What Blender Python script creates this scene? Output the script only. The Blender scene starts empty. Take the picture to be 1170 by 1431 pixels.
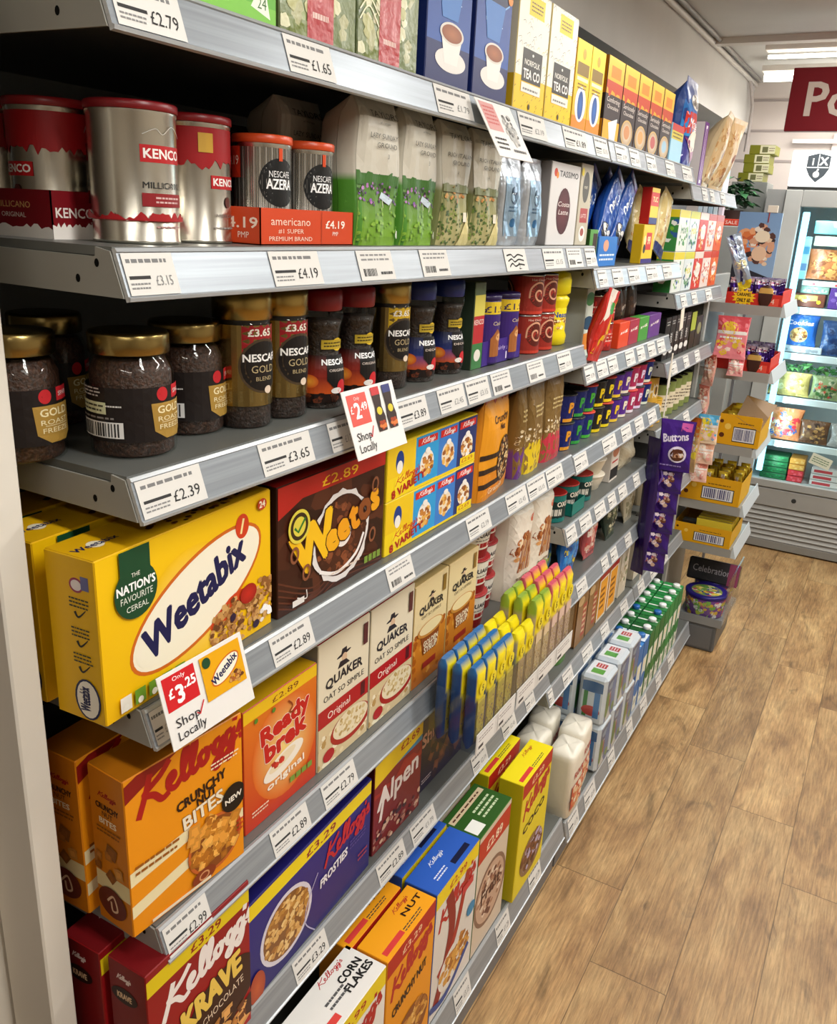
import bpy, math, random
from mathutils import Vector, Matrix
from mathutils.geometry import tessellate_polygon
random.seed(7)
PI = math.pi
SC = bpy.context.scene
COL = SC.collection

# ------------------------------------------------------------------ camera
EYE = 1.56
yaw, pitch, roll = math.radians(28.4), math.radians(-19.0), math.radians(3.0)
fw = Vector((-math.sin(yaw)*math.cos(pitch), math.cos(yaw)*math.cos(pitch), math.sin(pitch)))
rt = Vector((math.cos(yaw), math.sin(yaw), 0))
up = rt.cross(fw)
r2 = rt*math.cos(roll)+up*math.sin(roll)
u2 = -rt*math.sin(roll)+up*math.cos(roll)
cd = bpy.data.cameras.new('camera')
cam = bpy.data.objects.new('camera', cd); COL.objects.link(cam)
M = Matrix((r2, u2, -fw)).transposed().to_4x4(); M.translation = Vector((0, 0, EYE))
cam.matrix_world = M
cd.sensor_fit = 'VERTICAL'; cd.sensor_height = 36; cd.sensor_width = 36*1170/1431
cd.lens = 36*1190/1431
cd.clip_start = .02; cd.clip_end = 50
SC.camera = cam

# ------------------------------------------------------------------ world, lamps, exposure
w = bpy.data.worlds.new('world'); SC.world = w; w.use_nodes = True
w.node_tree.nodes['Background'].inputs[0].default_value = (.9, .95, 1, 1)
w.node_tree.nodes['Background'].inputs[1].default_value = .25
SC.view_settings.view_transform = 'Standard'; SC.view_settings.look = 'None'
SC.view_settings.exposure = 0.0; SC.view_settings.gamma = 1
SC.view_settings.use_curve_mapping = False

def area(name, loc, sx, sy, power, col=(1, .985, .95), rot=(0, 0, 0)):
    l = bpy.data.lights.new(name, 'AREA'); l.shape = 'RECTANGLE'; l.size = sx; l.size_y = sy
    l.energy = power; l.color = col
    o = bpy.data.objects.new(name, l); COL.objects.link(o); o.location = loc; o.rotation_euler = rot
    return o
for ly, p in ((-.9, 9), (.45, 25), (1.9, 32), (3.3, 32)):
    area('aisle_light', (.55, ly, 2.27), 1.3, .16, p)
area('aisle_light', (-.1, 4.3, 2.2), 1.2, .1, 14)
area('aisle_light', (-.1, 5.0, 2.24), 1.2, .1, 12)

# ------------------------------------------------------------------ colour and materials
def lin(c):
    if isinstance(c, str):
        c = c.lstrip('#'); c = tuple(int(c[i:i+2], 16) for i in (0, 2, 4))
    return tuple(((x/255)/12.92 if x/255 <= .04045 else ((x/255+.055)/1.055)**2.4) for x in c)

MATS = {}
def nmat(name):
    m = bpy.data.materials.new(name); m.use_nodes = True
    n = m.node_tree.nodes; l = m.node_tree.links
    b = n['Principled BSDF']; MATS[name] = m
    return m, n, l, b
def amat(name, rough, metal=0, coat=0, spec=.5, bump=0, bscale=60, trans=0, noise=None, stretch=None, emit=0):
    m, n, l, b = nmat(name)
    a = n.new('ShaderNodeAttribute'); a.attribute_name = 'Col'
    src = a.outputs['Color']
    if noise:
        sc, lo, hi = noise
        t = n.new('ShaderNodeTexCoord'); nz = n.new('ShaderNodeTexNoise'); nz.inputs['Scale'].default_value = sc; nz.inputs['Detail'].default_value = 4
        mp = n.new('ShaderNodeMapping'); l.new(t.outputs['Object'], mp.inputs['Vector'])
        if stretch: mp.inputs['Scale'].default_value = stretch
        l.new(mp.outputs['Vector'], nz.inputs['Vector'])
        r = n.new('ShaderNodeMapRange'); r.inputs[1].default_value = .3; r.inputs[2].default_value = .7; r.inputs[3].default_value = lo; r.inputs[4].default_value = hi
        l.new(nz.outputs['Fac'], r.inputs[0])
        mx = n.new('ShaderNodeVectorMath'); mx.operation = 'SCALE'; l.new(src, mx.inputs[0]); l.new(r.outputs[0], mx.inputs['Scale'])
        src = mx.outputs[0]
    l.new(src, b.inputs['Base Color'])
    b.inputs['Roughness'].default_value = rough; b.inputs['Metallic'].default_value = metal
    b.inputs['Coat Weight'].default_value = coat; b.inputs['Coat Roughness'].default_value = .06
    b.inputs['Specular IOR Level'].default_value = spec
    if trans: b.inputs['Transmission Weight'].default_value = trans
    if emit:
        l.new(a.outputs['Color'], b.inputs['Emission Color']); b.inputs['Emission Strength'].default_value = emit
    if bump:
        t = n.new('ShaderNodeTexCoord'); nz = n.new('ShaderNodeTexNoise'); nz.inputs['Scale'].default_value = bscale; nz.inputs['Detail'].default_value = 3
        mp = n.new('ShaderNodeMapping'); l.new(t.outputs['Object'], mp.inputs['Vector'])
        if stretch: mp.inputs['Scale'].default_value = stretch
        l.new(mp.outputs['Vector'], nz.inputs['Vector'])
        bp = n.new('ShaderNodeBump'); bp.inputs['Strength'].default_value = bump; bp.inputs['Distance'].default_value = .004
        l.new(nz.outputs['Fac'], bp.inputs['Height']); l.new(bp.outputs['Normal'], b.inputs['Normal'])
    return m
amat('card', .42, spec=.35)
amat('paper', .75, spec=.2)
amat('paint', .5, spec=.4)
amat('matt', .9, spec=.1)
amat('gloss', .28, spec=.5, bump=.5, bscale=45)
amat('pouch', .38, spec=.5, bump=.35, bscale=28)
amat('foil', .3, metal=.75, bump=.7, bscale=40)
amat('tin', .26, metal=1.0)
amat('plastic', .35, spec=.5)
amat('shelfmetal', .38, metal=.25, spec=.5)
amat('strip', .36, metal=.35, spec=.3, noise=(8, .85, 1.12), stretch=(1, .4, 22))
amat('granules', .55, coat=.15, noise=(320, .3, 1.9), bump=.8, bscale=260)
amat('granular', .6, noise=(260, .55, 1.5), bump=.5, bscale=200)
amat('lamp', .5, emit=9)
amat('backlit', .5, emit=1.0)
amat('leaf', .4)
amat('plaster', .8, noise=(3, .93, 1.05), bump=.12, bscale=14)
amat('greypanel', .45, spec=.4, noise=(6, .94, 1.05))

def clearmat(name, tint, refl=1.0, rough=.03):
    m, n, l, b = nmat(name); n.remove(b)
    t = n.new('ShaderNodeBsdfTransparent'); t.inputs[0].default_value = (*tint, 1)
    g = n.new('ShaderNodeBsdfGlossy'); g.inputs['Roughness'].default_value = rough
    f = n.new('ShaderNodeLayerWeight'); f.inputs['Blend'].default_value = .5
    pw = n.new('ShaderNodeMath'); pw.operation = 'POWER'; pw.inputs[1].default_value = 4.0; l.new(f.outputs['Facing'], pw.inputs[0])
    mu = n.new('ShaderNodeMath'); mu.operation = 'MULTIPLY_ADD'; mu.inputs[1].default_value = .45*refl; mu.inputs[2].default_value = .035*refl; l.new(pw.outputs[0], mu.inputs[0])
    x = n.new('ShaderNodeMixShader'); l.new(mu.outputs[0], x.inputs[0]); l.new(t.outputs[0], x.inputs[1]); l.new(g.outputs[0], x.inputs[2])
    l.new(x.outputs[0], n['Material Output'].inputs[0])
    return m
clearmat('glass', (.95, .97, .96))
clearmat('doorglass', (.93, .97, .97), .8)
clearmat('clearplastic', (.93, .95, .96), 1.2, .08)
clearmat('film', (.93, .95, .97), 1.5, .12)

def floor_material():
    m, n, l, b = nmat('vinyl_planks')
    t = n.new('ShaderNodeTexCoord'); s = n.new('ShaderNodeSeparateXYZ'); l.new(t.outputs['Object'], s.inputs[0])
    def M_(op, a, b_=None, c=None):
        k = n.new('ShaderNodeMath'); k.operation = op
        for i, q in enumerate((a, b_, c)):
            if q is None: continue
            if isinstance(q, (int, float)): k.inputs[i].default_value = q
            else: l.new(q, k.inputs[i])
        return k.outputs[0]
    xs = M_('DIVIDE', M_('SUBTRACT', s.outputs[0], .02), .172)
    ix = M_('FLOOR', xs)
    ys = M_('SUBTRACT', M_('SUBTRACT', s.outputs[1], .02), M_('MULTIPLY', ix, -.25))
    iy = M_('FLOOR', ys)
    fx = M_('SUBTRACT', xs, ix); fy = M_('SUBTRACT', ys, iy)
    ex = M_('MULTIPLY', M_('MINIMUM', fx, M_('SUBTRACT', 1.0, fx)), .172)
    ey = M_('MINIMUM', fy, M_('SUBTRACT', 1.0, fy))
    e = M_('MINIMUM', ex, ey)
    gap = n.new('ShaderNodeMapRange'); gap.inputs[1].default_value = .0005; gap.inputs[2].default_value = .0018; gap.inputs[3].default_value = .45; gap.inputs[4].default_value = 1; l.new(e, gap.inputs[0])
    cv = n.new('ShaderNodeCombineXYZ'); l.new(ix, cv.inputs[0]); l.new(iy, cv.inputs[1])
    wn = n.new('ShaderNodeTexWhiteNoise'); wn.noise_dimensions = '2D'; l.new(cv.outputs[0], wn.inputs['Vector'])
    # grain coordinates: stretched along the plank, shifted per plank
    gv = n.new('ShaderNodeCombineXYZ'); l.new(M_('MULTIPLY', s.outputs[0], 8.0), gv.inputs[0]); l.new(M_('ADD', M_('MULTIPLY', s.outputs[1], 2.6), M_('MULTIPLY', wn.outputs[0], 37.0)), gv.inputs[1]); l.new(M_('MULTIPLY', wn.outputs[0], 11.0), gv.inputs[2])
    n1 = n.new('ShaderNodeTexNoise'); n1.inputs['Scale'].default_value = 1.3; n1.inputs['Detail'].default_value = 8; n1.inputs['Roughness'].default_value = .62; n1.inputs['Distortion'].default_value = .5; l.new(gv.outputs[0], n1.inputs['Vector'])
    gv2 = n.new('ShaderNodeCombineXYZ'); l.new(M_('MULTIPLY', s.outputs[0], 85.0), gv2.inputs[0]); l.new(M_('ADD', M_('MULTIPLY', s.outputs[1], 5.0), M_('MULTIPLY', wn.outputs[0], 37.0)), gv2.inputs[1])
    n2 = n.new('ShaderNodeTexNoise'); n2.inputs['Scale'].default_value = 2.2; n2.inputs['Detail'].default_value = 6; n2.inputs['Roughness'].default_value = .7; l.new(gv2.outputs[0], n2.inputs['Vector'])
    cr = n.new('ShaderNodeValToRGB'); l.new(n1.outputs['Fac'], cr.inputs[0])
    el = cr.color_ramp.elements
    el[0].position = .3; el[0].color = (*lin('#866340'), 1); el[1].position = .72; el[1].color = (*lin('#caa774'), 1)
    q = el.new(.5); q.color = (*lin('#ad885a'), 1)
    fine = n.new('ShaderNodeMapRange'); fine.inputs[1].default_value = .38; fine.inputs[2].default_value = .62; fine.inputs[3].default_value = .66; fine.inputs[4].default_value = 1.14; l.new(n2.outputs['Fac'], fine.inputs[0])
    # dark knots
    n3 = n.new('ShaderNodeTexNoise'); n3.inputs['Scale'].default_value = 4.5; n3.inputs['Detail'].default_value = 5; n3.inputs['Distortion'].default_value = 1.6
    gv3 = n.new('ShaderNodeCombineXYZ'); l.new(M_('MULTIPLY', s.outputs[0], 2.2), gv3.inputs[0]); l.new(M_('MULTIPLY', s.outputs[1], .8), gv3.inputs[1]); l.new(M_('MULTIPLY', wn.outputs[0], 50.0), gv3.inputs[2]); l.new(gv3.outputs[0], n3.inputs['Vector'])
    kn = n.new('ShaderNodeMapRange'); kn.inputs[1].default_value = .60; kn.inputs[2].default_value = .74; kn.inputs[3].default_value = 1; kn.inputs[4].default_value = .5; l.new(n3.outputs['Fac'], kn.inputs[0])
    tone = n.new('ShaderNodeMapRange'); tone.inputs[3].default_value = .84; tone.inputs[4].default_value = 1.1; l.new(wn.outputs[0], tone.inputs[0])
    f = M_('MULTIPLY', M_('MULTIPLY', fine.outputs[0], kn.outputs[0]), M_('MULTIPLY', gap.outputs[0], tone.outputs[0]))
    vm = n.new('ShaderNodeVectorMath'); vm.operation = 'SCALE'; l.new(cr.outputs[0], vm.inputs[0]); l.new(f, vm.inputs['Scale'])
    l.new(vm.outputs[0], b.inputs['Base Color']); b.inputs['Roughness'].default_value = .42; b.inputs['Specular IOR Level'].default_value = .35
    bp = n.new('ShaderNodeBump'); bp.inputs['Strength'].default_value = .25; bp.inputs['Distance'].default_value = .002; l.new(f, bp.inputs['Height']); l.new(bp.outputs[0], b.inputs['Normal'])
    return m
floor_material()

# ------------------------------------------------------------------ mesh builder
class MB:
    def __init__(s): s.v = []; s.f = []; s.m = []; s.c = []; s.s = []
    def face(s, pts, mat, col, smooth=False):
        i = len(s.v); s.v.extend([tuple(p) for p in pts]); k = len(pts)
        s.f.append(tuple(range(i, i+k))); s.m.append(mat); s.s.append(smooth)
        s.c.append([lin(col)]*k if (isinstance(col, str) or isinstance(col[0], (int, float))) else list(col))
    def box(s, x0, x1, y0, y1, z0, z1, mat, col, skip=''):
        c = lin(col) if isinstance(col, str) else col
        P = [(x, y, z) for x in (x0, x1) for y in (y0, y1) for z in (z0, z1)]
        F = {'-x': (0, 1, 3, 2), '+x': (4, 6, 7, 5), '-y': (0, 4, 5, 1), '+y': (2, 3, 7, 6), '-z': (0, 2, 6, 4), '+z': (1, 5, 7, 3)}
        for k, q in F.items():
            if k in skip: continue
            s.face([P[i] for i in q], mat, [c]*4)
    def rbox(s, x0, x1, y0, y1, z0, z1, mat, col, r=.001):
        """box with chamfered edges; col may be a dict by face key"""
        def cc(k): return lin(col[k] if isinstance(col, dict) and k in col else (col['*'] if isinstance(col, dict) else col))
        X = (x0, x1); Y = (y0, y1); Z = (z0, z1)
        def p(ix, iy, iz, ax):
            q = [X[ix], Y[iy], Z[iz]]
            for a in range(3):
                if a != ax: q[a] += r if (ix, iy, iz)[a] == 0 else -r
            return tuple(q)
        for ax in range(3):
            for sd in (0, 1):
                o = [(0, 0), (1, 0), (1, 1), (0, 1)]
                pts = []
                for a, b_ in o:
                    t = [0, 0, 0]; t[ax] = sd; t[(ax+1) % 3] = a; t[(ax+2) % 3] = b_
                    pts.append(p(*t, ax))
                if sd == 0: pts.reverse()
                s.face(pts, mat, [cc(('-' if sd == 0 else '+')+'xyz'[ax])]*4)
        e = cc('*')
        for ax in range(3):
            b1, b2 = (ax+1) % 3, (ax+2) % 3
            for i in (0, 1):
                for j in (0, 1):
                    def t(k): q = [0, 0, 0]; q[ax] = k; q[b1] = i; q[b2] = j; return q
                    pts = [p(*t(0), b1), p(*t(1), b1), p(*t(1), b2), p(*t(0), b2)]
                    if (i == j): pts.reverse()
                    s.face(pts, mat, [e]*4)
        for i in (0, 1):
            for j in (0, 1):
                for k in (0, 1):
                    pts = [p(i, j, k, 0), p(i, j, k, 1), p(i, j, k, 2)]
                    if (i+j+k) % 2 == 0: pts.reverse()
                    s.face(pts, mat, [e]*3)
    def grid(s, fn, nu, nv, mat, col, smooth=True, wrapu=False, flip=False, colfn=None):
        i0 = len(s.v)
        for j in range(nv+1):
            for i in range(nu if wrapu else nu+1):
                s.v.append(tuple(fn(i/nu, j/nv)))
        W = nu if wrapu else nu+1
        c0 = lin(col) if isinstance(col, str) else col
        for j in range(nv):
            for i in range(nu):
                a = i0+j*W+i; b = i0+j*W+(i+1) % W; c = i0+(j+1)*W+(i+1) % W; d = i0+(j+1)*W+i
                q = (a, b, c, d); uv = ((i, j), (i+1, j), (i+1, j+1), (i, j+1))
                if flip: q = q[::-1]; uv = uv[::-1]
                s.f.append(q); s.m.append(mat); s.s.append(smooth)
                s.c.append([lin(colfn(x/nu, y/nv)) for x, y in uv] if colfn else [c0]*4)
    def lathe(s, prof, n, mat, col, smooth=True, cap=True, colfn=None, squash=None):
        """prof: list of (r, z) bottom to top"""
        k = len(prof)-1
        def fn(u, v):
            r, z = prof[min(k, int(round(v*k)))]; a = u*2*PI
            if squash:
                e = 2/squash; ca, sa = math.cos(a), math.sin(a)
                return (r*abs(ca)**e*(1 if ca > 0 else -1), r*abs(sa)**e*(1 if sa > 0 else -1), z)
            return (r*math.cos(a), r*math.sin(a), z)
        s.grid(fn, n, k, mat, col, smooth, wrapu=True, colfn=colfn)
        if cap:
            c0 = lin(col) if isinstance(col, str) else col
            for r, z, fl in ((prof[0][0], prof[0][1], True), (prof[-1][0], prof[-1][1], False)):
                if r < 1e-5: continue
                pts = [fn(i/n, 0 if fl else 1) for i in range(n)]
                if fl: pts.reverse()
                s.face(pts, mat, [c0]*n)
    def tube(s, pts, r, mat, col, n=8):
        pts = [Vector(p) for p in pts]
        def frame(i):
            t = (pts[min(i+1, len(pts)-1)]-pts[max(i-1, 0)]).normalized()
            a = t.cross(Vector((0, 0, 1)))
            if a.length < .05: a = t.cross(Vector((1, 0, 0)))
            a.normalize(); return a, t.cross(a)
        k = len(pts)-1
        def fn(u, v):
            i = int(round(v*k)); a, b = frame(i); q = u*2*PI
            return pts[i]+a*math.cos(q)*r+b*math.sin(q)*r
        s.grid(fn, n, k, mat, col, True, wrapu=True)
    def build(s, name, parent=None):
        me = bpy.data.meshes.new(name); me.from_pydata(s.v, [], s.f)
        names = []; idx = []
        for k in s.m:
            if k not in names: names.append(k)
            idx.append(names.index(k))
        for k in names: me.materials.append(MATS[k])
        me.polygons.foreach_set('material_index', idx)
        me.polygons.foreach_set('use_smooth', s.s)
        ca = me.color_attributes.new('Col', 'FLOAT_COLOR', 'CORNER')
        flat = []
        for cl in s.c:
            for c in cl: flat.extend((c[0], c[1], c[2], 1))
        ca.data.foreach_set('color', flat)
        me.update()
        o = bpy.data.objects.new(name, me); COL.objects.link(o)
        if parent: o.parent = parent
        return o

# ------------------------------------------------------------------ lettering and printed artwork
_TC = {}
def text_mesh(s, bold=0.0, shear=0.0):
    k = (s, bold, shear)
    if k in _TC: return _TC[k]
    c = bpy.data.curves.new('lettering', 'FONT'); c.body = s; c.size = 1; c.offset = bold; c.shear = 0; c.resolution_u = 2
    c.dimensions = '2D'; c.fill_mode = 'BOTH'
    o = bpy.data.objects.new('lettering', c)
    me = o.to_mesh()
    v = [(p.co.x+p.co.y*shear, p.co.y) for p in me.vertices]
    f = [tuple(p.vertices) for p in me.polygons]
    o.to_mesh_clear(); bpy.data.objects.remove(o); bpy.data.curves.remove(c)
    if not v: v = [(0, 0)]; f = []
    CH = .69
    x0 = min(p[0] for p in v); x1 = max(p[0] for p in v)
    v = [((x-x0)/CH, y/CH) for x, y in v]
    _TC[k] = (v, f, (x1-x0)/CH); return _TC[k]

def catmull(P, k=6, closed=False):
    n = len(P); out = []
    rng = range(n) if closed else range(n-1)
    for i in rng:
        a = P[(i-1) % n] if closed or i > 0 else P[i]; b = P[i]; c = P[(i+1) % n]; d = P[(i+2) % n] if closed or i+2 < n else P[i+1]
        for j in range(k):
            t = j/k
            out.append(tuple(.5*((2*b[q])+(-a[q]+c[q])*t+(2*a[q]-5*b[q]+4*c[q]-d[q])*t*t+(-a[q]+3*b[q]-3*c[q]+d[q])*t**3) for q in (0, 1)))
    if not closed: out.append(tuple(P[-1][:2]))
    return out

class Art:
    def __init__(s, mb, fn, w, h, mat='card', off=.0002, step=.00008, maxl=None, cu=True):
        s.cu = cu
        s.mb = mb; s.fn = fn; s.w = w; s.h = h; s.mat = mat; s.o = off; s.st = step; s.L = maxl
    def sub(s, u0, v0, u1, v1):
        f = s.fn; a = Art(s.mb, lambda u, v, o: f(u0+u*(u1-u0), v0+v*(v1-v0), o), s.w*(u1-u0), s.h*(v1-v0), s.mat, s.o, s.st, s.L)
        return a
    def clip(s, P, C):
        for ax, lim, sg in ((1, 0, 1), (1, s.h, -1), (0, 0, 1), (0, s.w, -1)):
            if ax == 0 and not s.cu: continue
            d = [(p[ax]-lim)*sg for p in P]
            if not d or min(d) >= -1e-9: continue
            Q = []; D = []
            for i in range(len(P)):
                j = (i+1) % len(P)
                if d[i] >= 0: Q.append(P[i]); D.append(C[i])
                if (d[i] >= 0) != (d[j] >= 0):
                    t = d[i]/(d[i]-d[j]); Q.append((P[i][0]+t*(P[j][0]-P[i][0]), P[i][1]+t*(P[j][1]-P[i][1]))); D.append(tuple(x+t*(y-x) for x, y in zip(C[i], C[j])))
            P, C = Q, D
        return P, C
    def emit(s, pts, faces, cols, mat=None):
        """pts metric 2D; cols single linear rgb or list per point"""
        s.o += s.st
        multi = isinstance(cols, list)
        mat = mat or s.mat
        for f in faces:
            P = [pts[i] for i in f]; C = [cols[i] for i in f] if multi else [cols]*len(f)
            P, C = s.clip(P, C)
            if len(P) < 3: continue
            if s.L:
                if len(P) == 4: tr = [((P[0], C[0]), (P[1], C[1]), (P[2], C[2])), ((P[0], C[0]), (P[2], C[2]), (P[3], C[3]))]
                else: tr = [((P[0], C[0]), (P[i], C[i]), (P[i+1], C[i+1])) for i in range(1, len(P)-1)]
                while tr:
                    t = tr.pop()
                    ls = [math.dist(t[i][0], t[(i+1) % 3][0]) for i in range(3)]
                    m = max(ls)
                    if m > s.L:
                        i = ls.index(m); a, b, c = t[i], t[(i+1) % 3], t[(i+2) % 3]
                        mid = (((a[0][0]+b[0][0])/2, (a[0][1]+b[0][1])/2), tuple((x+y)/2 for x, y in zip(a[1], b[1])))
                        tr.append((a, mid, c)); tr.append((mid, b, c))
                    else:
                        s.mb.face([s.fn(p[0]/s.w, p[1]/s.h, s.o) for p, _ in t], mat, [c for _, c in t])
            else:
                s.mb.face([s.fn(p[0]/s.w, p[1]/s.h, s.o) for p in P], mat, C)
    def rect(s, u0, v0, u1, v1, col, mat=None, col2=None):
        W, H = s.w, s.h; p = [(u0*W, v0*H), (u1*W, v0*H), (u1*W, v1*H), (u0*W, v1*H)]
        if col2: a, b = lin(col), lin(col2); s.emit(p, [(0, 1, 2, 3)], [a, a, b, b], mat)
        else: s.emit(p, [(0, 1, 2, 3)], lin(col), mat)
    def poly(s, uv, col, mat=None):
        p = [(u*s.w, v*s.h) for u, v in uv]
        t = tessellate_polygon([[Vector((x, y, 0)) for x, y in p]])
        fs = []
        for a, b, c in t:
            ar = (p[b][0]-p[a][0])*(p[c][1]-p[a][1])-(p[c][0]-p[a][0])*(p[b][1]-p[a][1])
            fs.append((a, b, c) if ar > 0 else (c, b, a))
        s.emit(p, fs, lin(col), mat)
    def ell(s, u, v, ru, rv, col, rim=None, n=28, rot=0, mat=None, a0=0, a1=360):
        """radii as fractions of panel height; rim: colour at the rim (gradient)"""
        cx, cy = u*s.w, v*s.h; R = math.radians(rot); p = [(cx, cy)]
        full = (a1-a0) >= 360
        for i in range(n if full else n+1):
            t = math.radians(a0+(a1-a0)*i/n); x, y = ru*s.h*math.cos(t), rv*s.h*math.sin(t)
            p.append((cx+x*math.cos(R)-y*math.sin(R), cy+x*math.sin(R)+y*math.cos(R)))
        f = [(0, i+1, (i+1) % n+1 if full else i+2) for i in range(n)]
        c = [lin(col)]+[lin(rim)]*(len(p)-1) if rim else lin(col)
        s.emit(p, f, c, mat)
    def ring(s, u, v, ru, rv, wd, col, n=32, rot=0, a0=0, a1=360):
        cx, cy = u*s.w, v*s.h; R = math.radians(rot); p = []
        for i in range(n+1):
            t = math.radians(a0+(a1-a0)*i/n)
            for k in (0, wd):
                x, y = (ru+k)*s.h*math.cos(t), (rv+k)*s.h*math.sin(t)
                p.append((cx+x*math.cos(R)-y*math.sin(R), cy+x*math.sin(R)+y*math.cos(R)))
        s.emit(p, [(2*i, 2*i+1, 2*i+3, 2*i+2) for i in range(n)], lin(col))
    def stroke(s, uv, wd, col, smooth=True, closed=False, taper=False):
        """wd fraction of panel height"""
        P = [(u*s.w, v*s.h) for u, v in uv]
        if smooth and len(P) > 2: P = catmull(P, 6, closed)
        elif closed: P = P+[P[0]]
        if closed and smooth: P = P+[P[0]]
        n = len(P); q = []
        for i, (x, y) in enumerate(P):
            a = P[max(i-1, 0)]; b = P[min(i+1, n-1)]; dx, dy = b[0]-a[0], b[1]-a[1]; L = math.hypot(dx, dy) or 1
            hw = wd*s.h/2*((1-.75*i/(n-1)) if taper else 1)
            q += [(x+dy/L*hw, y-dx/L*hw), (x-dy/L*hw, y+dx/L*hw)]
        o0 = s.o; st = s.st; s.st = st/(2*n)
        for i in range(n-1): s.emit([q[2*i], q[2*i+2], q[2*i+3], q[2*i+1]], [(0, 1, 2, 3)], lin(col))
        s.st = st; s.o = o0+st
    def text(s, t, u, v, size, col, align='C', rot=0, fit=None, shear=0, bold=.0, sx=1, bend=0):
        """size: cap height as a fraction of panel height; fit: wanted width as a fraction of panel width"""
        if not t: return
        V, F, wd = text_mesh(t, 0, shear)
        k = size*s.h; kx = k*sx
        if fit: kx = fit*s.w/max(wd, 1e-6)
        ox = {'C': -wd/2, 'L': 0, 'R': -wd}[align]
        R = math.radians(rot); cx, cy = u*s.w, v*s.h; p = []
        for x, y in V:
            x = (x+ox)*kx; y = y*k + bend*s.h*(1-(2*x/(wd*kx))**2 if align == 'C' else 0)
            p.append((cx+x*math.cos(R)-y*math.sin(R), cy+x*math.sin(R)+y*math.cos(R)))
        if bold < .012: s.emit(p, F, lin(col)); return
        e = bold*1.35*k; o0 = s.o; st = s.st; s.st = st/6
        for a, b in (((1, .8), (-1, .8), (1, -.8), (-1, -.8)) if bold < .04 else ((1, 0), (.7, .7), (0, 1), (-.7, .7), (-1, 0), (-.7, -.7), (0, -1), (.7, -.7), (0, 0))): s.emit([(x+a*e, y+b*e) for x, y in p], F, lin(col))
        s.st = st; s.o = o0+st*1.5
    def otext(s, t, u, v, size, col, edge, ew=.02, **k):
        b = k.pop('bold', 0)
        s.text(t, u, v, size, edge, bold=b+ew, **k); s.text(t, u, v, size, col, bold=b, **k)
    def food(s, u, v, ru, rv, n, size, cols, rot=0, ring=False, seed=1, sq=False):
        rd = random.Random(seed); R = math.radians(rot)
        for _ in range(n):
            t = rd.random()*2*PI; r = math.sqrt(rd.random())
            x, y = ru*r*math.cos(t), rv*r*math.sin(t)
            x, y = x*math.cos(R)-y*math.sin(R), x*math.sin(R)+y*math.cos(R)
            z = size*(.7+.6*rd.random()); c = rd.choice(cols); cu, cv = u*s.w+x*s.h, v*s.h+y*s.h; k = 4 if sq else rd.randint(5, 7); a0 = rd.random()*6
            p = [(cu+z*s.h*math.cos(a0+i*2*PI/k)*(1 if sq else .8+.4*rd.random()), cv+z*s.h*math.sin(a0+i*2*PI/k)*(1 if sq else .6+.4*rd.random())) for i in range(k)]
            s.emit(p, [tuple(range(k))], lin(c))
            if sq or ring:
                p2 = [((x_-cu)*.55+cu, (y_-cv)*.55+cv) for x_, y_ in p]
                d = lin(c); s.emit(p2, [tuple(range(k))], tuple(q*(.55 if ring else 1.25) for q in d))
            s.o -= s.st*(2 if (sq or ring) else 1)-s.st*.02
        s.o += s.st*3
    def lines(s, u0, v0, u1, v1, n, col, frac=.45, ragged=.3, seed=3):
        rd = random.Random(seed); dv = (v1-v0)/n
        for i in range(n):
            s.rect(u0, v0+i*dv+dv*.3, u1-(u1-u0)*ragged*rd.random(), v0+i*dv+dv*(.3+frac), col); s.o -= s.st
        s.o += s.st
    def words(s, u0, v0, u1, v1, n, col, seed=3):
        """small print as broken dashes"""
        rd = random.Random(seed); dv = (v1-v0)/n
        for i in range(n):
            u = u0
            while u < u1-(u1-u0)*.1:
                k = (u1-u0)*(.06+.14*rd.random()); s.rect(u, v0+i*dv+dv*.3, min(u+k, u1), v0+i*dv+dv*.72, col); u += k+(u1-u0)*.03; s.o -= s.st
        s.o += s.st
    def bars(s, u0, v0, u1, v1, bg='#ffffff', fg='#1a1a1a', n=16, seed=5):
        if bg: s.rect(u0, v0, u1, v1, bg)
        rd = random.Random(seed); u = u0+(u1-u0)*.05; W = (u1-u0)*.9/n
        for i in range(n):
            s.rect(u, v0+(v1-v0)*.08, u+W*(.25+.5*rd.random()), v1-(v1-v0)*.08, fg); u += W; s.o -= s.st
        s.o += s.st
    def zig(s, v, amp, col, n=24, seed=2, down=True, v2=None):
        """ragged mountain band from a jagged line to v2"""
        rd = random.Random(seed); v2 = v2 if v2 is not None else (1 if down else 0)
        top = [(i/n, v+amp*(rd.random()-.5)*2) for i in range(n+1)]
        P = [(u*s.w, y*s.h) for u, y in top]+[(u*s.w, v2*s.h) for u, _ in top]
        m = n+1
        fs = [(i, i+1, m+i+1, m+i) for i in range(n)]
        if v2 < v: fs = [f[::-1] for f in fs]
        s.emit(P, fs, lin(col))
    def seal(s, u, v, r, bg, fg, t=None, n=24):
        s.ell(u, v, r, r, bg, n=n)
        if t: s.text(t, u, v-r*.35, r*.7, fg, fit=None, bold=.02)

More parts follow.
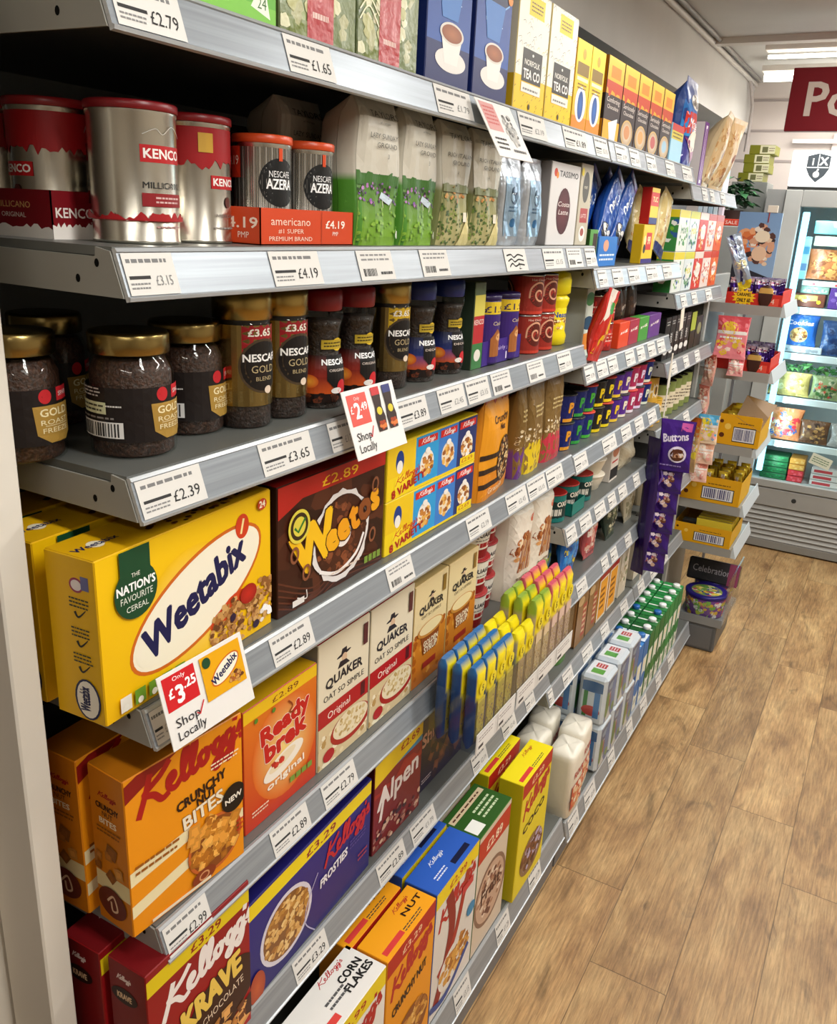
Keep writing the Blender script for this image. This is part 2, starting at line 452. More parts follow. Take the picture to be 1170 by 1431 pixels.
# cursive wordmark drawn as brush strokes, unit = cap height
KEL = [[(.62, 1.0), (.42, .5), (.12, -.12)], [(1.18, 1.0), (.85, .72), (.38, .5), (.62, .28), (.8, -.02), (1.02, .02)],
       [(1.0, .22), (1.22, .36), (1.2, .52), (1.06, .42), (1.03, .16), (1.2, .02), (1.42, .2)],
       [(1.42, .2), (1.66, .72), (1.68, .98), (1.56, .8), (1.46, .3), (1.5, .02), (1.68, .16)],
       [(1.68, .16), (1.92, .72), (1.94, .98), (1.82, .8), (1.72, .3), (1.76, .02), (1.94, .16)],
       [(2.14, .48), (1.98, .34), (2.02, .06), (2.18, .12), (2.24, .4), (2.14, .46), (2.3, .38), (2.4, .42)],
       [(2.66, .46), (2.5, .44), (2.42, .2), (2.52, .06), (2.66, .26), (2.7, .44), (2.6, -.16), (2.44, -.42), (2.34, -.26), (2.6, -.02), (2.8, .16)],
       [(3.04, .46), (2.88, .44), (2.8, .2), (2.9, .06), (3.04, .26), (3.08, .44), (2.98, -.16), (2.82, -.42), (2.72, -.26), (2.98, -.02), (3.16, .16)],
       [(3.22, .86), (3.16, .66)], [(3.2, .2), (3.36, .5), (3.38, .3), (3.4, .08), (3.22, .04)]]
def kelloggs(a, u, v, size, col, rot=0, wd=.13, fit=None):
    k = size*a.h; sx = k
    if fit: sx = fit*a.w/3.4
    R = math.radians(rot); st = a.st
    for P in KEL:
        q = []
        for x, y in P:
            X, Y = (x-1.7)*sx, y*k
            q.append(((u*a.w+X*math.cos(R)-Y*math.sin(R))/a.w, (v*a.h+X*math.sin(R)+Y*math.cos(R))/a.h))
        a.stroke(q, wd*size, col); a.o -= st*.7
    a.o += st

# ------------------------------------------------------------------ things
def tag(o, label, cat, group=None):
    o['label'] = label; o['category'] = cat
    if group: o['group'] = group
    return o
def structure(o): o['kind'] = 'structure'; return o
def place(o, loc, rz=0, rx=0, ry=0):
    o.location = loc; o.rotation_euler = (rx, ry, rz); return o
def empty(name, loc, label, cat, group=None, rz=0, rx=0, ry=0):
    o = bpy.data.objects.new(name, None); COL.objects.link(o); o.empty_display_size = .05
    place(o, loc, rz, rx, ry); return tag(o, label, cat, group)
def dup(root, loc, label, rz=None, rx=None, ry=None, group=None):
    def cp(o, par):
        c = o.copy(); COL.objects.link(c); c.parent = par
        for ch in list(o.children): cp(ch, c)
        return c
    kids = list(root.children)
    c = root.copy(); COL.objects.link(c)
    for ch in kids: cp(ch, c)
    c.location = loc; e = list(c.rotation_euler)
    if rx is not None: e[0] = rx
    if ry is not None: e[1] = ry
    if rz is not None: e[2] = rz
    c.rotation_euler = e; c['label'] = label
    if group: c['group'] = group
    return c
def flat_fn(x, w, h, nx=1):
    return lambda u, v, o: (x+o, u*w, v*h)

# ================================================================== THE SETTING
def sbox(name, x0, x1, y0, y1, z0, z1, mat, col):
    m = MB(); m.box(x0, x1, y0, y1, z0, z1, mat, col); return structure(m.build(name))
m = MB(); m.box(-1.35, 2.4, -2.2, 6.0, -.05, 0, 'vinyl_planks', '#b98f5a'); structure(m.build('floor'))
sbox('ceiling', -1.35, 2.4, -2.2, 6.0, 2.36, 2.41, 'plaster', '#cbc8c3')
sbox('wall_left', -1.35, -1.25, -2.2, 6.0, 0, 2.36, 'plaster', '#8d9298')
sbox('wall_right', 2.3, 2.4, -2.2, 6.0, 0, 2.36, 'plaster', '#bdb6aa')
sbox('wall_near', -1.25, 2.3, -2.2, -2.1, 0, 2.36, 'plaster', '#b9b2a6')
m = MB(); m.box(-1.25, 2.3, 5.45, 5.55, 0, 2.36, 'plaster', '#d9cdc6')  # pink tint in the wall colour is painted-in bounce from the red sign
for k in range(14):
    z = .25+k*.155; m.box(-1.25, 2.3, 5.444, 5.45, z, z+.012, 'plaster', '#a89c98')
structure(m.build('wall_back'))
# bulkhead along the top of the left wall
m = MB(); m.box(-1.25, -.97, -2.1, 5.45, 2.10, 2.36, 'plaster', '#d3d0cb'); structure(m.build('trim_1'))
# painted post and panel beside the near end of the shelving
m = MB(); m.rbox(-.712, -.643, .425, .455, 0, 2.36, 'plaster', '#e2ddd2', .002); structure(m.build('trim_2'))
m = MB(); m.rbox(-1.25, -.716, .40, .44, 0, 2.36, 'plaster', '#d6d0c4', .002); structure(m.build('trim_3'))
# conduits under the ceiling
m = MB(); m.tube([(-.955, -2.0, 2.342), (-.955, 5.4, 2.342)], .012, 'paint', '#cfc9c2')
m.tube([(-.925, -2.0, 2.350), (-.925, 5.3, 2.350)], .009, 'paint', '#8e8a86')
m.tube([(-.955, 5.2, 2.34), (-.94, 5.3, 2.22), (-.945, 5.33, 2.12), (-.95, 5.35, 2.0)], .009, 'paint', '#b3a9a4')
structure(m.build('trim_4'))
m = MB(); m.box(-.97, 2.3, 4.22, 4.28, 2.335, 2.36, 'plaster', '#cdc7bf'); structure(m.build('trim_5'))
# boarded beam on the back wall
m = MB()
for z in (2.14, 2.05): m.box(-.72, .6, 5.40, 5.444, z, z+.02, 'plaster', '#efe6e0')
structure(m.build('trim_6'))

def tube_light(name, x0, x1, y, z, label, r=.018):
    e = empty(name, ((x0+x1)/2, y, z), label, 'light')
    h = (x1-x0)/2
    m = MB(); m.rbox(-h, h, -.04, .04, .035, .06, 'paint', '#e9e6e0', .003); m.build('housing', e)
    m = MB()
    prof = [(0.001, -h+.01), (r*.94, -h+.012), (r, -h+.03), (r, h-.03), (r*.94, h-.012), (.001, h-.01)]
    m.lathe(prof, 14, 'lamp', '#fff6e6'); o = m.build('tube', e); o.rotation_euler = (0, PI/2, 0); o.location = (0, 0, .012)
    return e
tube_light('ceiling_light', -.76, .75, 4.40, 2.295, 'thin fluorescent tube light under the ceiling in front of the beam', .008)
tube_light('ceiling_light', -.82, .7, 4.74, 2.265, 'bright fluorescent tube light partly behind the red hanging sign')
for i, ly in enumerate((-.9, .45, 1.9, 3.3)):
    tube_light('ceiling_light', -.1, 1.2, ly, 2.27, ['fluorescent ceiling tube above the entrance end of the aisle', 'fluorescent ceiling tube above the coffee shelves', 'fluorescent ceiling tube above the middle of the aisle', 'fluorescent ceiling tube nearest the thin far tube'][i])

# ================================================================== SHELVING
TICK = {
'S1': [(0.519, 0.592, '£2.79'), (0.73, 0.808, '£1.65'), (1.032, 1.135, ''), (1.299, 1.409, ''), (1.493, 1.614, '£1.89'), (1.659, 1.74, '')],
'S1b': [(1.79, 1.87, ''), (1.891, 1.963, ''), (2.021, 2.101, ''), (2.194, 2.28, ''), (2.364, 2.471, '')],
'S1c': [(2.63, 2.70, ''), (2.74, 2.80, ''), (2.9, 2.97, '')],
'S2': [(0.516, 0.573, ''), (0.706, 0.79, '£4.19'), (0.866, 0.944, '#'), (1.016, 1.094, '#'), (1.287, 1.375, '*'), (1.453, 1.554, ''), (1.573, 1.654, '#'), (1.676, 1.74, '')],
'S3': [(0.516, 0.598, '£2.39'), (0.686, 0.777, '£3.65'), (0.813, 0.867, ''), (0.973, 1.054, '£3.89'), (1.089, 1.174, ''), (1.181, 1.263, ''), (1.275, 1.351, '#'), (1.429, 1.506, '#'), (1.582, 1.656, '')],
'S4': [(0.516, 0.541, ''), (0.702, 0.781, '£2.89'), (0.963, 1.035, '#'), (1.221, 1.31, ''), (1.383, 1.479, ''), (1.486, 1.578, ''), (1.586, 1.678, '')],
'S5': [(0.516, 0.583, '£2.99'), (0.7, 0.777, '£2.89'), (0.811, 0.892, '£2.79'), (1.572, 1.634, '')],
'S6': [(0.747, 0.826, '£3.29'), (0.971, 1.057, '£2.89'), (1.082, 1.167, ''), (1.324, 1.391, ''), (1.47, 1.54, ''), (1.597, 1.649, '')],
'S7': [(1.146, 1.212, ''), (1.339, 1.407, ''), (1.518, 1.589, '')],
'S7b': [(1.775, 1.85, ''), (1.899, 1.989, ''), (2.106, 2.167, ''), (2.291, 2.353, ''), (2.442, 2.519, ''), (2.637, 2.704, ''), (2.804, 2.888, '')],
'S4b': [(1.757, 1.84, ''), (1.957, 2.061, ''), (2.111, 2.195, ''), (2.236, 2.314, ''), (2.366, 2.452, '')],
'S3b': [(1.757, 1.82, ''), (1.838, 1.911, ''), (1.921, 1.988, ''), (2.059, 2.134, ''), (2.16, 2.227, ''), (2.262, 2.335, ''), (2.358, 2.436, '')],
'S2b': [(1.773, 1.831, ''), (1.872, 1.947, ''), (1.993, 2.082, ''), (2.146, 2.249, ''), (2.307, 2.399, '')],
'S2c': [(2.56, 2.63, ''), (2.7, 2.77, ''), (2.9, 2.99, '')],
'S3c': [(2.56, 2.63, ''), (2.72, 2.79, ''), (2.88, 2.95, '')],
'S4c': [(2.6, 2.68, ''), (2.85, 2.93, '')],
'S5b': [(1.757, 1.82, ''), (1.85, 1.93, ''), (1.96, 2.04, ''), (2.07, 2.13, ''), (2.16, 2.23, ''), (2.3, 2.36, '')],
'S6b': [(1.76, 1.826, ''), (1.886, 1.96, ''), (2.083, 2.138, ''), (2.163, 2.22, ''), (2.3, 2.36, '')],
'S8b': [(1.76, 1.79, ''), (1.86, 1.93, ''), (2.01, 2.09, ''), (2.17, 2.24, ''), (2.36, 2.43, '')],
'S8c': [(2.55, 2.62, ''), (2.7, 2.78, ''), (2.86, 2.93, '')],
}
def shelf(key, y0, y1, zlow, label, xf=-.56, back=-1.0, near_plate=True, strip_col='#9ba2a9', sh=.04):
    W = y1-y0
    e = empty('shelf', (xf, y0, zlow), label, 'shelf', 'grey metal shelves of the long run')
    b = back-xf
    m = MB(); m.box(b, -.0165, .002, W-.002, sh-.006, sh+.0015, 'shelfmetal', '#6c6e6a')
    m.box(b, -.03, .004, W-.004, sh-.022, sh-.006, 'shelfmetal', '#5a5c59'); m.build('deck', e)
    for i, y in enumerate((0, W-.0025)):
        m = MB(); P = [(b, .004), (-.004, .001), (-.017, sh-.002), (-.034, sh+.0008), (-.035, sh-.007), (b, sh-.005)]
        A = [(x, y, z) for x, z in P]; B = [(x, y+.0025, z) for x, z in P]
        m.face(A, 'greypanel', '#9b9a92'); m.face(B[::-1], 'greypanel', '#9b9a92')
        for k in range(6): m.face([A[k], B[k], B[(k+1) % 6], A[(k+1) % 6]][::-1], 'greypanel', '#9b9a92')
        if i == 0:
            for cx, cz in ((-.057, .014), (-.033, sh-.012)):
                m.face([(cx+.0028*math.cos(a*PI/5), y-.0002, cz+.0036*math.sin(a*PI/5)) for a in range(10)], 'matt', '#121212')
        m.build('bracket', e)
    m = MB()
    P = [(-.002, -.002), (.0025, -.001), (.003, .002), (.0005, .003), (-.011, sh-.003), (-.0095, sh-.002), (-.012, sh+.001), (-.016, sh)]
    n = len(P)
    for k in range(n):
        a, c = P[k], P[(k+1) % n]
        m.face([(a[0], .001, a[1]), (a[0], W-.001, a[1]), (c[0], W-.001, c[1]), (c[0], .001, c[1])][::-1], 'strip', strip_col if k == 3 else '#b4b8bb')
    m.face([(x, .001, z) for x, z in P[::-1]], 'strip', '#c8cacc'); m.face([(x, W-.001, z) for x, z in P], 'strip', '#c8cacc')
    st = m.build('price_strip', e)
    for i, (a, c, t) in enumerate(TICK.get(key, [])):
        a -= y0; c -= y0; wd = c-a; h = (sh-.007)*1.02
        def fn(u, v, o, a=a, wd=wd): return (.0008-.0112*v+o, a+u*wd, .0035+v*(sh-.0065))
        q = MB(); A = Art(q, fn, wd, h, 'paper', off=.0004, step=.0001)
        A.rect(0, 0, 1, 1, '#dcdad5')
        if t == '*':
            for k in range(3): A.stroke([(.1+.03*k, .7-.25*k), (.3, .75-.2*k), (.42, .62-.2*k), (.62, .74-.22*k), (.85, .66-.2*k)], .07, '#30302e')
            A.text('2.', .62, .08, .3, '#1d1d1d')
        elif t == '#':
            A.words(.1, .62, .9, .92, 2, '#8c8c8c', seed=i); A.bars(.08, .12, .5, .42, None, '#2a2a2a', 14, seed=i); A.words(.58, .12, .92, .34, 1, '#555555', seed=i)
        else:
            A.words(.06, .7, .9, .92, 1, '#7d7d7d', seed=i+3); A.rect(.05, .38, .46, .46, '#3c3c3c'); A.words(.05, .12, .42, .32, 2, '#8a8a8a', seed=i)
            if t: A.text(t, .7, .2, .3, '#3a3a3a', fit=.42)
            else: A.text(['£1.29', '£2.19', '£3.15', '£1.79', '£2.45'][(i*3+len(key)) % 5], .72, .22, .24, '#8a8a8a', fit=.34)
        q.build('price_ticket', st)
    return e
shelf('S1', .512, 1.745, 1.684, 'top grey metal shelf carrying tea boxes, nearest bay')
shelf('S2', .512, 1.745, 1.484, 'grey metal shelf under the silver coffee tins and ground coffee bags')
shelf('S3', .512, 1.745, 1.287, 'grey metal shelf under the coffee jars')
shelf('S4', .512, 1.745, 1.049, 'grey metal shelf under the yellow wheat biscuit cereal box')
shelf('S5', .512, 1.745, .775, 'grey metal shelf under the orange cereal and porridge boxes')
shelf('S6', .512, 1.745, .517, 'grey metal shelf under the blue and maroon cereal boxes')
shelf('S1b', 1.752, 2.50, 1.684, 'top grey metal shelf under the black and orange drink cartons')
shelf('S2b', 1.752, 2.50, 1.440, 'grey metal shelf under the blue biscuit packets, fridge glare coloured into its strip', strip_col='#b4c0ca')  # paler bluish strip colour paints in the glare from the fridge
shelf('S3b', 1.752, 2.50, 1.242, 'grey metal shelf under the red jars and brown packets')
shelf('S4b', 1.752, 2.50, 1.042, 'grey metal shelf under the dark blue noodle pots')
shelf('S5b', 1.752, 2.50, .872, 'grey metal shelf under the stacked cream cups')
shelf('S6b', 1.752, 2.50, .690, 'grey metal shelf under the blue and red snack bags')
shelf('S8b', 1.752, 2.50, .450, 'grey metal shelf under the brown paper packs')
shelf('S1c', 2.507, 3.16, 1.645, 'top grey metal shelf in the bay nearest the fridge')
shelf('S2c', 2.507, 3.16, 1.353, 'grey metal shelf under the red and white stacked packs')
shelf('S3c', 2.507, 3.16, 1.158, 'grey metal shelf under the black packets')
shelf('S4c', 2.507, 3.16, .957, 'grey metal shelf under the yellow lidded jars')
shelf('S6c', 2.507, 3.16, .70, 'grey metal shelf behind the hanging purple bags')
shelf('S8c', 2.507, 3.16, .45, 'grey metal shelf above the green capped cartons')
shelf('S7', .512, 1.745, .109, 'deep base shelf under the tall cereal boxes', xf=-.48, sh=.055)
shelf('S7b', 1.757, 3.14, .085, 'deep base shelf under the flour bags and milk', xf=-.475, sh=.055)

for i, (a, b) in enumerate(((.512, 1.745), (1.752, 2.50), (2.507, 3.16))):
    m = MB(); m.box(-1.03, -1.012, a, b, .05, 1.95, 'greypanel', '#7e807e')
    for k in range(11): m.box(-1.012, -1.0105, a, b, .2+k*.16, .205+k*.16, 'matt', '#3a3a3a')
    o = m.build('back_panel'); tag(o, ['grey metal back panel behind the coffee and cereal bay', 'grey metal back panel behind the noodle pot bay', 'grey metal back panel behind the bay nearest the fridge'][i], 'panel')
    m = MB(); m.box(-1.0, -.5, a+.004, b-.004, 0, .08 if i else .1, 'greypanel', '#77787a')
    o = m.build('plinth'); tag(o, ['grey kick plate under the tall cereal boxes', 'grey kick plate under the flour and milk', 'grey kick plate under the green capped cartons'][i], 'plinth')
for i, y in enumerate((.497, 1.7455, 2.5005, 3.162)):
    m = MB(); m.rbox(-1.06, -1.004, y+.0008, y+.0058 if 0 < i < 3 else y+.0135, 0, 2.0, 'shelfmetal', '#8b8d8b', .0005)
    o = m.build('shelving_upright'); tag(o, ['slotted grey upright at the post end of the shelving', 'slotted grey upright between coffee and noodle bays', 'slotted grey upright behind the purple clip strip', 'slotted grey upright at the fridge end of the shelving'][i], 'upright')
# end panel with its light front edge
e = empty('end_panel', (-.62, 3.178, 0), 'dark grey end panel closing the far end of the shelving', 'panel')
m = MB(); m.box(-.38, 0, 0, .012, 0, 1.62, 'greypanel', '#5c5c5a'); m.build('panel', e)
m = MB(); m.rbox(0, .016, -.004, .018, 0, 1.60, 'greypanel', '#b5b4ae', .002); m.build('edge_trim', e)

# ================================================================== PRODUCT BUILDERS
ZT = {'S1': 1.7256, 'S2': 1.5256, 'S3': 1.3286, 'S4': 1.0906, 'S5': 0.8166, 'S6': 0.5586, 'S7': 0.1656,
      'S1b': 1.7256, 'S2b': 1.4816, 'S3b': 1.2836, 'S4b': 1.0836, 'S5b': 0.9136, 'S6b': 0.7316, 'S8b': 0.4916, 'S7b': 0.1416,
      'S1c': 1.6866, 'S2c': 1.3946, 'S3c': 1.1996, 'S4c': 0.9986, 'S6c': 0.7416, 'S8c': 0.4916}

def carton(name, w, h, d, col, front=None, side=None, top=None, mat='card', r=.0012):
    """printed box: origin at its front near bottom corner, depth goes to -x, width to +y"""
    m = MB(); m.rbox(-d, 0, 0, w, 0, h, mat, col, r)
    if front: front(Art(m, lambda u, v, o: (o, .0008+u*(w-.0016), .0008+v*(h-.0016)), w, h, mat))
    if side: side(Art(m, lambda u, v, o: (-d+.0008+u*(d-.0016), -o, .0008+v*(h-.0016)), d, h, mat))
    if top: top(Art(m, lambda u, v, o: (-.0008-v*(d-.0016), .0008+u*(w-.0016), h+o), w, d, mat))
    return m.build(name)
def cyl(rf, z0, z1, c=0, x=0, y=0):
    """wrap-around panel; u=.5 faces the aisle, turned by c degrees towards the near end"""
    R = math.radians(c)
    def fn(u, v, o):
        r = (rf(v) if callable(rf) else rf)+o; a = (u-.5)*2*PI-R
        return (x+r*math.cos(a), y+r*math.sin(a), z0+v*(z1-z0))
    return fn
def cylart(m, rf, z0, z1, c=0, mat='card', L=.012, off=.0004, x=0, y=0):
    r = rf(.5) if callable(rf) else rf
    return Art(m, cyl(rf, z0, z1, c, x, y), 2*PI*r, z1-z0, mat, off=off, step=.00012, maxl=L, cu=False)
def softpack(name, w, h, t, col, front=None, n=5, seal=.06, lean=0, mat='pouch', topw=1.0, bulge=.75, back=None, top='seal', colfn=None, crumple=.0015, seed=1, ts=.66):
    """filled bag with a flat crimped top; origin at the base centre of its front; returns the mesh object"""
    rd = random.Random(seed); ph = [rd.random()*6 for _ in range(6)]
    def thick(v):
        if top == 'seal':
            k = 1 if v < ts else max(0, 1-((v-ts)/(1-seal-ts))**2.2) if v < 1-seal else 0
            b = 1-.25*(1-min(v/.12, 1))**2
            return max(t*k*b, .0015)
        if top == 'pillow':
            e = min(v, 1-v)
            return max(t*(min(1, max(0, (e-seal)/.32)))**.55, .0014) if e > seal else .0014
        k = 1 if v < .9 else (1-((v-.9)/.1)**2)*.9+.1
        return t*k
    def width(v):
        q = 1-(1-topw)*v
        if top == 'pillow':
            e = min(v, 1-v); q *= 1-.07*min(1, e/.3)
        return w*q
    def P(u, v, o):
        T = thick(v); W = width(v); s = 2*u-1
        x = T/2*(max(0, 1-abs(s)**n))**(1/n)
        wr = crumple*(math.sin(9*v+ph[0]+4*u)+math.sin(17*u+ph[1]+7*v)*.7)*min(1, T/.01)
        return (x-T/2-(t-T)*.22+o+wr+lean*v*v, W*s/2, h*v)
    def Q(u, v):
        a = P(u, v, 0); T = thick(v); s = 2*u-1; x = T/2*(max(0, 1-abs(s)**n))**(1/n)
        return (a[0]-2*x-.0005, a[1], a[2])
    m = MB(); K = 16
    us = [.5-.5*math.cos(PI*i/K) for i in range(K+1)]
    c0 = lambda u, v: colfn(u, v) if colfn else col
    m.grid(lambda u, v: P(us[int(round(u*K))], v, 0), K, 18, mat, col, True, colfn=(lambda u, v: colfn(us[int(round(u*K))], v)) if colfn else None)
    m.grid(lambda u, v: Q(us[int(round(u*K))], v), K, 18, mat, col, True, flip=True, colfn=(lambda u, v: colfn(us[int(round(u*K))], v)) if colfn else None)
    m.face([P(u, 0, 0) for u in us[::-1]]+[Q(u, 0) for u in us[1:-1]], mat, col if not colfn else colfn(.5, 0))
    if top != 'seal' and top != 'pillow':
        m.face([P(u, 1, 0) for u in us]+[Q(u, 1) for u in us[::-1][1:-1]], mat, col)
    if front: front(Art(m, lambda u, v, o: P(.03+u*.94, v, o), w*.94, h, mat, off=.0006, step=.00015, maxl=max(w, h)/9))
    return m.build(name)

def tin(label, r, h, body, lidcol, art, lab_rot, group=None, lidh=.008, lidmat='plastic'):
    e = empty('coffee_tin', (0, 0, 0), label, 'tin', group)
    m = MB(); m.lathe([(r-.002, .0), (r, .0015), (r, .003), (r-.0008, .0045), (r-.0008, h-lidh-.004), (r, h-lidh-.002), (r, h-lidh)], 48, 'tin', body)
    art(cylart(m, r-.0008, .005, h-lidh-.004, lab_rot)); m.build('body', e)
    m = MB(); m.lathe([(r+.0006, h-lidh+.0003), (r+.0012, h-lidh+.001), (r+.0012, h-.0015), (r, h-.0003), (r-.003, h), (r-.0045, h-.002), (.0001, h-.002)], 48, lidmat, lidcol, cap=False); m.build('lid', e)
    return e

# ================================================================== TEA AND DRINKS, TOP SHELF
TOPG = 'boxes and packs on the top shelf'
def tea_red(A):
    A.rect(0, 0, 1, 1, '#6d7a45'); A.food(.75, .5, .8, .5, 90, .07, ['#8d9a5a', '#55663a', '#a9a878', '#74884a', '#c4bd96'], seed=4)
    A.food(.2, .35, .5, .35, 40, .06, ['#d9d7b0', '#6e7b33', '#b3b276'], seed=8)
    A.rect(.33, 0, .68, 1, '#b23338'); A.words(.36, .5, .64, .7, 3, '#e9c9c0'); A.words(.4, .12, .62, .2, 1, '#e9c9c0')
    for k in range(6): A.stroke([(.02, .25+k*.06), (.16, .35+k*.05), (.32, .24+k*.07)], .012, '#efe9c4')
    A.text('YORKSHIRE', .6, .88, .1, '#e8e2d2', fit=.6, bold=.02); A.text('TEA', .55, .76, .09, '#e8e2d2', bold=.02)
o = carton('tea_box', .134, .16, .09, '#5d6a3c', tea_red, None, None, mat='gloss')
place(tag(o, 'red banded countryside tea box right of the green box', 'tea box', TOPG), (-.590, .752, ZT['S1']))
dup(o, (-.590, .890, ZT['S1']), 'red banded countryside tea box left of the blue tea boxes')
def green_box(A):
    A.rect(0, 0, 1, 1, '#5fae2c'); A.rect(0, 0, 1, .12, '#79c13a'); A.poly([(.7, .1), (.93, .05), (.85, .3)], '#e8eedd'); A.text('24', .83, .1, .07, '#3b6b22')
    A.text('TEA', .4, .5, .2, '#f2f5e8', bold=.03); A.stroke([(.45, .4), (.5, .25), (.47, .1)], .012, '#f2f5e8')
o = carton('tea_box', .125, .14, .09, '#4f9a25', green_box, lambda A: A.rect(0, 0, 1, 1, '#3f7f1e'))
place(tag(o, 'bright green tea box above the first price ticket', 'tea box', TOPG), (-.590, .622, ZT['S1']))
def blue_tea(A):
    A.rect(0, 0, 1, 1, '#1a2f7a'); A.rect(0, .2, 1, .8, '#2756a8', col2='#1c3d8c'); A.rect(0, .0, 1, .25, '#162560')
    A.ell(.5, .8, .34, .19, '#12234f'); A.ring(.5, .8, .34, .19, .012, '#7fb2e6')
    A.text('Tetley', .5, .76, .11, '#f5f8ff', fit=.62, bold=.03, shear=.1)
    A.text('ORIGINAL', .5, .5, .05, '#bcd6f6', fit=.5); A.poly([(.2, .64), (.8, .64), (.68, .4), (.32, .4)], '#3f7ac4')
    A.ell(.55, .16, .22, .07, '#e9e6e0'); A.poly([(.3, .32), (.8, .32), (.7, .14), (.4, .14)], '#f1efe9'); A.ell(.55, .32, .17, .065, '#ded9d0'); A.ell(.55, .32, .145, .052, '#b0683a', rim='#8c4a22')
    A.ell(.93, .72, .05, .05, '#e88a2a'); A.ell(.1, .9, .06, .06, '#c33a34'); A.text('80', .1, .875, .05, '#ffffff')
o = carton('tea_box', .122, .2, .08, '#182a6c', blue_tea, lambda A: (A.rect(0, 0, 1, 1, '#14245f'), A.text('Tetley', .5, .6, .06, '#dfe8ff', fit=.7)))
place(tag(o, 'dark blue tea box beside the red banded tea box', 'tea box', TOPG), (-.590, 1.046, ZT['S1']), 0)
o2 = dup(o, (-.590, 1.182, ZT['S1']), 'dark blue tea box beside the tall patterned yellow box', rz=.02)
def norf(A):
    A.rect(0, 0, 1, .3, '#f4c81c'); A.rect(0, .3, 1, 1, '#f1eee2')
    rd = random.Random(5)
    for _ in range(60):
        u, v = rd.random(), .3+rd.random()*.7; A.stroke([(u, v), (min(1, u+.05+.04*rd.random()), min(1, v+.02*rd.random()+.01)), (min(1, u+.09), v-.01)], .004, rd.choice(['#3a3a34', '#8b8a7a', '#d9b92c'])); A.o -= A.st
    for _ in range(16):
        u, v = rd.random()*.95, rd.random()*.25; A.stroke([(u, v), (u+.04, v+.02)], .005, '#5a4a10'); A.o -= A.st
    A.rect(.3, .8, .8, .96, '#f6d21c'); A.words(.36, .83, .74, .92, 3, '#6e5c12')
    A.rect(.2, .26, .84, .53, '#33332f'); A.text('NORFOLK', .52, .4, .045, '#e9e7de', fit=.5, bold=.02); A.text('TEA CO', .52, .29, .075, '#f7f6f0', fit=.54, bold=.03); A.ell(.52, .49, .02, .012, '#e9e7de')
    A.rect(.2, .17, .84, .25, '#f1eee2'); A.words(.26, .18, .78, .22, 1, '#77776d'); A.ell(.5, .06, .025, .025, '#4a3c10')
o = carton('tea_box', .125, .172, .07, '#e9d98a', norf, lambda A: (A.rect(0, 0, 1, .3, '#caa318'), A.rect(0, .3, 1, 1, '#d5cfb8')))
place(tag(o, 'tall patterned yellow and cream tea box beside the blue boxes', 'tea box', TOPG), (-.590, 1.325, ZT['S1']))
dup(o, (-.590, 1.456, ZT['S1']), 'tall patterned yellow and cream tea box beside the slim yellow cartons')
def lemon(A):
    A.rect(0, 0, 1, 1, '#f6b63a', col2='#fbe21c'); A.rect(0, 0, 1, .16, '#f08a20'); A.rect(.1, .62, .9, .76, '#8a6d1e'); A.ell(.5, .86, .06, .06, '#caa61c')
    A.rect(.12, .56, .88, .6, '#f6f0c8'); A.ell(.5, .3, .2, .2, '#dfeaf4'); A.ell(.5, .29, .1, .16, '#2f6fc0', rim='#1d4a90'); A.words(.2, .46, .8, .54, 2, '#8a6d1e')
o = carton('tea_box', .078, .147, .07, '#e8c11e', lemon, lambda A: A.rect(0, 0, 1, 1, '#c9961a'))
place(tag(o, 'slim bright yellow carton touching the patterned tea box', 'tea box', TOPG), (-.590, 1.587, ZT['S1']))
dup(o, (-.590, 1.667, ZT['S1']), 'slim bright yellow carton next to the black and orange cartons')
def twin(cup):
    def f(A):
        A.rect(0, 0, 1, .56, '#332a2c'); A.rect(0, .56, 1, 1, '#f0a21a', col2='#f8c93a'); A.zig(.58, .05, '#c2401c', 12, v2=.72)
        A.rect(.2, .76, .8, .9, '#e88712'); A.text('Comforting' if cup == 0 else 'Seriously', .5, .47, .06, '#efe6dc', fit=.8, shear=.15); A.text('Chocolate', .5, .39, .05, '#efe6dc', fit=.7)
        if cup: A.ell(.5, .17, .28, .17, '#cfae6a'); A.ell(.5, .17, .25, .15, '#e9dfc9', rim='#b79a78'); A.ell(.5, .18, .14, .09, ['#c98a5a', '#d9a05e', '#bb5a58', '#9fc4d8'][cup-1])
        else: A.rect(0, 0, 1, .25, '#f0a92a'); A.poly([(.3, .22), (.85, .3), (.8, .02), (.45, .02)], '#dce8f0')
    return f
for i, (y, wd) in enumerate(((1.765, .105), (1.875, .104), (1.984, .098), (2.088, .1), (2.194, .098))):
    o = carton('drink_carton', wd, .15, .06, '#2d2426', twin(i), lambda A: (A.rect(0, 0, 1, .56, '#2a2022'), A.rect(0, .56, 1, 1, '#b8760f'), A.rect(0, 0, 1, .25, '#c98516')))
    place(tag(o, ['black and orange drink carton with a white jug, first of the five', 'black and orange carton with an oval cup picture beside the jug one', 'black and orange carton with oval cup, middle of the five', 'black and orange carton with a reddish cup oval', 'black and orange carton with pale blue oval, last of the five'][i], 'drink carton', TOPG), (-.590, y, ZT['S1']))
o = carton('sachet_box', .12, .09, .06, '#8ec6e2', lambda A: (A.rect(0, 0, 1, .6, '#a9d9ee'), A.rect(0, .6, 1, .82, '#d8c846'), A.rect(0, .82, 1, 1, '#c9372e'), A.words(.1, .62, .9, .8, 2, '#6a5a20')))
place(tag(o, 'small pale blue box with red lid beside the blue foil bag', 'box', TOPG), (-.590, 2.305, ZT['S1']))
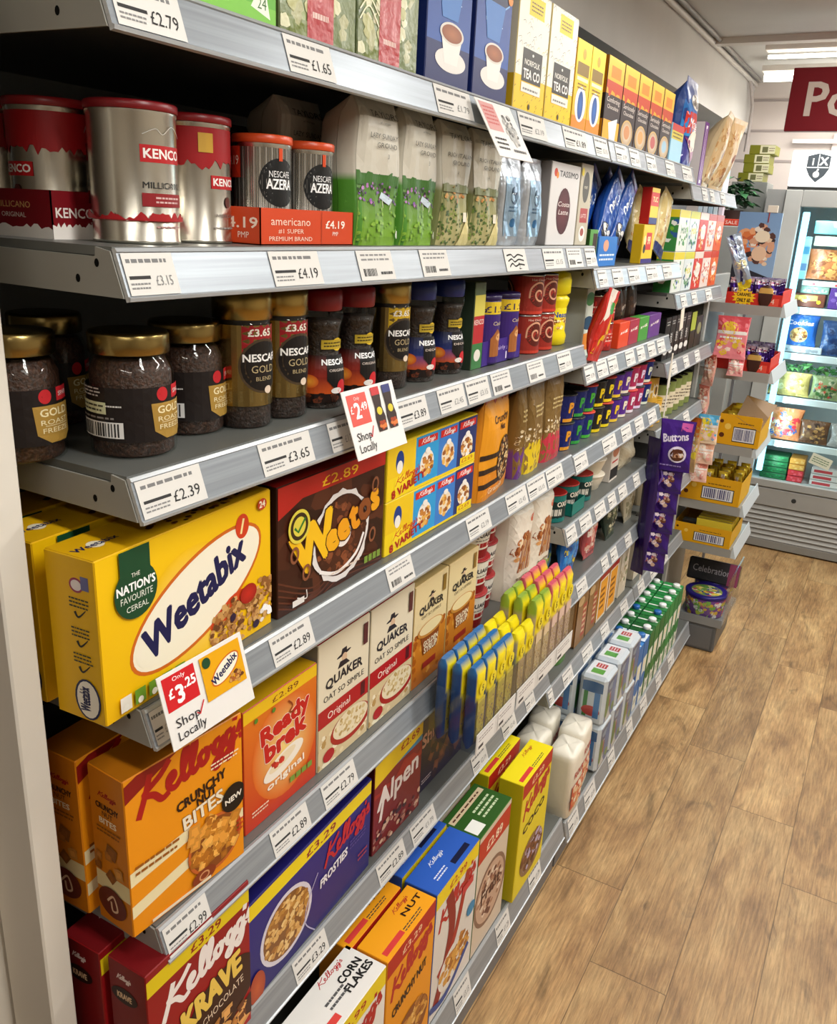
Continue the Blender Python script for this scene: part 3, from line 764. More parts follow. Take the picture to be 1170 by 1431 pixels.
def foilart(A):
    A.rect(0, 0, 1, .35, '#2c2f86'); A.rect(0, .35, 1, .75, '#2f8fd0', col2='#1c64b0'); A.rect(.05, .38, .95, .62, '#d0342c'); A.text('Magic', .5, .45, .1, '#ffffff', fit=.7, shear=.2, bold=.02)
    A.ell(.5, .74, .25, .09, '#e9e4dc'); A.food(.5, .74, .2, .07, 14, .04, ['#3a2a1e', '#1c1c20', '#8a5a30']); A.poly([(.1, .34), (.9, .2), (.6, .05)], '#8a2a6a'); A.ell(.5, .3, .2, .12, '#efe4d0')
o = softpack('coffee_bag', .16, .215, .08, '#1b3f86', foilart, n=2.6, mat='gloss', seed=4)
place(tag(o, 'blue foil bag with a red name band standing on the top shelf', 'bag', TOPG), (-.590, 2.425+.1, ZT['S1']), .05)
o = carton('biscuit_box', .05, .17, .16, '#5b2472', lambda A: (A.rect(0, 0, 1, 1, '#6d2f86'), A.rect(.3, .05, .7, .95, '#efe6f2'), A.rect(.36, .1, .64, .9, '#7a3c92')), lambda A: A.rect(0, 0, 1, 1, '#e4dcd8'))
place(tag(o, 'upright purple and white pack beside the blue foil bag', 'box', TOPG), (-.590, 2.66, ZT['S1c']))
def snackart(c1, cs, nm=None):
    def f(A):
        A.rect(0, 0, 1, 1, c1); A.food(.5, .45, .6, .4, 50, .07, cs, seed=6)
        if nm: A.text(nm, .5, .72, .09, '#ffffff', fit=.7)
    return f
o = softpack('snack_bag', .15, .21, .07, '#d8c49a', snackart('#d9b98a', ['#e3c998', '#c79a62', '#b27a44', '#f0e2c0', '#9a5a34']), n=2.4, top='pillow', mat='gloss')
place(tag(o, 'beige snack bag leaning beside the purple pack', 'bag', TOPG), (-.590, 2.82, ZT['S1c']), .1, 0, .25)
dup(o, (-.590, 2.98, ZT['S1c']), 'beige snack bag at the far end of the top shelf', rz=-.1)
o = carton('tissue_pack', .09, .15, .07, '#cfe6f2', lambda A: (A.rect(0, 0, 1, 1, '#d5eaf4'), [A.rect(.1+k*.2, .1, .17+k*.2, .95, '#9cc8e0') for k in range(4)], A.rect(0, 0, 1, .3, '#e8d8e8')))
place(tag(o, 'pale blue striped pack last on the top shelf', 'pack', TOPG), (-.598, 3.07, ZT['S1c']))

# ================================================================== COFFEE TINS AND BAGS
G2 = 'coffee tins and bags under the tea shelf'
def kenco(A):
    for c in (.52, .04, 1.02):
        A.rect(c-.1, .63, c+.1, .77, '#b3161c'); A.text('KENCO', c, .665, .075, '#f2eee8', bold=.03, fit=.175)
        A.text('MILLICANO', c, .42, .052, '#2b2b2b', fit=.19, bold=.0); A.rect(c-.1, .27, c+.1, .38, '#8e1d22'); A.words(c-.05, .29, c+.07, .36, 2, '#d9b8b4')
        A.stroke([(c-.09, .85), (c-.04, .9), (c-.01, .86), (c+.04, .93), (c+.1, .85)], .006, '#b9b6ae')
        A.words(c-.05, .08, c+.09, .12, 1, '#b08a86')
    A.zig(.19, .035, '#a81c22', 80, v2=.15)
k1 = tin('silver coffee tin with dark red lid, nearest the shelf edge and widest', .0395, .119, '#d6d2c6', '#7e0f18', kenco, 6, G2)
place(k1, (-.6395, .6016, ZT['S2']))
def kencor(A):
    A.zig(.67, .05, '#9a1218', 70, v2=1.0)
    for c in (.52, .1):
        A.rect(c-.07, .46, c+.1, .58, '#b3161c'); A.text('KENCO', c+.015, .49, .065, '#f2eee8', bold=.03, fit=.15); A.ell(c+.02, .34, .045, .05, '#5a2a22'); A.text('AMERICANO', c+.015, .2, .03, '#6a5a55', fit=.14)
        A.words(c-.06, .08, c+.1, .12, 1, '#9a928a'); A.rect(c-.12, .78, c-.06, .95, '#c59a3a')
k2 = tin('silver coffee tin with jagged red top band, between the plain silver tin and orange tray', .0395, .119, '#cfcabd', '#8a1219', kencor, 0, G2)
place(k2, (-.656, .693, ZT['S2']))
kt = dup(k2, (-.7285, .5865, ZT['S2']+.0015), 'red topped coffee tin at the front of the dark red cardboard tray', rz=-1.9)
kl = dup(k2, (-.812, .5865, ZT['S2']+.0015), 'red topped coffee tin at the back of the dark red cardboard tray', rz=-2.3)
def tray(name, w, h, d, col, art, lab, cat, loc, sideart=None, rz=0, t=.0012, backh=None):
    """open display tray, origin front near bottom corner"""
    m = MB(); bh = backh or h
    m.box(-d, 0, 0, w, 0, t, 'card', col)
    m.box(-t, 0, 0, w, 0, h, 'card', col); m.box(-d, -d+t, 0, w, 0, bh, 'card', col); m.box(-d, 0, 0, t, 0, h, 'card', col); m.box(-d, 0, w-t, w, 0, h, 'card', col)
    if art: art(Art(m, lambda u, v, o: (o, u*w, v*h), w, h))
    if sideart: sideart(Art(m, lambda u, v, o: (-d+u*d, -o, v*h), d, h))
    return place(tag(m.build(name), lab, cat), loc, rz)
def ktray(A): A.zig(.3, .06, '#efe9e2', 40, down=False, v2=.0, seed=9); A.text('KENCO', .3, .45, .2, '#f0e8e0', bold=.02, fit=.5)
def ktray_s(A): A.zig(.25, .06, '#efe9e2', 40, down=False, v2=.0, seed=9); A.text('MILLICANO', .74, .62, .13, '#e0b070', fit=.24); A.text('ORIGINAL', .74, .42, .1, '#e9d8cc', fit=.17)
tray('display_tray', .085, .042, .2, '#7d0f1a', ktray, 'dark red cardboard tray holding coffee tins by the post', 'tray', (-.685, .545, ZT['S2']), ktray_s)
def azera(A):
    for k in range(90): A.rect(k/90, 0, (k+.35)/90, 1, '#55534e' if k % 3 else '#a09e98'); A.o -= A.st
    A.o += A.st
    for c in (.52, .0, 1.0):
        A.ell(c, .62, .27, .27, '#151515'); A.text('NESCAFE', c, .68, .07, '#f0f0f0', fit=.14, bold=.01); A.text('AZERA', c, .55, .11, '#ffffff', fit=.17, bold=.02); A.rect(c-.012, .86, c+.012, 1, '#d2481c')
        for j in range(6): A.ell(c+.005, .3-j*.06, .02, .026, '#c63a1c')
    A.rect(.18, .66, .3, 1, '#c8321a'); A.text('4.19', .25, .8, .1, '#f4e8d8', fit=.08)
az = tin('silver striped tin with a black roundel, nearer one in the orange tray', .031, .107, '#d6d3ca', '#cf4a1e', azera, 20, G2, lidh=.009)
place(az, (-.631, .7745, ZT['S2']+.0022))
dup(az, (-.631, .8525, ZT['S2']+.0022), 'silver striped tin with a black roundel, farther one in the orange tray')
tray('display_tray', .172, .037, .075, '#cf4419', lambda A: (A.text('americano', .3, .55, .22, '#f7d8c4', fit=.4, bold=.01), A.text('#1 SUPER', .3, .33, .12, '#f7d8c4', fit=.26), A.text('PREMIUM BRAND', .3, .12, .12, '#f7d8c4', fit=.44), A.text('£4.19', .78, .5, .22, '#fff0e4', fit=.22, bold=.02), A.text('PMP', .78, .28, .12, '#fff0e4'), A.rect(.62, .02, .625, .98, '#a83512')),
     'orange cardboard tray holding the two striped coffee tins', 'tray', (-.594, .725, ZT['S2']), lambda A: (A.text('£4.19', .6, .45, .28, '#fbe2d2', fit=.7, bold=.02), A.text('PMP', .7, .18, .16, '#fbe2d2')))
def lazy(A):
    A.rect(0, .0, 1, .5, '#7fae33', col2='#3f6f2c'); A.rect(0, .5, 1, 1, '#cfcabb'); A.zig(.5, .02, '#3f6f2c', 20, v2=.42)
    A.food(.5, .36, .42, .08, 90, .014, ['#5d3a78', '#8b5fa8', '#3a2c3e', '#b37ab8', '#2f4a24'], seed=3); A.poly([(.55, .38), (.8, .33), (.72, .29), (.5, .34)], '#cfe0ec'); A.stroke([(.55, .38), (.6, .27)], .006, '#e8e2d0'); A.stroke([(.78, .33), (.74, .26)], .006, '#e8e2d0')
    A.food(.5, .14, .5, .12, 60, .016, ['#86b33a', '#78a832', '#8db840'], seed=5)
    A.text('TAYLORS', .55, .88, .042, '#4a4a44', fit=.72, bold=.01); A.text('of Harrogate', .55, .84, .014, '#6a6a60', fit=.3)
    A.text('LAZY SUNDAY', .52, .74, .034, '#5a5a54', fit=.72); A.text('GROUND', .6, .68, .034, '#4a4a44', fit=.5, bold=.01); A.text('3', .6, .61, .03, '#5a5a54'); A.ell(.92, .08, .03, .03, '#dfe6d0')
def ital(A):
    A.rect(0, 0, 1, .5, '#b9b07a', col2='#8a8a5a'); A.rect(0, .5, 1, 1, '#c9c4b4')
    A.food(.25, .2, .3, .2, 120, .016, ['#4f6a2c', '#6a8238', '#3d5424', '#8a9a4a'], seed=9); A.food(.3, .42, .25, .06, 30, .016, ['#d9a45a', '#c98a44', '#b87a3c']); A.poly([(.55, .0), (1, .0), (1, .4), (.8, .2)], '#d9cc8e'); A.rect(.72, .2, .82, .28, '#ece6d2')
    A.zig(.5, .03, '#7a8058', 14, v2=.44, seed=12)
    A.text('TAYLORS', .5, .86, .042, '#4a4a44', fit=.8, bold=.01); A.text('RICH ITALIAN', .52, .72, .034, '#5a5a54', fit=.82); A.text('GROUND', .55, .66, .034, '#4a4a44', fit=.6, bold=.01); A.text('4', .5, .58, .035, '#4a4a44')
def lazyc(u, v): return '#4d8a2a' if v < .5 else '#c6c0b0'
def italc(u, v): return '#7d8250' if v < .5 else '#bdb7a6'
t1 = softpack('coffee_bag', .098, .165, .06, '#bdb7a8', lazy, n=7, colfn=lazyc, topw=.93, ts=.84, seal=.02, seed=2)
place(tag(t1, 'green and grey ground coffee bag beside the orange tray', 'coffee bag', G2), (-.590, .948, ZT['S2']), -.03)
dup(t1, (-.590, 1.052, ZT['S2']), 'green and grey ground coffee bag between its twin and the hillside bags', rz=.03)
dup(t1, (-.69, .93, ZT['S2']), 'green and grey ground coffee bag behind the striped tins', rz=0)
t3 = softpack('coffee_bag', .098, .163, .06, '#bdb7a8', ital, n=7, colfn=italc, topw=.93, ts=.84, seal=.02, seed=5)
place(tag(t3, 'hillside picture coffee bag beside the green and grey ones', 'coffee bag', G2), (-.590, 1.156, ZT['S2']), .02)
dup(t3, (-.590, 1.259, ZT['S2']), 'hillside picture coffee bag partly behind the hanging offer card', rz=-.02)
def bluebag(A):
    A.rect(.12, .1, .88, .75, '#a9c8e2'); A.ell(.5, .55, .11, .1, '#24405e'); A.stroke([(.35, .57), (.65, .57)], .012, '#e8eef4'); A.ell(.5, .25, .06, .05, '#4a86c0'); A.words(.3, .36, .7, .44, 2, '#6a8cae')
b1 = softpack('coffee_bag', .085, .14, .055, '#c9d0d8', bluebag, n=4, mat='foil', seed=3)
place(tag(b1, 'silvery pale blue coffee bag under the hanging offer card', 'coffee bag', G2), (-.590, 1.36, ZT['S2']))
dup(b1, (-.590, 1.457, ZT['S2']), 'silvery pale blue coffee bag beside the white capsule box', rz=.05)
def tass(A):
    A.rect(0, 0, 1, 1, '#d9d6d4'); A.ell(.14, .88, .06, .05, '#d0442c'); A.ell(.2, .85, .04, .04, '#e08a2c'); A.text('TASSIMO', .6, .84, .07, '#3c3c40', fit=.66, bold=.02)
    A.ell(.5, .42, .25, .29, '#6a1f28', rim='#4a141c', n=20); A.text('Costa', .5, .48, .06, '#f0e6e0', fit=.4, shear=.2); A.text('Latte', .5, .38, .06, '#f0e6e0', fit=.35, shear=.2)
o = carton('capsule_box', .15, .142, .08, '#cfccca', tass, lambda A: (A.rect(0, 0, 1, 1, '#8f8a88'), A.rect(.2, .2, .8, .7, '#5a2a30')))
place(tag(o, 'white coffee capsule box with a maroon oval', 'box', G2), (-.590, 1.518, ZT['S2']))
def lor(A):
    A.rect(0, 0, 1, 1, '#c4bba6'); A.ell(.5, .72, .13, .19, '#5a5650'); A.text('MOMENT', .5, .7, .035, '#e8e0cc', fit=.3); A.rect(.2, .28, .85, .46, '#b04444'); A.text('LATTE', .5, .34, .05, '#f4e8e0', fit=.45); A.ell(.5, .14, .12, .1, '#f1ece4'); A.ell(.5, .16, .07, .05, '#a04c44'); A.ell(.12, .9, .05, .05, '#e8d23a')
o = carton('capsule_box', .068, .15, .075, '#b5ad9a', lor)
place(tag(o, 'beige capsule box with red band at the end of the coffee shelf', 'box', G2), (-.590, 1.674, ZT['S2']))
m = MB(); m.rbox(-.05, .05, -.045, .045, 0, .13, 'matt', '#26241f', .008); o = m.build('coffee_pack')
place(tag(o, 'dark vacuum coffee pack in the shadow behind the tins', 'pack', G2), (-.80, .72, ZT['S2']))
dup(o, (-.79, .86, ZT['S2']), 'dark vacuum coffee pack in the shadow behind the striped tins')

# ================================================================== COFFEE JARS
G3 = 'jars and tubs on the coffee jar shelf'
def gold_label(A):
    # dark wrap with a gold shield, facing u=.5
    A.rect(.12, .1, .66, .84, '#1d1615')
    A.ell(.57, .74, .095, .095, '#c0242c'); A.rect(.62, .66, .7, .84, '#c8242e'); A.text('SPAR', .66, .72, .06, '#f7e6e4', fit=.06)
    A.poly([(.52, .62), (.7, .62), (.7, .2), (.66, .12), (.58, .12), (.53, .24)], '#a8843a'); A.text('GOLD', .61, .48, .1, '#efe2b6', fit=.13, bold=.02); A.text('ROAST', .61, .37, .065, '#efe2b6', fit=.13); A.text('FREEZE', .61, .26, .065, '#efe2b6', fit=.12); A.rect(.56, .35, .67, .357, '#efe2b6')
    A.words(.16, .7, .34, .84, 3, '#cfcac4'); A.rect(.2, .48, .36, .64, '#d8dcb4'); A.words(.21, .5, .35, .62, 2, '#4a4a3a'); A.words(.36, .57, .42, .62, 1, '#e0ddd8'); A.bars(.22, .16, .42, .38, '#e4e2de', '#2c2c2c', 16); A.words(.2, .4, .4, .46, 1, '#8a8480')
def jar_round(label, lab, lidcol='#a58f58', r=.041, h=.118):
    e = empty('coffee_jar', (0, 0, 0), label, 'jar', G3)
    rp = lambda z: r if z < .082 else (r-.008*((z-.082)/.014) if z < .096 else r-.008)
    m = MB(); m.lathe([(r-.006, .001), (r-.0028, .004), (r-.0028, .080), (r-.008, .092), (.0001, .0925)], 40, 'granules', '#3c2214', cap=True); m.build('coffee_granules', e)
    m = MB(); m.lathe([(r-.005, 0), (r-.001, .002), (r, .006), (r, .08), (r-.003, .089), (r-.008, .096), (r-.0085, .102)], 48, 'glass', '#ffffff', cap=False)
    m.build('glass_body', e)
    m = MB(); lab(cylart(m, r+.0002, .010, .080, 20, 'card')); m.build('jar_label', e)
    m = MB(); n = 72
    def fn(u, v):
        a = u*2*PI; k = int(round(v*5)); rr, z = [(r-.0045, .0975), (r-.0035, .0985), (r-.0035, .115), (r-.005, .1175), (r-.008, .118), (.0001, .1175)][k]
        return (rr*math.cos(a), rr*math.sin(a), z)
    m.grid(fn, n, 5, 'tin', lidcol, True, wrapu=True); m.build('lid', e)
    return e
j1 = jar_round('round glass coffee jar with gold lid standing nearest the shelf corner', gold_label)
place(j1, (-.641, .5845, ZT['S3']), -.1)
dup(j1, (-.664, .683, ZT['S3']), 'round glass coffee jar with gold lid beside the tall gold jars', rz=-.02)
dup(j1, (-.705, .505, ZT['S3']), 'round glass coffee jar with gold lid half hidden by the post', rz=-.12)
dup(j1, (-.80, .615, ZT['S3']), 'round glass coffee jar showing only its gold lid behind the front jars', rz=0)
def tall_jar(label, band, price, r=.032, h=.152):
    e = empty('coffee_jar', (0, 0, 0), label, 'jar', G3)
    m = MB(); m.lathe([(r-.004, .001), (r-.002, .004), (r-.002, .1), (.0001, .1)], 36, 'granules', '#2b180f'); m.build('coffee_granules', e)
    m = MB(); m.lathe([(r-.004, 0), (r, .003), (r, .022), (r-.0008, .024), (r-.0008, .114), (r-.003, .118)], 44, 'glass', '#ffffff', cap=False); m.build('glass_body', e)
    m = MB(); A = cylart(m, r-.0004, .026, .114, 10, 'tin'); A.rect(0, 0, 1, 1, '#a08a55'); A.mat = 'card'
    for k in range(8): A.rect(0, .06+k*.018, .9, .066+k*.018, '#76653a'); A.o -= A.st
    A.rect(.4, .62, .62, 1, band); A.rect(.12, .0, .2, .95, '#cfbf8e')
    A.text(price, .51, .87, .085, '#f6efe0', fit=.15, bold=.03); A.ell(.53, .5, .34, .34, '#4a3a26'); A.ell(.53, .5, .31, .31, '#17110e')
    A.text('NESCAFE', .53, .56, .09, '#f4f2ee', fit=.25, bold=.03); A.text('GOLD', .53, .42, .09, '#b9a67c', fit=.16, bold=.01); A.text('BLEND', .53, .32, .05, '#b9a67c', fit=.11); A.ell(.555, .2, .06, .05, '#e0cdb8'); m.build('jar_label', e)
    m = MB(); m.lathe([(r-.0005, .119), (r+.0006, .1195), (r+.0006, h-.001), (r-.001, h), (.0001, h)], 44, 'tin', '#b59a58', cap=False); m.build('lid', e)
    m = MB(); m.lathe([(r-.002, .113), (r-.002, .119)], 36, 'plastic', '#1c1714', cap=False); m.build('neck_seal', e)
    return e
a = tall_jar('tall gold capped coffee jar with red price band, nearer of the pair', '#9e1a20', '£3.65'); place(a, (-.633, .740, ZT['S3']), -.1)
dup(a, (-.633, .8065, ZT['S3']), 'tall gold capped coffee jar with red price band, beside the red capped jars', rz=-.12)
a = tall_jar('tall gold capped coffee jar with yellow price band', '#d8b020', '£3.65', .031); place(a, (-.633, 1.050, ZT['S3']), -.2)
def hour_jar(label, lid, sky, blue=False, r=.03, h=.145):
    e = empty('coffee_jar', (0, 0, 0), label, 'jar', G3)
    def rr(z):
        t = z/.118
        return r*(.97-.16*math.sin(PI*min(1, max(0, (t-.42)/.5)))) if t > .42 else r*.97+r*.03*math.sin(PI*t/.42)
    zs = [i*.118/20 for i in range(21)]
    m = MB(); m.lathe([(rr(z)-.002, z+.0008) for z in zs[:19]]+[(.0001, zs[18]+.001)], 36, 'granules', '#241309'); m.build('coffee_granules', e)
    m = MB(); m.lathe([(rr(0)-.003, 0)]+[(rr(z), z+.001) for z in zs], 40, 'glass', '#ffffff', cap=False); m.build('glass_body', e)
    m = MB(); A = cylart(m, lambda v: rr(.008+v*.094), .008, .102, 22, 'card', .007)
    A.rect(.28, 0, .72, .62, '#1a0f0c'); A.rect(.28, .12, .72, .34, '#c8541c', col2='#7a1c10' if not blue else '#4a3a7a'); A.rect(.28, .34, .72, .62, '#8a2418' if not blue else '#1e2c6a', col2='#2a0c0a' if not blue else '#101638')
    A.ell(.38, .28, .12, .09, '#f2a83a', rim='#c8541c'); A.food(.45, .05, .3, .06, 20, .04, ['#3a1c10', '#6a3018', '#1c0e08'])
    A.poly([(.5, .62), (.72, .62), (.72, .02), (.62, .05), (.5, .3)], '#14100f'); A.text('NESCAFE', .585, .5, .07, '#ffffff', fit=.24, bold=.04); A.text('ORIGINAL' if not blue else 'DECAF', .59, .41, .035, '#e8d8cc', fit=.15)
    A.ell(.62, .2, .085, .1, '#c9242c'); A.ell(.57, .16, .08, .04, '#e8e2dc'); A.ell(.6, .76, .1, .085, '#d8b424'); A.rect(.46, .7, .66, .82, '#b59a2a'); A.words(.48, .72, .64, .8, 2, '#3a3010')
    m.build('jar_label', e)
    m = MB(); m.lathe([(r*.86, .1195), (r*.9, .121), (r*.93, h-.012), (r*.9, h-.002), (r*.8, h), (.0001, h)], 36, 'plastic', lid, cap=False); m.build('lid', e)
    return e
a = hour_jar('dark coffee jar with red cap beside the tall gold jars', '#8c1620', 1); place(a, (-.63, .882, ZT['S3']), -.25)
dup(a, (-.63, .958, ZT['S3']), 'dark coffee jar with red cap, beside the yellow banded jar', rz=-.28)
dup(a, (-.70, 1.04, ZT['S3']), 'dark coffee jar with red cap standing behind the yellow banded jar', rz=-.28)
a = hour_jar('dark coffee jar with blue cap, nearer one of two', '#1c2e78', 1, True); place(a, (-.63, 1.128, ZT['S3']), -.25)
dup(a, (-.63, 1.222, ZT['S3']), 'dark coffee jar with blue cap beside the sachet pack', rz=-.28)
def sach(A):
    A.rect(0, 0, 1, .3, '#3c7a44'); A.rect(0, .3, 1, .62, '#b82a30'); A.rect(0, .62, 1, .86, '#d8cc5a'); A.text('KENCO', .5, .52, .06, '#f4efe6', fit=.9); A.ell(.5, .16, .09, .07, '#e8e2d6')
o = carton('sachet_pack', .04, .14, .06, '#5a6a4a', sach, lambda A: A.rect(0, 0, 1, 1, '#2c3a2c')); place(tag(o, 'slim green and red sachet pack beside the blue capped jars', 'pack', G3), (-.60, 1.262, ZT['S3']))
def cadart(A):
    A.rect(0, 0, 1, .78, '#3a1f70'); A.rect(0, .8, 1, 1, '#e2c22a')
    for c in (.5,): A.text('£1.99', c, .83, .1, '#3a2a50', fit=.3, bold=.02); A.text('Cadbury', c+.05, .62, .06, '#d9c8a0', fit=.22, shear=.2); A.poly([(.42, .1), (.58, .1), (.62, .42), (.5, .56), (.42, .4)], '#a2602e'); A.ell(.53, .42, .09, .06, '#e0a870')
def choc(label, loc):
    e = empty('chocolate_tub', loc, label, 'tub', G3)
    m = MB(); m.lathe([(.03, 0), (.031, .001), (.031, .105), (.03, .106)], 36, 'card', '#2f1a60'); cadart(cylart(m, .031, .003, .104, 4)); m.build('body', e)
    m = MB(); m.lathe([(.0312, .1063), (.0318, .107), (.0318, .113), (.03, .115), (.0001, .114)], 36, 'plastic', '#25154c', cap=False); m.build('lid', e); return e
choc('purple chocolate tub with yellow price band, nearer one in its tray', (-.6245, 1.345, ZT['S3']+.0022)); choc('purple chocolate tub with yellow price band, farther one in its tray', (-.6245, 1.425, ZT['S3']+.0022))
tray('display_tray', .165, .042, .075, '#3b2080', lambda A: (A.text('fairly good', .6, .55, .16, '#cdbcf0', fit=.5), A.ell(.35, .3, .16, .2, '#c9a8e8'), A.rect(.6, .12, .66, .42, '#e8e0f8'), A.rect(.76, .12, .82, .42, '#e8e0f8')), 'purple cardboard tray holding the two chocolate tubs', 'tray', (-.60, 1.302, ZT['S3']), lambda A: A.rect(0, 0, 1, 1, '#2a1660'))
def spiral(A):
    A.rect(0, 0, 1, 1, '#9a2a1e')
    for c in (.5, .14, .86):
        A.ell(c, .55, .36, .36, '#5a1a10')
        P = [(c+(.03+.012*k)*.62*math.cos(k*.75), .55+(.03+.026*k)*math.sin(k*.75)) for k in range(14)]
        A.stroke(P, .05, '#d9a080')
    A.rect(0, .0, 1, .08, '#c23a28'); A.text('Hot Chocolate', .5, .9, .06, '#f0d8c4', fit=.2)
def can(name, label, cat, r, h, col, art, group, lid='#b8b8b8', rot=0, mat='card', topmat='tin', rim=.0012):
    e = empty(name, (0, 0, 0), label, cat, group)
    m = MB(); m.lathe([(r-.002, 0), (r, .0012), (r, h-.003)], 32, mat, col); art(cylart(m, r, .002, h-.004, rot)); m.build('body', e)
    m = MB(); m.lathe([(r, h-.003), (r+rim, h-.0022), (r+rim, h-.0004), (r, h), (r-.003, h-.0012), (.0001, h-.0014)], 32, topmat, lid, cap=False); m.build('lid', e)
    return e
c1 = can('chocolate_tin', 'red spiral patterned tin, lower one beside the purple tubs', 'tin', .033, .072, '#8e241a', spiral, G3, rot=14)
place(c1, (-.625, 1.531, ZT['S3']))
dup(c1, (-.625, 1.531, ZT['S3']+.0724), 'red spiral patterned tin stacked on top beside the purple tubs')
dup(c1, (-.625, 1.602, ZT['S3']), 'red spiral patterned tin, lower one beside the yellow tub')
dup(c1, (-.625, 1.602, ZT['S3']+.0724), 'red spiral patterned tin stacked on top beside the yellow tub')
# yellow milkshake tub
e = empty('milkshake_tub', (-.632, 1.688, ZT['S3']), 'bright yellow plastic tub with a domed yellow cap', 'tub', G3)
m = MB(); m.lathe([(.03, 0), (.036, .004), (.037, .02), (.033, .03), (.033, .075), (.037, .088), (.037, .094), (.030, .1)], 40, 'plastic', '#e9d400')
A = cylart(m, .033, .03, .075, 10); A.rect(.3, 0, .74, 1, '#f4e028'); A.text('Nesquik', .5, .6, .22, '#2a4fa0', fit=.26, bold=.04); A.food(.5, .3, .7, .25, 40, .07, ['#8a4a1e', '#f6ee9a', '#c98a2c', '#fff6c0'], seed=3); m.build('body', e)
m = MB(); m.lathe([(.031, .1004), (.038, .104), (.038, .13), (.034, .143), (.02, .147), (.0001, .147)], 40, 'plastic', '#efe112', cap=False); m.build('cap', e)

# ================================================================== CEREALS, WHEAT BISCUIT SHELF
G4 = 'packs on the wheat biscuit shelf'
def weet(A):
    A.rect(0, 0, 1, 1, '#f0bc08', col2='#f6c70c'); A.ell(.5, .45, .45, .4, '#fbe27a', rim='#f2c010', n=30)
    # slanted oval with orange ring
    def oval(ru, rv, col, du=0): A.ell(.53+du, .5, ru, rv, col, rot=21, n=44)
    oval(.66, .285, '#d06a1c'); oval(.635, .26, '#f8f2dc')
    A.ell(.7, .29, .2, .07, '#d0451c', rot=21); oval(.61, .235, '#f8f2dc')
    A.text('Weetabix', .535, .43, .2, '#14184e', fit=.63, rot=21, bold=.045, shear=.2)
    A.ell(.8, .83, .07, .085, '#d2401c'); A.stroke([(.79, .78), (.81, .88)], .02, '#f6e2a0')
    A.food(.74, .18, .26, .17, 200, .022, ['#b8834a', '#8f5c2c', '#d6a868', '#6b4020', '#c99858', '#a87038'], seed=2); A.food(.93, .24, .18, .16, 90, .022, ['#b8834a', '#8f5c2c', '#d6a868', '#c99858'], seed=7)
    A.ell(.83, .33, .09, .07, '#c8281c', rim='#a01c14'); A.ell(.72, .22, .03, .03, '#2c1c3c'); A.ell(.88, .07, .035, .03, '#2c1c3c'); A.food(.95, .09, .06, .08, 10, .03, ['#efe8e0', '#ffffff'], seed=3)
    A.ell(.175, .74, .165, .165, '#15482c', n=32); A.rect(.1, .84, .25, 1, '#15482c'); A.text('THE', .175, .83, .025, '#f2f2e8'); A.text("NATION'S", .175, .75, .05, '#ffffff', fit=.19, bold=.03); A.text('FAVOURITE', .175, .69, .04, '#e9efe2', fit=.16); A.text('CEREAL', .175, .63, .035, '#e9efe2', fit=.11)
    A.ell(.93, .93, .05, .04, '#c8421c'); A.text('24', .93, .908, .045, '#fff6e0', bold=.03)
    for k in range(5):
        A.rect(.06+k*.072, .035, .115+k*.072, .13, '#f1efe4' if k == 0 else '#6a9a2c'); A.ell(.0875+k*.072, .055, .022, .022, '#f6f6ec')
    A.rect(.05, .015, .42, .022, '#7a6a10')
def weet_s(A):
    A.rect(0, 0, 1, 1, '#e8b60c'); A.ell(.62, .84, .05, .04, '#efe6e6'); A.ring(.62, .84, .04, .032, .012, '#a03a5a'); A.rect(.72, .82, .88, .9, '#6a6a9a')
    for k, v in enumerate((.7, .52, .36)):
        A.stroke([(.55, v-.02), (.62, v-.05), (.78, v-.0)], .02, '#1c1c1c', taper=True); A.words(.45, v, .85, v+.07, 3, '#3a3a2a', seed=k)
    A.ell(.68, .14, .1, .13, '#1c2450', n=20); A.ell(.68, .14, .085, .118, '#f4efe0', n=20); A.text('Weetabix', .72, .14, .075, '#14184e', rot=90, fit=.42, bold=.03)
def weet_t(A):
    A.rect(0, 0, 1, 1, '#e2ae0c')
    A.ell(.12, .5, .14, .14, '#f2ead0', n=20); A.text('Weetabix', .12, .44, .14, '#14184e', fit=.2, bold=.03)
    A.food(.62, .35, 1.2, .3, 60, .06, ['#5a2a14', '#8a4a1e', '#3a1c10', '#b8701e'], seed=5)
wb = carton('cereal_box', .262, .169, .062, '#e9b80e', weet, weet_s, weet_t)
place(tag(wb, 'large yellow wheat biscuit box with a slanted white oval, front one', 'cereal box', G4), (-.578, .472, ZT['S4']), .05)
dup(wb, (-.658, .470, ZT['S4']), 'yellow wheat biscuit box directly behind the front one', rz=.03)
dup(wb, (-.730, .470, ZT['S4']), 'yellow wheat biscuit box third in the row behind the post', rz=.0)
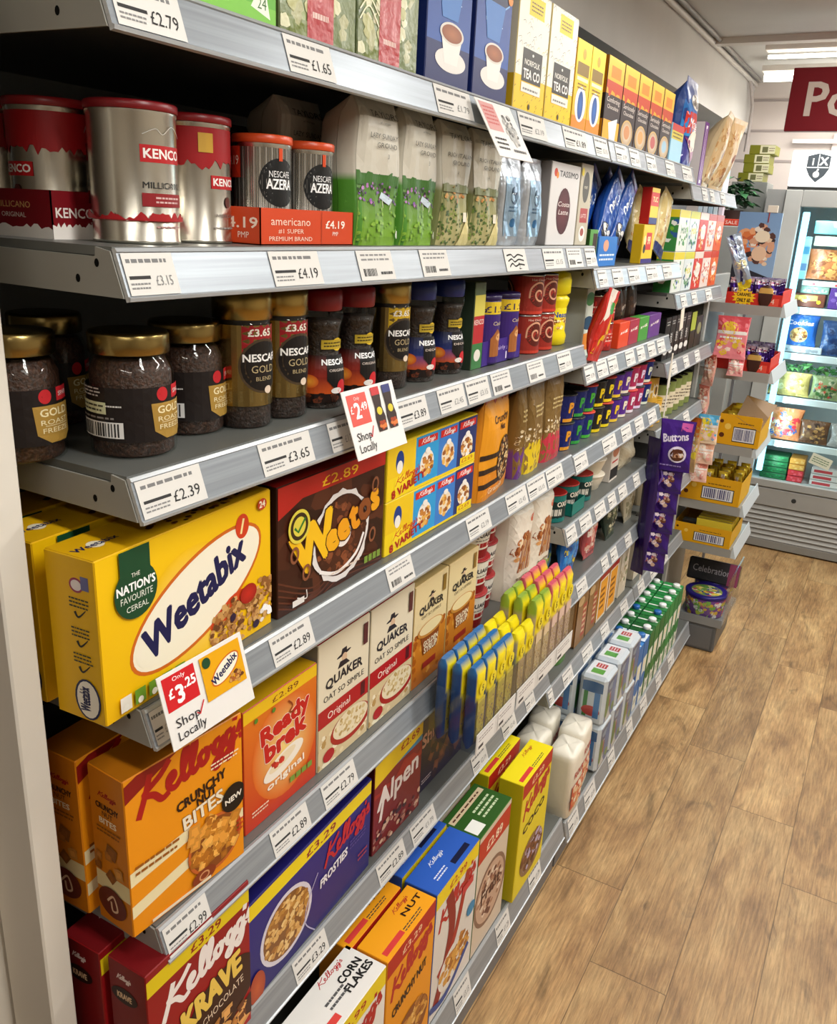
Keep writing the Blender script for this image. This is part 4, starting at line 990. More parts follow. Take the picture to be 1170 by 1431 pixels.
def weetos(A):
    A.rect(0, 0, 1, 1, '#3a1a10'); A.food(.5, .4, .8, .45, 26, .14, ['#472012', '#3a180e', '#552a18', '#2c120a'], seed=3)
    for k in range(5): A.stroke([(0, .28-k*.05), (.3, .1-k*.04), (.55, .2-k*.05), (.99, .08-k*.03)], .014, '#5e3020')
    A.rect(0, .86, 1, 1, '#b8241c'); A.poly([(0, .86), (.2, .86), (0, .76)], '#b8241c'); A.text('£2.89', .54, .885, .075, '#f0c020', fit=.34, bold=.01)
    rd = random.Random(3); P = []
    for i in range(40):
        t = i/40*2*PI; k = 1+.1*(rd.random()-.3); P.append((.56+.275*k*math.cos(t), .42+.365*k*math.sin(t)))
    A.poly(P, '#e6e2e0'); A.ell(.56, .42, .355, .335, '#5b2c1a', rim='#3c1a0e', n=36); A.food(.56, .42, .33, .31, 110, .035, ['#6e3a22', '#8a4c2c', '#4a2414'], seed=8); A.ell(.57, .42, .11, .1, '#efe8e4')
    A.stroke([(.35, .2), (.52, .12), (.7, .2), (.78, .35)], .03, '#f4f0ee')
    for i, (ch, c) in enumerate(zip('Weetos', ['#f6c21c', '#f2b01a', '#efa418', '#ec9a18', '#8a4a20', '#f0a81a'])):
        A.otext(ch, .34+i*.105+(.03 if i > 0 else -.02), .3+i*.045, (.34 if i == 0 else .23), c, '#3a140a', ew=.035, rot=12, bold=.06)
    A.words(.45, .12, .75, .15, 1, '#e8d8c8')
    A.ell(.16, .66, .13, .13, '#e2d24a'); A.ell(.16, .66, .105, .105, '#3a2a14'); A.ell(.16, .66, .075, .075, '#e2d24a'); A.stroke([(.12, .66), (.15, .62), (.21, .71)], .022, '#2c7a2c', smooth=False)
    for u, v in ((.88, .73), (.12, .45), (.22, .27), (.86, .3)): A.ring(u, v, .03, .045, .022, '#8a5236', n=16, rot=-10); 
    A.stroke([(.14, .1), (.22, .06), (.22, .13)], .01, '#e8e4e0'); A.rect(.1, .04, .2, .09, '#e8e4e0')
    for k in range(4): A.rect(.78+k*.045, .07, .815+k*.045, .13, '#7a9a3c')
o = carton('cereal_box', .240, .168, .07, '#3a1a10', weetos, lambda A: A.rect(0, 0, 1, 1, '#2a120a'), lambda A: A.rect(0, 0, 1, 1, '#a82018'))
place(tag(o, 'brown chocolate hoop cereal box with red price band', 'cereal box', G4), (-.588, .742, ZT['S4']))
def variety(A):
    A.rect(0, 0, 1, 1, '#f2d51a')
    def pack(B, c, c2, i):
        B.rect(0, 0, 1, 1, c); B.ell(.5, .4, .28, .26, c2); B.food(.5, .35, .26, .2, 26, .07, ['#c9853a', '#e8b45a', '#9a5a24', '#f3e2c0'], seed=i); B.rect(.08, .8, .92, .95, '#d5261e'); kelloggs(B, .5, .84, .1, '#ffffff', fit=.6)
        B.ell(.5, .66, .1, .06, '#f4f0e8')
    pack(A.sub(.28, .06, .53, .98), '#2f9fdc', '#f4ece0', 1); pack(A.sub(.53, .05, .76, .98), '#3c7fd0', '#efe0c8', 2); pack(A.sub(.76, .04, 1, .99), '#26346e', '#f6f0e6', 3)
    A.rect(0, .4, .28, .98, '#eec81c'); A.ell(.12, .66, .14, .2, '#1c3c86'); A.ell(.12, .56, .1, .12, '#f2efe6')
    A.ell(.14, .24, .24, .17, '#f6dc2c'); kelloggs(A, .2, .3, .13, '#c8201c', fit=.26, rot=8); A.text('8 VARIETY', .22, .1, .14, '#b01c1c', fit=.34, rot=8, bold=.05)
    A.rect(.8, .05, .99, .2, '#f2d51a'); A.text('£2.69', .89, .09, .08, '#b01c1c', fit=.14)
va = carton('cereal_variety_pack', .29, .083, .12, '#e0c218', variety, lambda A: A.rect(0, 0, 1, 1, '#c9a81a'), lambda A: (A.rect(0, 0, 1, 1, '#e8cc1c'), A.text('VARIETY', .3, .4, .2, '#b01c1c')))
place(tag(va, 'yellow and blue variety multipack, lower of the two', 'cereal box', G4), (-.588, .988, ZT['S4']))
dup(va, (-.588, .988, ZT['S4']+.0835), 'yellow and blue variety multipack, stacked on the other one')
def nutbag(A):
    A.rect(0, 0, 1, 1, '#e89a18'); A.rect(0, 0, 1, .3, '#d88414'); A.zig(.93, .03, '#b83a1c', 16, v2=1, seed=5); A.text('Crunchy', .52, .73, .07, '#3a1c10', fit=.6, bold=.03, shear=.1); A.text('Nut', .52, .65, .06, '#3a1c10', bold=.03)
    for k in range(3): A.rect(0, .12+k*.14, .6, .17+k*.14, '#2c1a12')
    A.ell(.62, .34, .2, .24, '#2c1a12'); A.food(.62, .34, .18, .22, 110, .02, ['#c99a5a', '#8a5a2c', '#e0b878', '#6a3c1c', '#efd8a8'], seed=6); A.text('Granola', .4, .06, .05, '#f4e2c0', fit=.5)
nb = softpack('granola_bag', .175, .185, .06, '#d98a14', nutbag, n=3, seed=8, topw=.82)
place(tag(nb, 'orange granola bag with a dark nut picture', 'cereal bag', G4), (-.588, 1.385, ZT['S4']), .12)
def brownbag(lo):
    def f(A):
        A.rect(0, 0, 1, 1, '#8a6a34', col2='#6e5428'); A.rect(0, 0, 1, .34, lo); A.food(.5, .42, .3, .1, 50, .02, ['#b89a6a', '#7a5a30', '#d9c49a', '#efe4cc'], seed=4); A.words(.2, .6, .8, .75, 3, '#c9b27a')
    return f
for i, (lo, y, wd, lab, rz) in enumerate((('#6a3a86', 1.492, .038, 'brown oat bag with a purple foot, squeezed beside the granola bag', 0), ('#e2c41c', 1.566, .095, 'brown oat bag with a yellow foot', .05), ('#c8324a', 1.668, .095, 'brown oat bag with a red foot', .0))):
    o = softpack('oat_bag', wd, .185, .05, '#7a5c2c', brownbag(lo), n=3, seed=i+3, colfn=lambda u, v, lo=lo: lo if v < .3 else '#7d6030')
    place(tag(o, lab, 'cereal bag', G4), (-.588, y+.004, ZT['S4']), rz)

# ================================================================== PORRIDGE SHELF
G5 = 'packs on the porridge shelf'
def cnb(A):
    A.rect(0, 0, 1, 1, '#ee9412', col2='#f29a16'); A.poly([(0, .2), (1, .34), (1, .27), (0, .12)], '#f3e6b8'); A.poly([(0, .42), (.5, .46), (.5, .38), (0, .33)], '#f3e6b8'); A.poly([(.8, .5), (1, .52), (1, .44), (.8, .42)], '#f3e6b8')
    A.poly([(0, .97), (.0, .86), (.42, 1), (.1, 1)], '#8e1a16')
    kelloggs(A, .54, .8, .2, '#b01a1a', fit=.98, rot=8, wd=.2)
    A.text('CRUNCHY', .62, .625, .06, '#2c1710', fit=.44, rot=6, bold=.04); A.text('NUT', .66, .575, .05, '#2c1710', bold=.04, rot=6); A.otext('BITES', .63, .48, .085, '#f6ead0', '#5a2c10', fit=.36, rot=6, bold=.03)
    A.words(.04, .38, .4, .46, 2, '#9a5a14'); A.words(.7, .74, .96, .79, 2, '#fbe8c8')
    A.ell(.72, .24, .21, .19, '#c8642a'); A.ell(.72, .24, .19, .17, '#8a4a1c'); A.food(.72, .26, .18, .16, 60, .045, ['#d9953a', '#c07e28', '#e8ac50', '#a8661c'], seed=4, sq=True)
    A.food(.5, .39, .04, .04, 3, .05, ['#d9953a'], sq=True); A.ell(.9, .47, .095, .095, '#17120f'); A.text('NEW', .9, .45, .035, '#f6efe0', fit=.16, bold=.04, rot=6)
    A.ell(.6, .07, .09, .05, '#8a3a1c'); A.ring(.6, .07, .03, .02, .01, '#d99a6a'); A.rect(.14, .02, .66, .04, '#f0e2c4'); A.words(.92, .2, .99, .3, 3, '#c8321c')
def cnb_s(A):
    A.rect(0, 0, 1, 1, '#d07c0e'); A.rect(0, .22, 1, .33, '#e8d8a4'); kelloggs(A, .5, .84, .03, '#a01818', fit=.55, wd=.2); A.text('CRUNCHY', .5, .76, .035, '#2c1710', fit=.66, bold=.03); A.text('NUT', .5, .72, .03, '#2c1710'); A.text('BITES', .5, .67, .035, '#f3e4c4', fit=.5, bold=.03); A.words(.15, .6, .85, .65, 2, '#8a5210')
    A.food(.35, .42, .12, .1, 8, .05, ['#b0702a', '#8a5420', '#c88a3c'], sq=True, seed=2); A.ell(.45, .15, .12, .1, '#6a2c1c'); A.stroke([(.3, .15), (.5, .2), (.6, .12), (.45, .1), (.42, .16)], .014, '#e0c0a0')
o = carton('cereal_box', .164, .198, .056, '#d9840f', cnb, cnb_s, lambda A: A.rect(0, 0, 1, 1, '#a8640c'))
place(tag(o, 'orange nut cereal box with a bowl of square bites, front one', 'cereal box', G5), (-.580, .494, ZT['S5']-.0165), .0)
place(o, (-.584, .490, ZT['S5']), -.08)
dup(o, (-.650, .488, ZT['S5']), 'orange nut cereal box standing behind its front twin', rz=.02)
def rb(A):
    A.rect(0, 0, 1, 1, '#c8341c', col2='#e07a1c'); A.ell(.55, .5, .38, .42, '#f6d884', rim='#dc6a1e', n=30); A.rect(0, .9, 1, 1, '#f2c51c'); A.text('£2.89', .55, .925, .045, '#7a2a14', fit=.36, bold=.01)
    A.otext('Ready', .56, .66, .13, '#c41e1a', '#f8ead8', ew=.03, fit=.66, rot=6, bold=.07); A.otext('brek', .56, .5, .14, '#c41e1a', '#f8ead8', ew=.03, fit=.56, rot=6, bold=.07)
    A.ell(.52, .38, .24, .085, '#f6efe2', rot=12); A.ell(.5, .4, .16, .045, '#efdfbe', rot=12); A.food(.42, .4, .08, .02, 6, .025, ['#d0382a', '#b8281c']); A.text('original', .55, .24, .055, '#fbf2e4', fit=.52, bold=.04, rot=4)
    A.stroke([(.58, .86), (.64, .8), (.6, .76), (.66, .74)], .012, '#8a3a14'); A.ell(.15, .88, .02, .02, '#5a8a2c'); A.ell(.38, .87, .02, .02, '#5a8a2c'); A.words(.08, .1, .3, .16, 2, '#f0d8c0')
    for k in range(4): A.rect(.6+k*.085, .14, .67+k*.085, .19, '#7a9a3c')
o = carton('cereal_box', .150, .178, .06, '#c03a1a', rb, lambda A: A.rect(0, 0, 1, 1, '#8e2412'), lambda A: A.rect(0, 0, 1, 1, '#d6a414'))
place(tag(o, 'red and orange smooth porridge box with a yellow price band', 'cereal box', G5), (-.588, .675, ZT['S5']))
def hat_logo(A, u, v, s):
    A.poly([(u-.05*s/.1, v+.45*s), (u+.05*s/.1, v+.5*s), (u+.045*s/.1, v+.85*s), (u-.03*s/.1, v+.85*s)], '#26222a'); A.ell(u, v+.48*s, .75*s, .1*s, '#26222a', rot=6); A.ell(u+.01, v+.2*s, .28*s, .32*s, '#d8b898'); A.poly([(u-.1*s/.1, v-.3*s), (u+.1*s/.1, v-.3*s), (u+.04*s/.1, v+.05*s), (u-.06*s/.1, v+.1*s)], '#26222a')
def quak(A):
    A.rect(0, 0, 1, 1, '#e6dcc2'); hat_logo(A, .48, .76, .12); A.text('QUAKER', .5, .62, .07, '#2c2a30', fit=.72, bold=.04, bend=.012); A.text('OAT SO SIMPLE', .5, .53, .045, '#2c2a30', fit=.8, bold=.01)
    A.rect(0, .34, 1, .48, '#b01e22'); A.text('Original', .4, .38, .055, '#f6ece0', fit=.44, rot=2); A.rect(.84, .36, .93, .47, '#5a1c20'); A.rect(0, 0, 1, .34, '#d8c49a'); A.food(.3, .12, .5, .14, 60, .03, ['#e8d8b0', '#c9ac74', '#b89458', '#f2e8cc'], seed=3)
    A.ell(.64, .2, .26, .13, '#a8281e'); A.ell(.64, .22, .23, .11, '#e8dcbc'); A.food(.64, .22, .2, .09, 60, .018, ['#d6c08a', '#efe2c0', '#c0a468'], seed=4); A.ell(.2, .08, .07, .05, '#b01e22'); A.rect(.86, .78, .95, .95, '#5a2a2c')
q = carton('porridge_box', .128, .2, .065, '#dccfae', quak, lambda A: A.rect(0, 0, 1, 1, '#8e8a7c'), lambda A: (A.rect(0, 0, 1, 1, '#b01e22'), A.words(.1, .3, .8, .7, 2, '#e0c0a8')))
place(tag(q, 'cream and red porridge sachet box beside the smooth porridge box', 'porridge box', G5), (-.588, .828, ZT['S5']))
dup(q, (-.588, .960, ZT['S5']), 'cream and red porridge sachet box beside the syrup flavour boxes')
def syr(A):
    A.rect(0, 0, 1, 1, '#e6d2a0'); A.rect(0, 0, 1, .5, '#b8651a', col2='#d58a2a'); A.zig(.48, .03, '#e6d2a0', 14, v2=.56, seed=5); A.food(.5, .3, .6, .25, 40, .04, ['#c87422', '#a85814', '#e09a3c'], seed=2)
    hat_logo(A, .5, .8, .085); A.text('QUAKER', .5, .7, .065, '#2c2a30', fit=.72, bold=.04, bend=.012); A.text('OAT SO SIMPLE', .5, .65, .03, '#6a5c44', fit=.6)
    A.poly([(.2, .5), (.8, .5), (.72, .28), (.3, .28)], '#8e4a1c'); A.ell(.5, .52, .24, .075, '#c98a3c'); A.ell(.5, .53, .21, .06, '#efdca8'); A.text('GOLDEN', .52, .36, .05, '#f4e4c4', fit=.44, bold=.04); A.text('SYRUP', .52, .29, .06, '#f4e4c4', fit=.4, bold=.04); A.rect(.3, .14, .7, .2, '#9a2a20'); A.rect(.82, .8, .92, .96, '#8a6a2c')
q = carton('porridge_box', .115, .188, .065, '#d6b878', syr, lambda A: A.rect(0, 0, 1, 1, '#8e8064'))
place(tag(q, 'golden syrup porridge box beside the cream and red ones', 'porridge box', G5), (-.588, 1.092, ZT['S5']))
dup(q, (-.588, 1.210, ZT['S5']), 'golden syrup porridge box beside the porridge pots')
def potart(A):
    A.rect(0, .0, 1, .28, '#8a1a1e'); A.rect(0, .28, 1, 1, '#e8e2d4')
    for c in (.5, .1): A.text('QUAKER', c, .66, .13, '#2c2a30', fit=.24, bold=.04); A.rect(c-.09, .34, c+.1, .48, '#a82224'); A.words(c-.1, .52, c+.1, .6, 1, '#8a8478')
def pot(name, label, cat, r0, r1, h, col, art, group, lidcol, rot=0, lidr=.002):
    e = empty(name, (0, 0, 0), label, cat, group)
    m = MB(); m.lathe([(r0-.001, 0), (r0, .001), (r1, h-.004), (r1, h-.003)], 32, 'card', col); art(cylart(m, lambda v: r0+(r1-r0)*v, .002, h-.004, rot, L=.014)); m.build('pot_body', e)
    m = MB(); m.lathe([(r1, h-.0032), (r1+lidr, h-.0026), (r1+lidr, h-.0006), (r1+.001, h), (.0001, h)], 32, 'plastic', lidcol, cap=False); m.build('lid', e)
    return e
pp = pot('porridge_pot', 'white and red porridge pot, lower one beside the syrup boxes', 'pot', .034, .041, .072, '#e2dccd', potart, G5, '#9a2226', rot=10)
place(pp, (-.632, 1.376, ZT['S5']))
dup(pp, (-.632, 1.376, ZT['S5']+.1445), 'white and red porridge pot topmost beside the syrup boxes')
dup(pp, (-.632, 1.376, ZT['S5']+.0722), 'white and red porridge pot stacked on the one beside the syrup boxes')
dup(pp, (-.655, 1.462, ZT['S5']+.1445), 'white and red porridge pot topmost behind the fruit bars')
dup(pp, (-.655, 1.462, ZT['S5']), 'white and red porridge pot, lower one behind the fruit bars')
dup(pp, (-.655, 1.462, ZT['S5']+.0722), 'white and red porridge pot stacked above the fruit bars')
def oatbag(A):
    A.rect(0, 0, 1, 1, '#e9e1d0'); A.ell(.8, .84, .06, .05, '#d0624a'); A.food(.5, .5, .24, .22, 24, .05, ['#b8703a', '#d9a064', '#8e4a22', '#efd8b0'], seed=3)
    for k in range(7): A.stroke([(.25+k*.08, .3), (.3+k*.07, .5), (.4+k*.07, .68)], .022, ['#a85c2c', '#c98a4c'][k % 2])
    A.ell(.5, .12, .13, .09, '#8aa85a'); A.ell(.5, .12, .09, .06, '#dce6c0'); A.words(.2, .2, .8, .26, 1, '#8a7a60')
ob = softpack('oat_bag', .118, .20, .09, '#e6ddcb', oatbag, n=3, top='round', seed=4)
place(tag(ob, 'white oatcake bag with brown sticks picture behind the bar tray', 'cereal bag', G5), (-.588, 1.562, ZT['S5']), .0)
dup(ob, (-.588, 1.682, ZT['S5']), 'white oatcake bag with brown sticks at the end of its shelf', rz=.02)

# ================================================================== LOWER CEREAL SHELVES
G6 = 'boxes on the two lowest shelves'
def krave(A):
    A.rect(0, 0, 1, 1, '#a8181c', col2='#8e1418'); A.rect(0, .86, 1, .96, '#e2c818'); A.text('£3.29', .55, .885, .05, '#8e1418', fit=.3, bold=.02)
    kelloggs(A, .56, .68, .17, '#f4ece8', fit=.96, rot=8, wd=.2); A.ell(.7, .38, .28, .2, '#3a1c10'); A.otext('KRAVE', .6, .43, .15, '#f0cc5a', '#2c140c', fit=.6, rot=6, bold=.05); A.text('CHOCOLATE', .7, .34, .05, '#f0dcc0', fit=.44, rot=6)
    A.food(.65, .14, .26, .12, 26, .06, ['#b87a3a', '#6a3a1c', '#d9a05a', '#3a1c10'], seed=3, sq=True)
def krave_s(A): A.rect(0, 0, 1, 1, '#7e1216'); kelloggs(A, .4, .9, .03, '#f0e0dc', fit=.4, wd=.2); A.ell(.4, .8, .09, .05, '#26100c'); A.text('KRAVE', .4, .78, .035, '#e8c8a0', fit=.4, bold=.03); A.rect(0, .1, 1, .4, '#5a0e12')
def krave_t(A): A.rect(0, 0, 1, 1, '#6e0f14'); kelloggs(A, .35, .7, .2, '#d8b8b4', fit=.3); A.ell(.6, .4, .2, .25, '#240e0a'); A.text('KRAVE', .6, .35, .16, '#d8b890', fit=.2)
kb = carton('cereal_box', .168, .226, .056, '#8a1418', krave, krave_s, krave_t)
place(tag(kb, 'dark red filled cereal box beside the blue box, front one', 'cereal box', G6), (-.560, .480, ZT['S6']))
dup(kb, (-.625, .476, ZT['S6']), 'dark red filled cereal box behind its front twin by the post', rz=.02)
def frost(A):
    A.rect(0, 0, 1, 1, '#231f6e', col2='#2a2580'); A.rect(0, .84, 1, .985, '#f2d81c'); A.text('£3.29', .55, .875, .075, '#8e1c2c', fit=.24, bold=.02)
    A.ell(.28, .42, .36, .33, '#dcd8e6', n=36); A.ell(.28, .42, .32, .29, '#8a5a2c', n=36); A.food(.28, .42, .3, .27, 150, .034, ['#d9a45a', '#c08a3e', '#efcc8a', '#a87030', '#e4b76c'], seed=3)
    A.stroke([(.5, .0), (.42, .2), (.44, .4), (.52, .6)], .012, '#b8b4dc'); kelloggs(A, .77, .62, .2, '#c41e2c', fit=.42, rot=6, wd=.17); A.text('FROSTIES', .66, .42, .085, '#f4f2fa', fit=.24, bold=.04, rot=6, shear=.15); A.words(.8, .45, .95, .56, 3, '#5a4a9a'); A.words(.88, .2, .97, .3, 2, '#b03a4a')
    A.ell(.06, .12, .1, .16, '#c85a24', rim='#a8401c')
def frost_t(A): A.rect(0, 0, 1, 1, '#1e1a62'); A.text('FROSTIES', .7, .3, .28, '#e8e6f4', fit=.3, bold=.03); kelloggs(A, .3, .5, .3, '#c41e2c', fit=.2)
def frost_s(A): A.rect(0, 0, 1, 1, '#15124a'); A.bars(.3, .7, .8, .95, '#c8c8cc', '#26262a', 12)
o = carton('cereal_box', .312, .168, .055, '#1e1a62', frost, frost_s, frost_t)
place(tag(o, 'wide dark blue frosted flake box with a yellow band', 'cereal box', G6), (-.572, .655, ZT['S6']), .03)
def alpen(A):
    A.rect(0, 0, 1, 1, '#7a1a20', col2='#8e2026'); A.rect(0, .74, 1, 1, '#2f8cc0'); A.poly([(0, .92), (1, .98), (1, .8), (0, .7)], '#f0cf1c'); A.zig(.66, .06, '#a82c24', 10, v2=.58, seed=4); A.text('£2.69', .72, .84, .07, '#a8281c', fit=.4, bold=.02)
    A.text('Alpen', .5, .45, .2, '#f4ecec', fit=.86, rot=4, bold=.03, shear=.1); A.poly([(.1, .3), (.2, .62), (.24, .62), (.16, .3)], '#f4ecec'); A.food(.5, .13, .45, .14, 70, .03, ['#5a2430', '#b07a6a', '#8a4a4a', '#d9b8a0', '#3a1420'], seed=3)
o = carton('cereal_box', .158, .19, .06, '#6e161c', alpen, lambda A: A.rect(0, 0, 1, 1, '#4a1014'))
place(tag(o, 'maroon muesli box with mountain and yellow band', 'cereal box', G6), (-.586, .984, ZT['S6']))
def shred(A):
    A.rect(0, 0, 1, 1, '#2c2440'); A.food(.6, .3, .4, .3, 36, .07, ['#5a3a34', '#3c2a34', '#7a4c3a', '#241a2c'], seed=3, sq=True); A.text('Shreddies', .5, .58, .14, '#d8a89a', fit=.84, rot=8, bold=.04, shear=.1); A.words(.1, .08, .3, .14, 2, '#cfc4cc')
o = carton('cereal_box', .185, .185, .085, '#2a2238', shred, lambda A: (A.rect(0, 0, 1, 1, '#c9a888'), A.rect(.1, .6, .9, .9, '#7a2c34'), A.words(.2, .1, .8, .5, 6, '#6a5048')))
place(tag(o, 'dark purple wheat square box under the bar tray', 'cereal box', G6), (-.60, 1.155, ZT['S6']))
XB = -.497
def topinfo(bg, name, ncol, red=True, small='#3a3a3a'):
    def f(A):
        A.rect(0, 0, 1, 1, bg); 
        if red: A.rect(.06, .12, .42, .3, '#d8403c')
        A.words(.44, .1, .8, .26, 2, small); kelloggs(A, .7, .74, .14, '#b8202a', fit=.3)
        if name: A.text(name, .78, .42, .17, ncol, fit=.36, bold=.04)
    return f
def cfront(c1, band, price, name, ncol, bowl, swoosh=None):
    def f(A):
        A.rect(0, 0, 1, 1, c1); A.rect(0, .88, 1, 1, band); A.text(price, .5, .915, .045, '#b01c1c' if band != '#b82018' else '#f4c8a0', fit=.4, bold=.02)
        kelloggs(A, .5, .74, .13, '#b81c20', fit=.9, rot=14, wd=.2); A.text(name, .5, .56, .06, ncol, fit=.72, rot=8, bold=.04)
        if swoosh: A.stroke([(.3, .88), (.42, .6), (.3, .3), (.1, .05)], .09, swoosh); A.stroke([(.75, .88), (.5, .45), (.15, .3)], .06, '#a8281c')
        A.ell(.55, .24, .22, .17, bowl[0]); A.food(.55, .26, .19, .14, 70, .03, bowl[1:], seed=5)
    return f
FL = ['#d9a045', '#c98430', '#efc070', '#a86824']
cf = carton('cereal_box', .19, .296, .075, '#efece6', cfront('#efece6', '#f0d41c', '£2.99', 'CORN FLAKES', '#1c1c1c', ['#2c7a3c']+FL), lambda A: A.rect(0, 0, 1, 1, '#d8d4ca'),
            lambda A: (A.rect(0, 0, 1, 1, '#ece9e4'), A.rect(.06, .1, .42, .26, '#e04840'), kelloggs(A, .68, .84, .13, '#b8202a', fit=.34), A.text('CORN', .8, .5, .17, '#1c1c1c', fit=.28, bold=.04), A.text('FLAKES', .8, .26, .17, '#1c1c1c', fit=.34, bold=.04), A.words(.42, .3, .66, .56, 2, '#5a5a5a')))
place(tag(cf, 'white corn flake box with black lettering on its top', 'cereal box', G6), (XB, .702, ZT['S7']))
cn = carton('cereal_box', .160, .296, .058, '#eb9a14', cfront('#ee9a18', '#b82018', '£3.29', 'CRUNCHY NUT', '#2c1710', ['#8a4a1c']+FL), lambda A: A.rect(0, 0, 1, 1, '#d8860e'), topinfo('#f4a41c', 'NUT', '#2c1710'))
place(tag(cn, 'orange nut cereal box with its yellow top showing, beside the white box', 'cereal box', G6), (XB, .896, ZT['S7']))
dup(cn, (XB-.064, .885, ZT['S7']), 'orange nut cereal box behind the front orange one on the base shelf')
sk = carton('cereal_box', .170, .298, .065, '#3560b8', lambda A: (cfront('#e2ddd6', '#f0d41c', '£2.99', '', '#1c1c1c', ['#e8e4de']+FL, '#8e1c1c')(A), A.ell(.9, .5, .06, .05, '#2c86b8'), A.stroke([(0, .1), (.4, .05), (.9, .22)], .05, '#2c4a96'), A.rect(.62, .72, .9, .78, '#c8383c')), lambda A: A.rect(0, 0, 1, 1, '#2c50a0'),
            lambda A: (A.rect(0, 0, 1, 1, '#2f5fc0'), A.rect(.5, .12, .86, .3, '#14183a'), kelloggs(A, .45, .66, .13, '#e8ecf6', fit=.3), A.words(.18, .2, .42, .4, 2, '#dfe8fa')))
place(tag(sk, 'cereal box with a plain blue top and red swirl front', 'cereal box', G6), (XB, 1.059, ZT['S7']), 0)
m_ = dup(sk, (XB-.072, 1.062, ZT['S7']), 'blue topped cereal box behind the front blue topped one')
gr = carton('granola_box', .150, .292, .085, '#4a7a30', lambda A: (A.rect(0, 0, 1, 1, '#d8c8b4'), A.rect(0, .78, 1, .96, '#c03420'), A.text('£2.89', .5, .82, .07, '#f6e2c8', fit=.5, bold=.02), A.ell(.5, .4, .26, .27, '#8a6a58'), A.ell(.5, .4, .23, .24, '#c9a890'), A.food(.5, .4, .2, .2, 60, .03, ['#a87a60', '#8a5a4a', '#e0ccb8', '#6a4034'], seed=3), A.text('Fruit', .5, .38, .1, '#4a2420', fit=.6, bold=.03)),
            lambda A: A.rect(0, 0, 1, 1, '#d8d4c4'), lambda A: (A.rect(0, 0, 1, 1, '#2f5a20'), A.rect(.05, .7, .95, .86, '#d8c4a0'), A.words(.1, .73, .9, .83, 1, '#5a2c1c'), A.rect(.05, .1, .3, .45, '#f0f0e8'), A.words(.42, .2, .9, .6, 3, '#c8d8b0')))
place(tag(gr, 'granola box with a dark green top', 'cereal box', G6), (XB, 1.232, ZT['S7']))
dup(gr, (XB-.092, 1.228, ZT['S7']), 'green topped granola box behind the front green topped one')
yk = carton('cereal_box', .168, .302, .055, '#e8d41c', lambda A: (cfront('#e6d224', '#b82018', '£3.29', 'COCO', '#2c1710', ['#8a6a4a', '#6a3a1c', '#8a5028', '#4a2410', '#b8aac8'])(A)), lambda A: A.rect(0, 0, 1, 1, '#cdb81a'), topinfo('#f2de1c', '', '#2c1710'))
place(tag(yk, 'tall bright yellow cereal box with a red band beside the flour', 'cereal box', G6), (XB, 1.56+.085, ZT['S7']), 0)
place(yk, (-.485, 1.415, ZT['S7']), 0)
dup(yk, (-.560, 1.405, ZT['S7']), 'tall bright yellow cereal box behind the front yellow one')

# ================================================================== MIDDLE BAY, ABOVE THE NOODLE POTS
XF = -.590
GB = 'packs on the blue biscuit shelf'
def pk(c, cs=None, name=None, nc='#ffffff', band=None):
    def f(A):
        A.rect(0, 0, 1, 1, c)
        if band: A.rect(0, .7, 1, 1, band)
        if cs: A.food(.5, .35, .4, .2, 30, .05, cs, seed=len(c)+ord(c[3]))
        if name: A.text(name, .5, .58, .12, nc, fit=.7, rot=6, bold=.03)
    return f
bb = softpack('biscuit_pack', .075, .20, .035, '#1f4c9c', lambda A: (A.rect(0, 0, 1, 1, '#2058b0', col2='#1a3c84'), A.text('OREO', .5, .6, .1, '#f0f4fa', fit=.8, rot=70, bold=.03), A.ell(.5, .25, .2, .1, '#23201f'), A.ell(.5, .28, .16, .06, '#e8e4de'), A.rect(0, .9, 1, 1, '#5a3a8a')), n=3, top='pillow', mat='gloss', seed=2)
for i, y in enumerate((1.835, 1.888, 1.941, 1.994)):
    lab = ['blue biscuit packet leaning first in the row of four', 'blue biscuit packet leaning second in the row of four', 'blue biscuit packet leaning third in the row of four', 'blue biscuit packet leaning last, beside the yellow packs'][i]
    loc = (XF-.012-.037*(1-i % 2), y-.005, ZT['S2b']+.0245)
    if i == 0: place(tag(bb, lab, 'biscuits', 'blue biscuit packets'), loc, 0, -.6)
    else: dup(bb, loc, lab)
o = carton('biscuit_box', .05, .075, .07, '#3a6a2c', lambda A: (A.rect(0, 0, 1, 1, '#5a9a44'), A.rect(.4, .08, .95, .9, '#3a1c10')), lambda A: A.rect(0, 0, 1, 1, '#2f5a24'))
place(tag(o, 'small green and brown box under the leaning blue packets', 'box', GB), (XF, 1.765, ZT['S2b']))
o = carton('biscuit_box', .13, .062, .012, '#2c6ab8', lambda A: (A.rect(0, 0, 1, 1, '#2f78c8'), A.ell(.4, .7, .3, .2, '#e8a080'), A.words(.1, .15, .9, .45, 2, '#dceaf8')))
place(tag(o, 'low blue box with biscuit picture in front of the blue packets', 'box', GB), (XF+.002, 1.82, ZT['S2b']))
def bars_art(A): A.rect(0, 0, 1, 1, '#f0c81c'); A.rect(.3, .35, .8, .8, '#d02a20'); A.ell(.2, .6, .12, .12, '#f8e8a0'); A.ell(.2, .38, .12, .12, '#2c2c2c'); A.rect(0, 0, 1, .12, '#3a2a7a'); A.text('99', .55, .5, .2, '#fff2c0', bold=.03)
def bars2(A): A.rect(0, 0, 1, 1, '#d0281e'); A.rect(0, 0, 1, .18, '#2c2a72'); A.rect(0, .18, 1, .5, '#f2c81c'); A.rect(0, .88, 1, 1, '#e8c828'); A.text('TUC', .5, .62, .14, '#ffe8a0', fit=.6, bold=.03)
o = carton('cracker_box', .1, .092, .026, '#d8b01a', bars_art); place(tag(o, 'yellow and red cracker box, lower of the pair', 'box', GB), (XF, 2.165, ZT['S2b']))
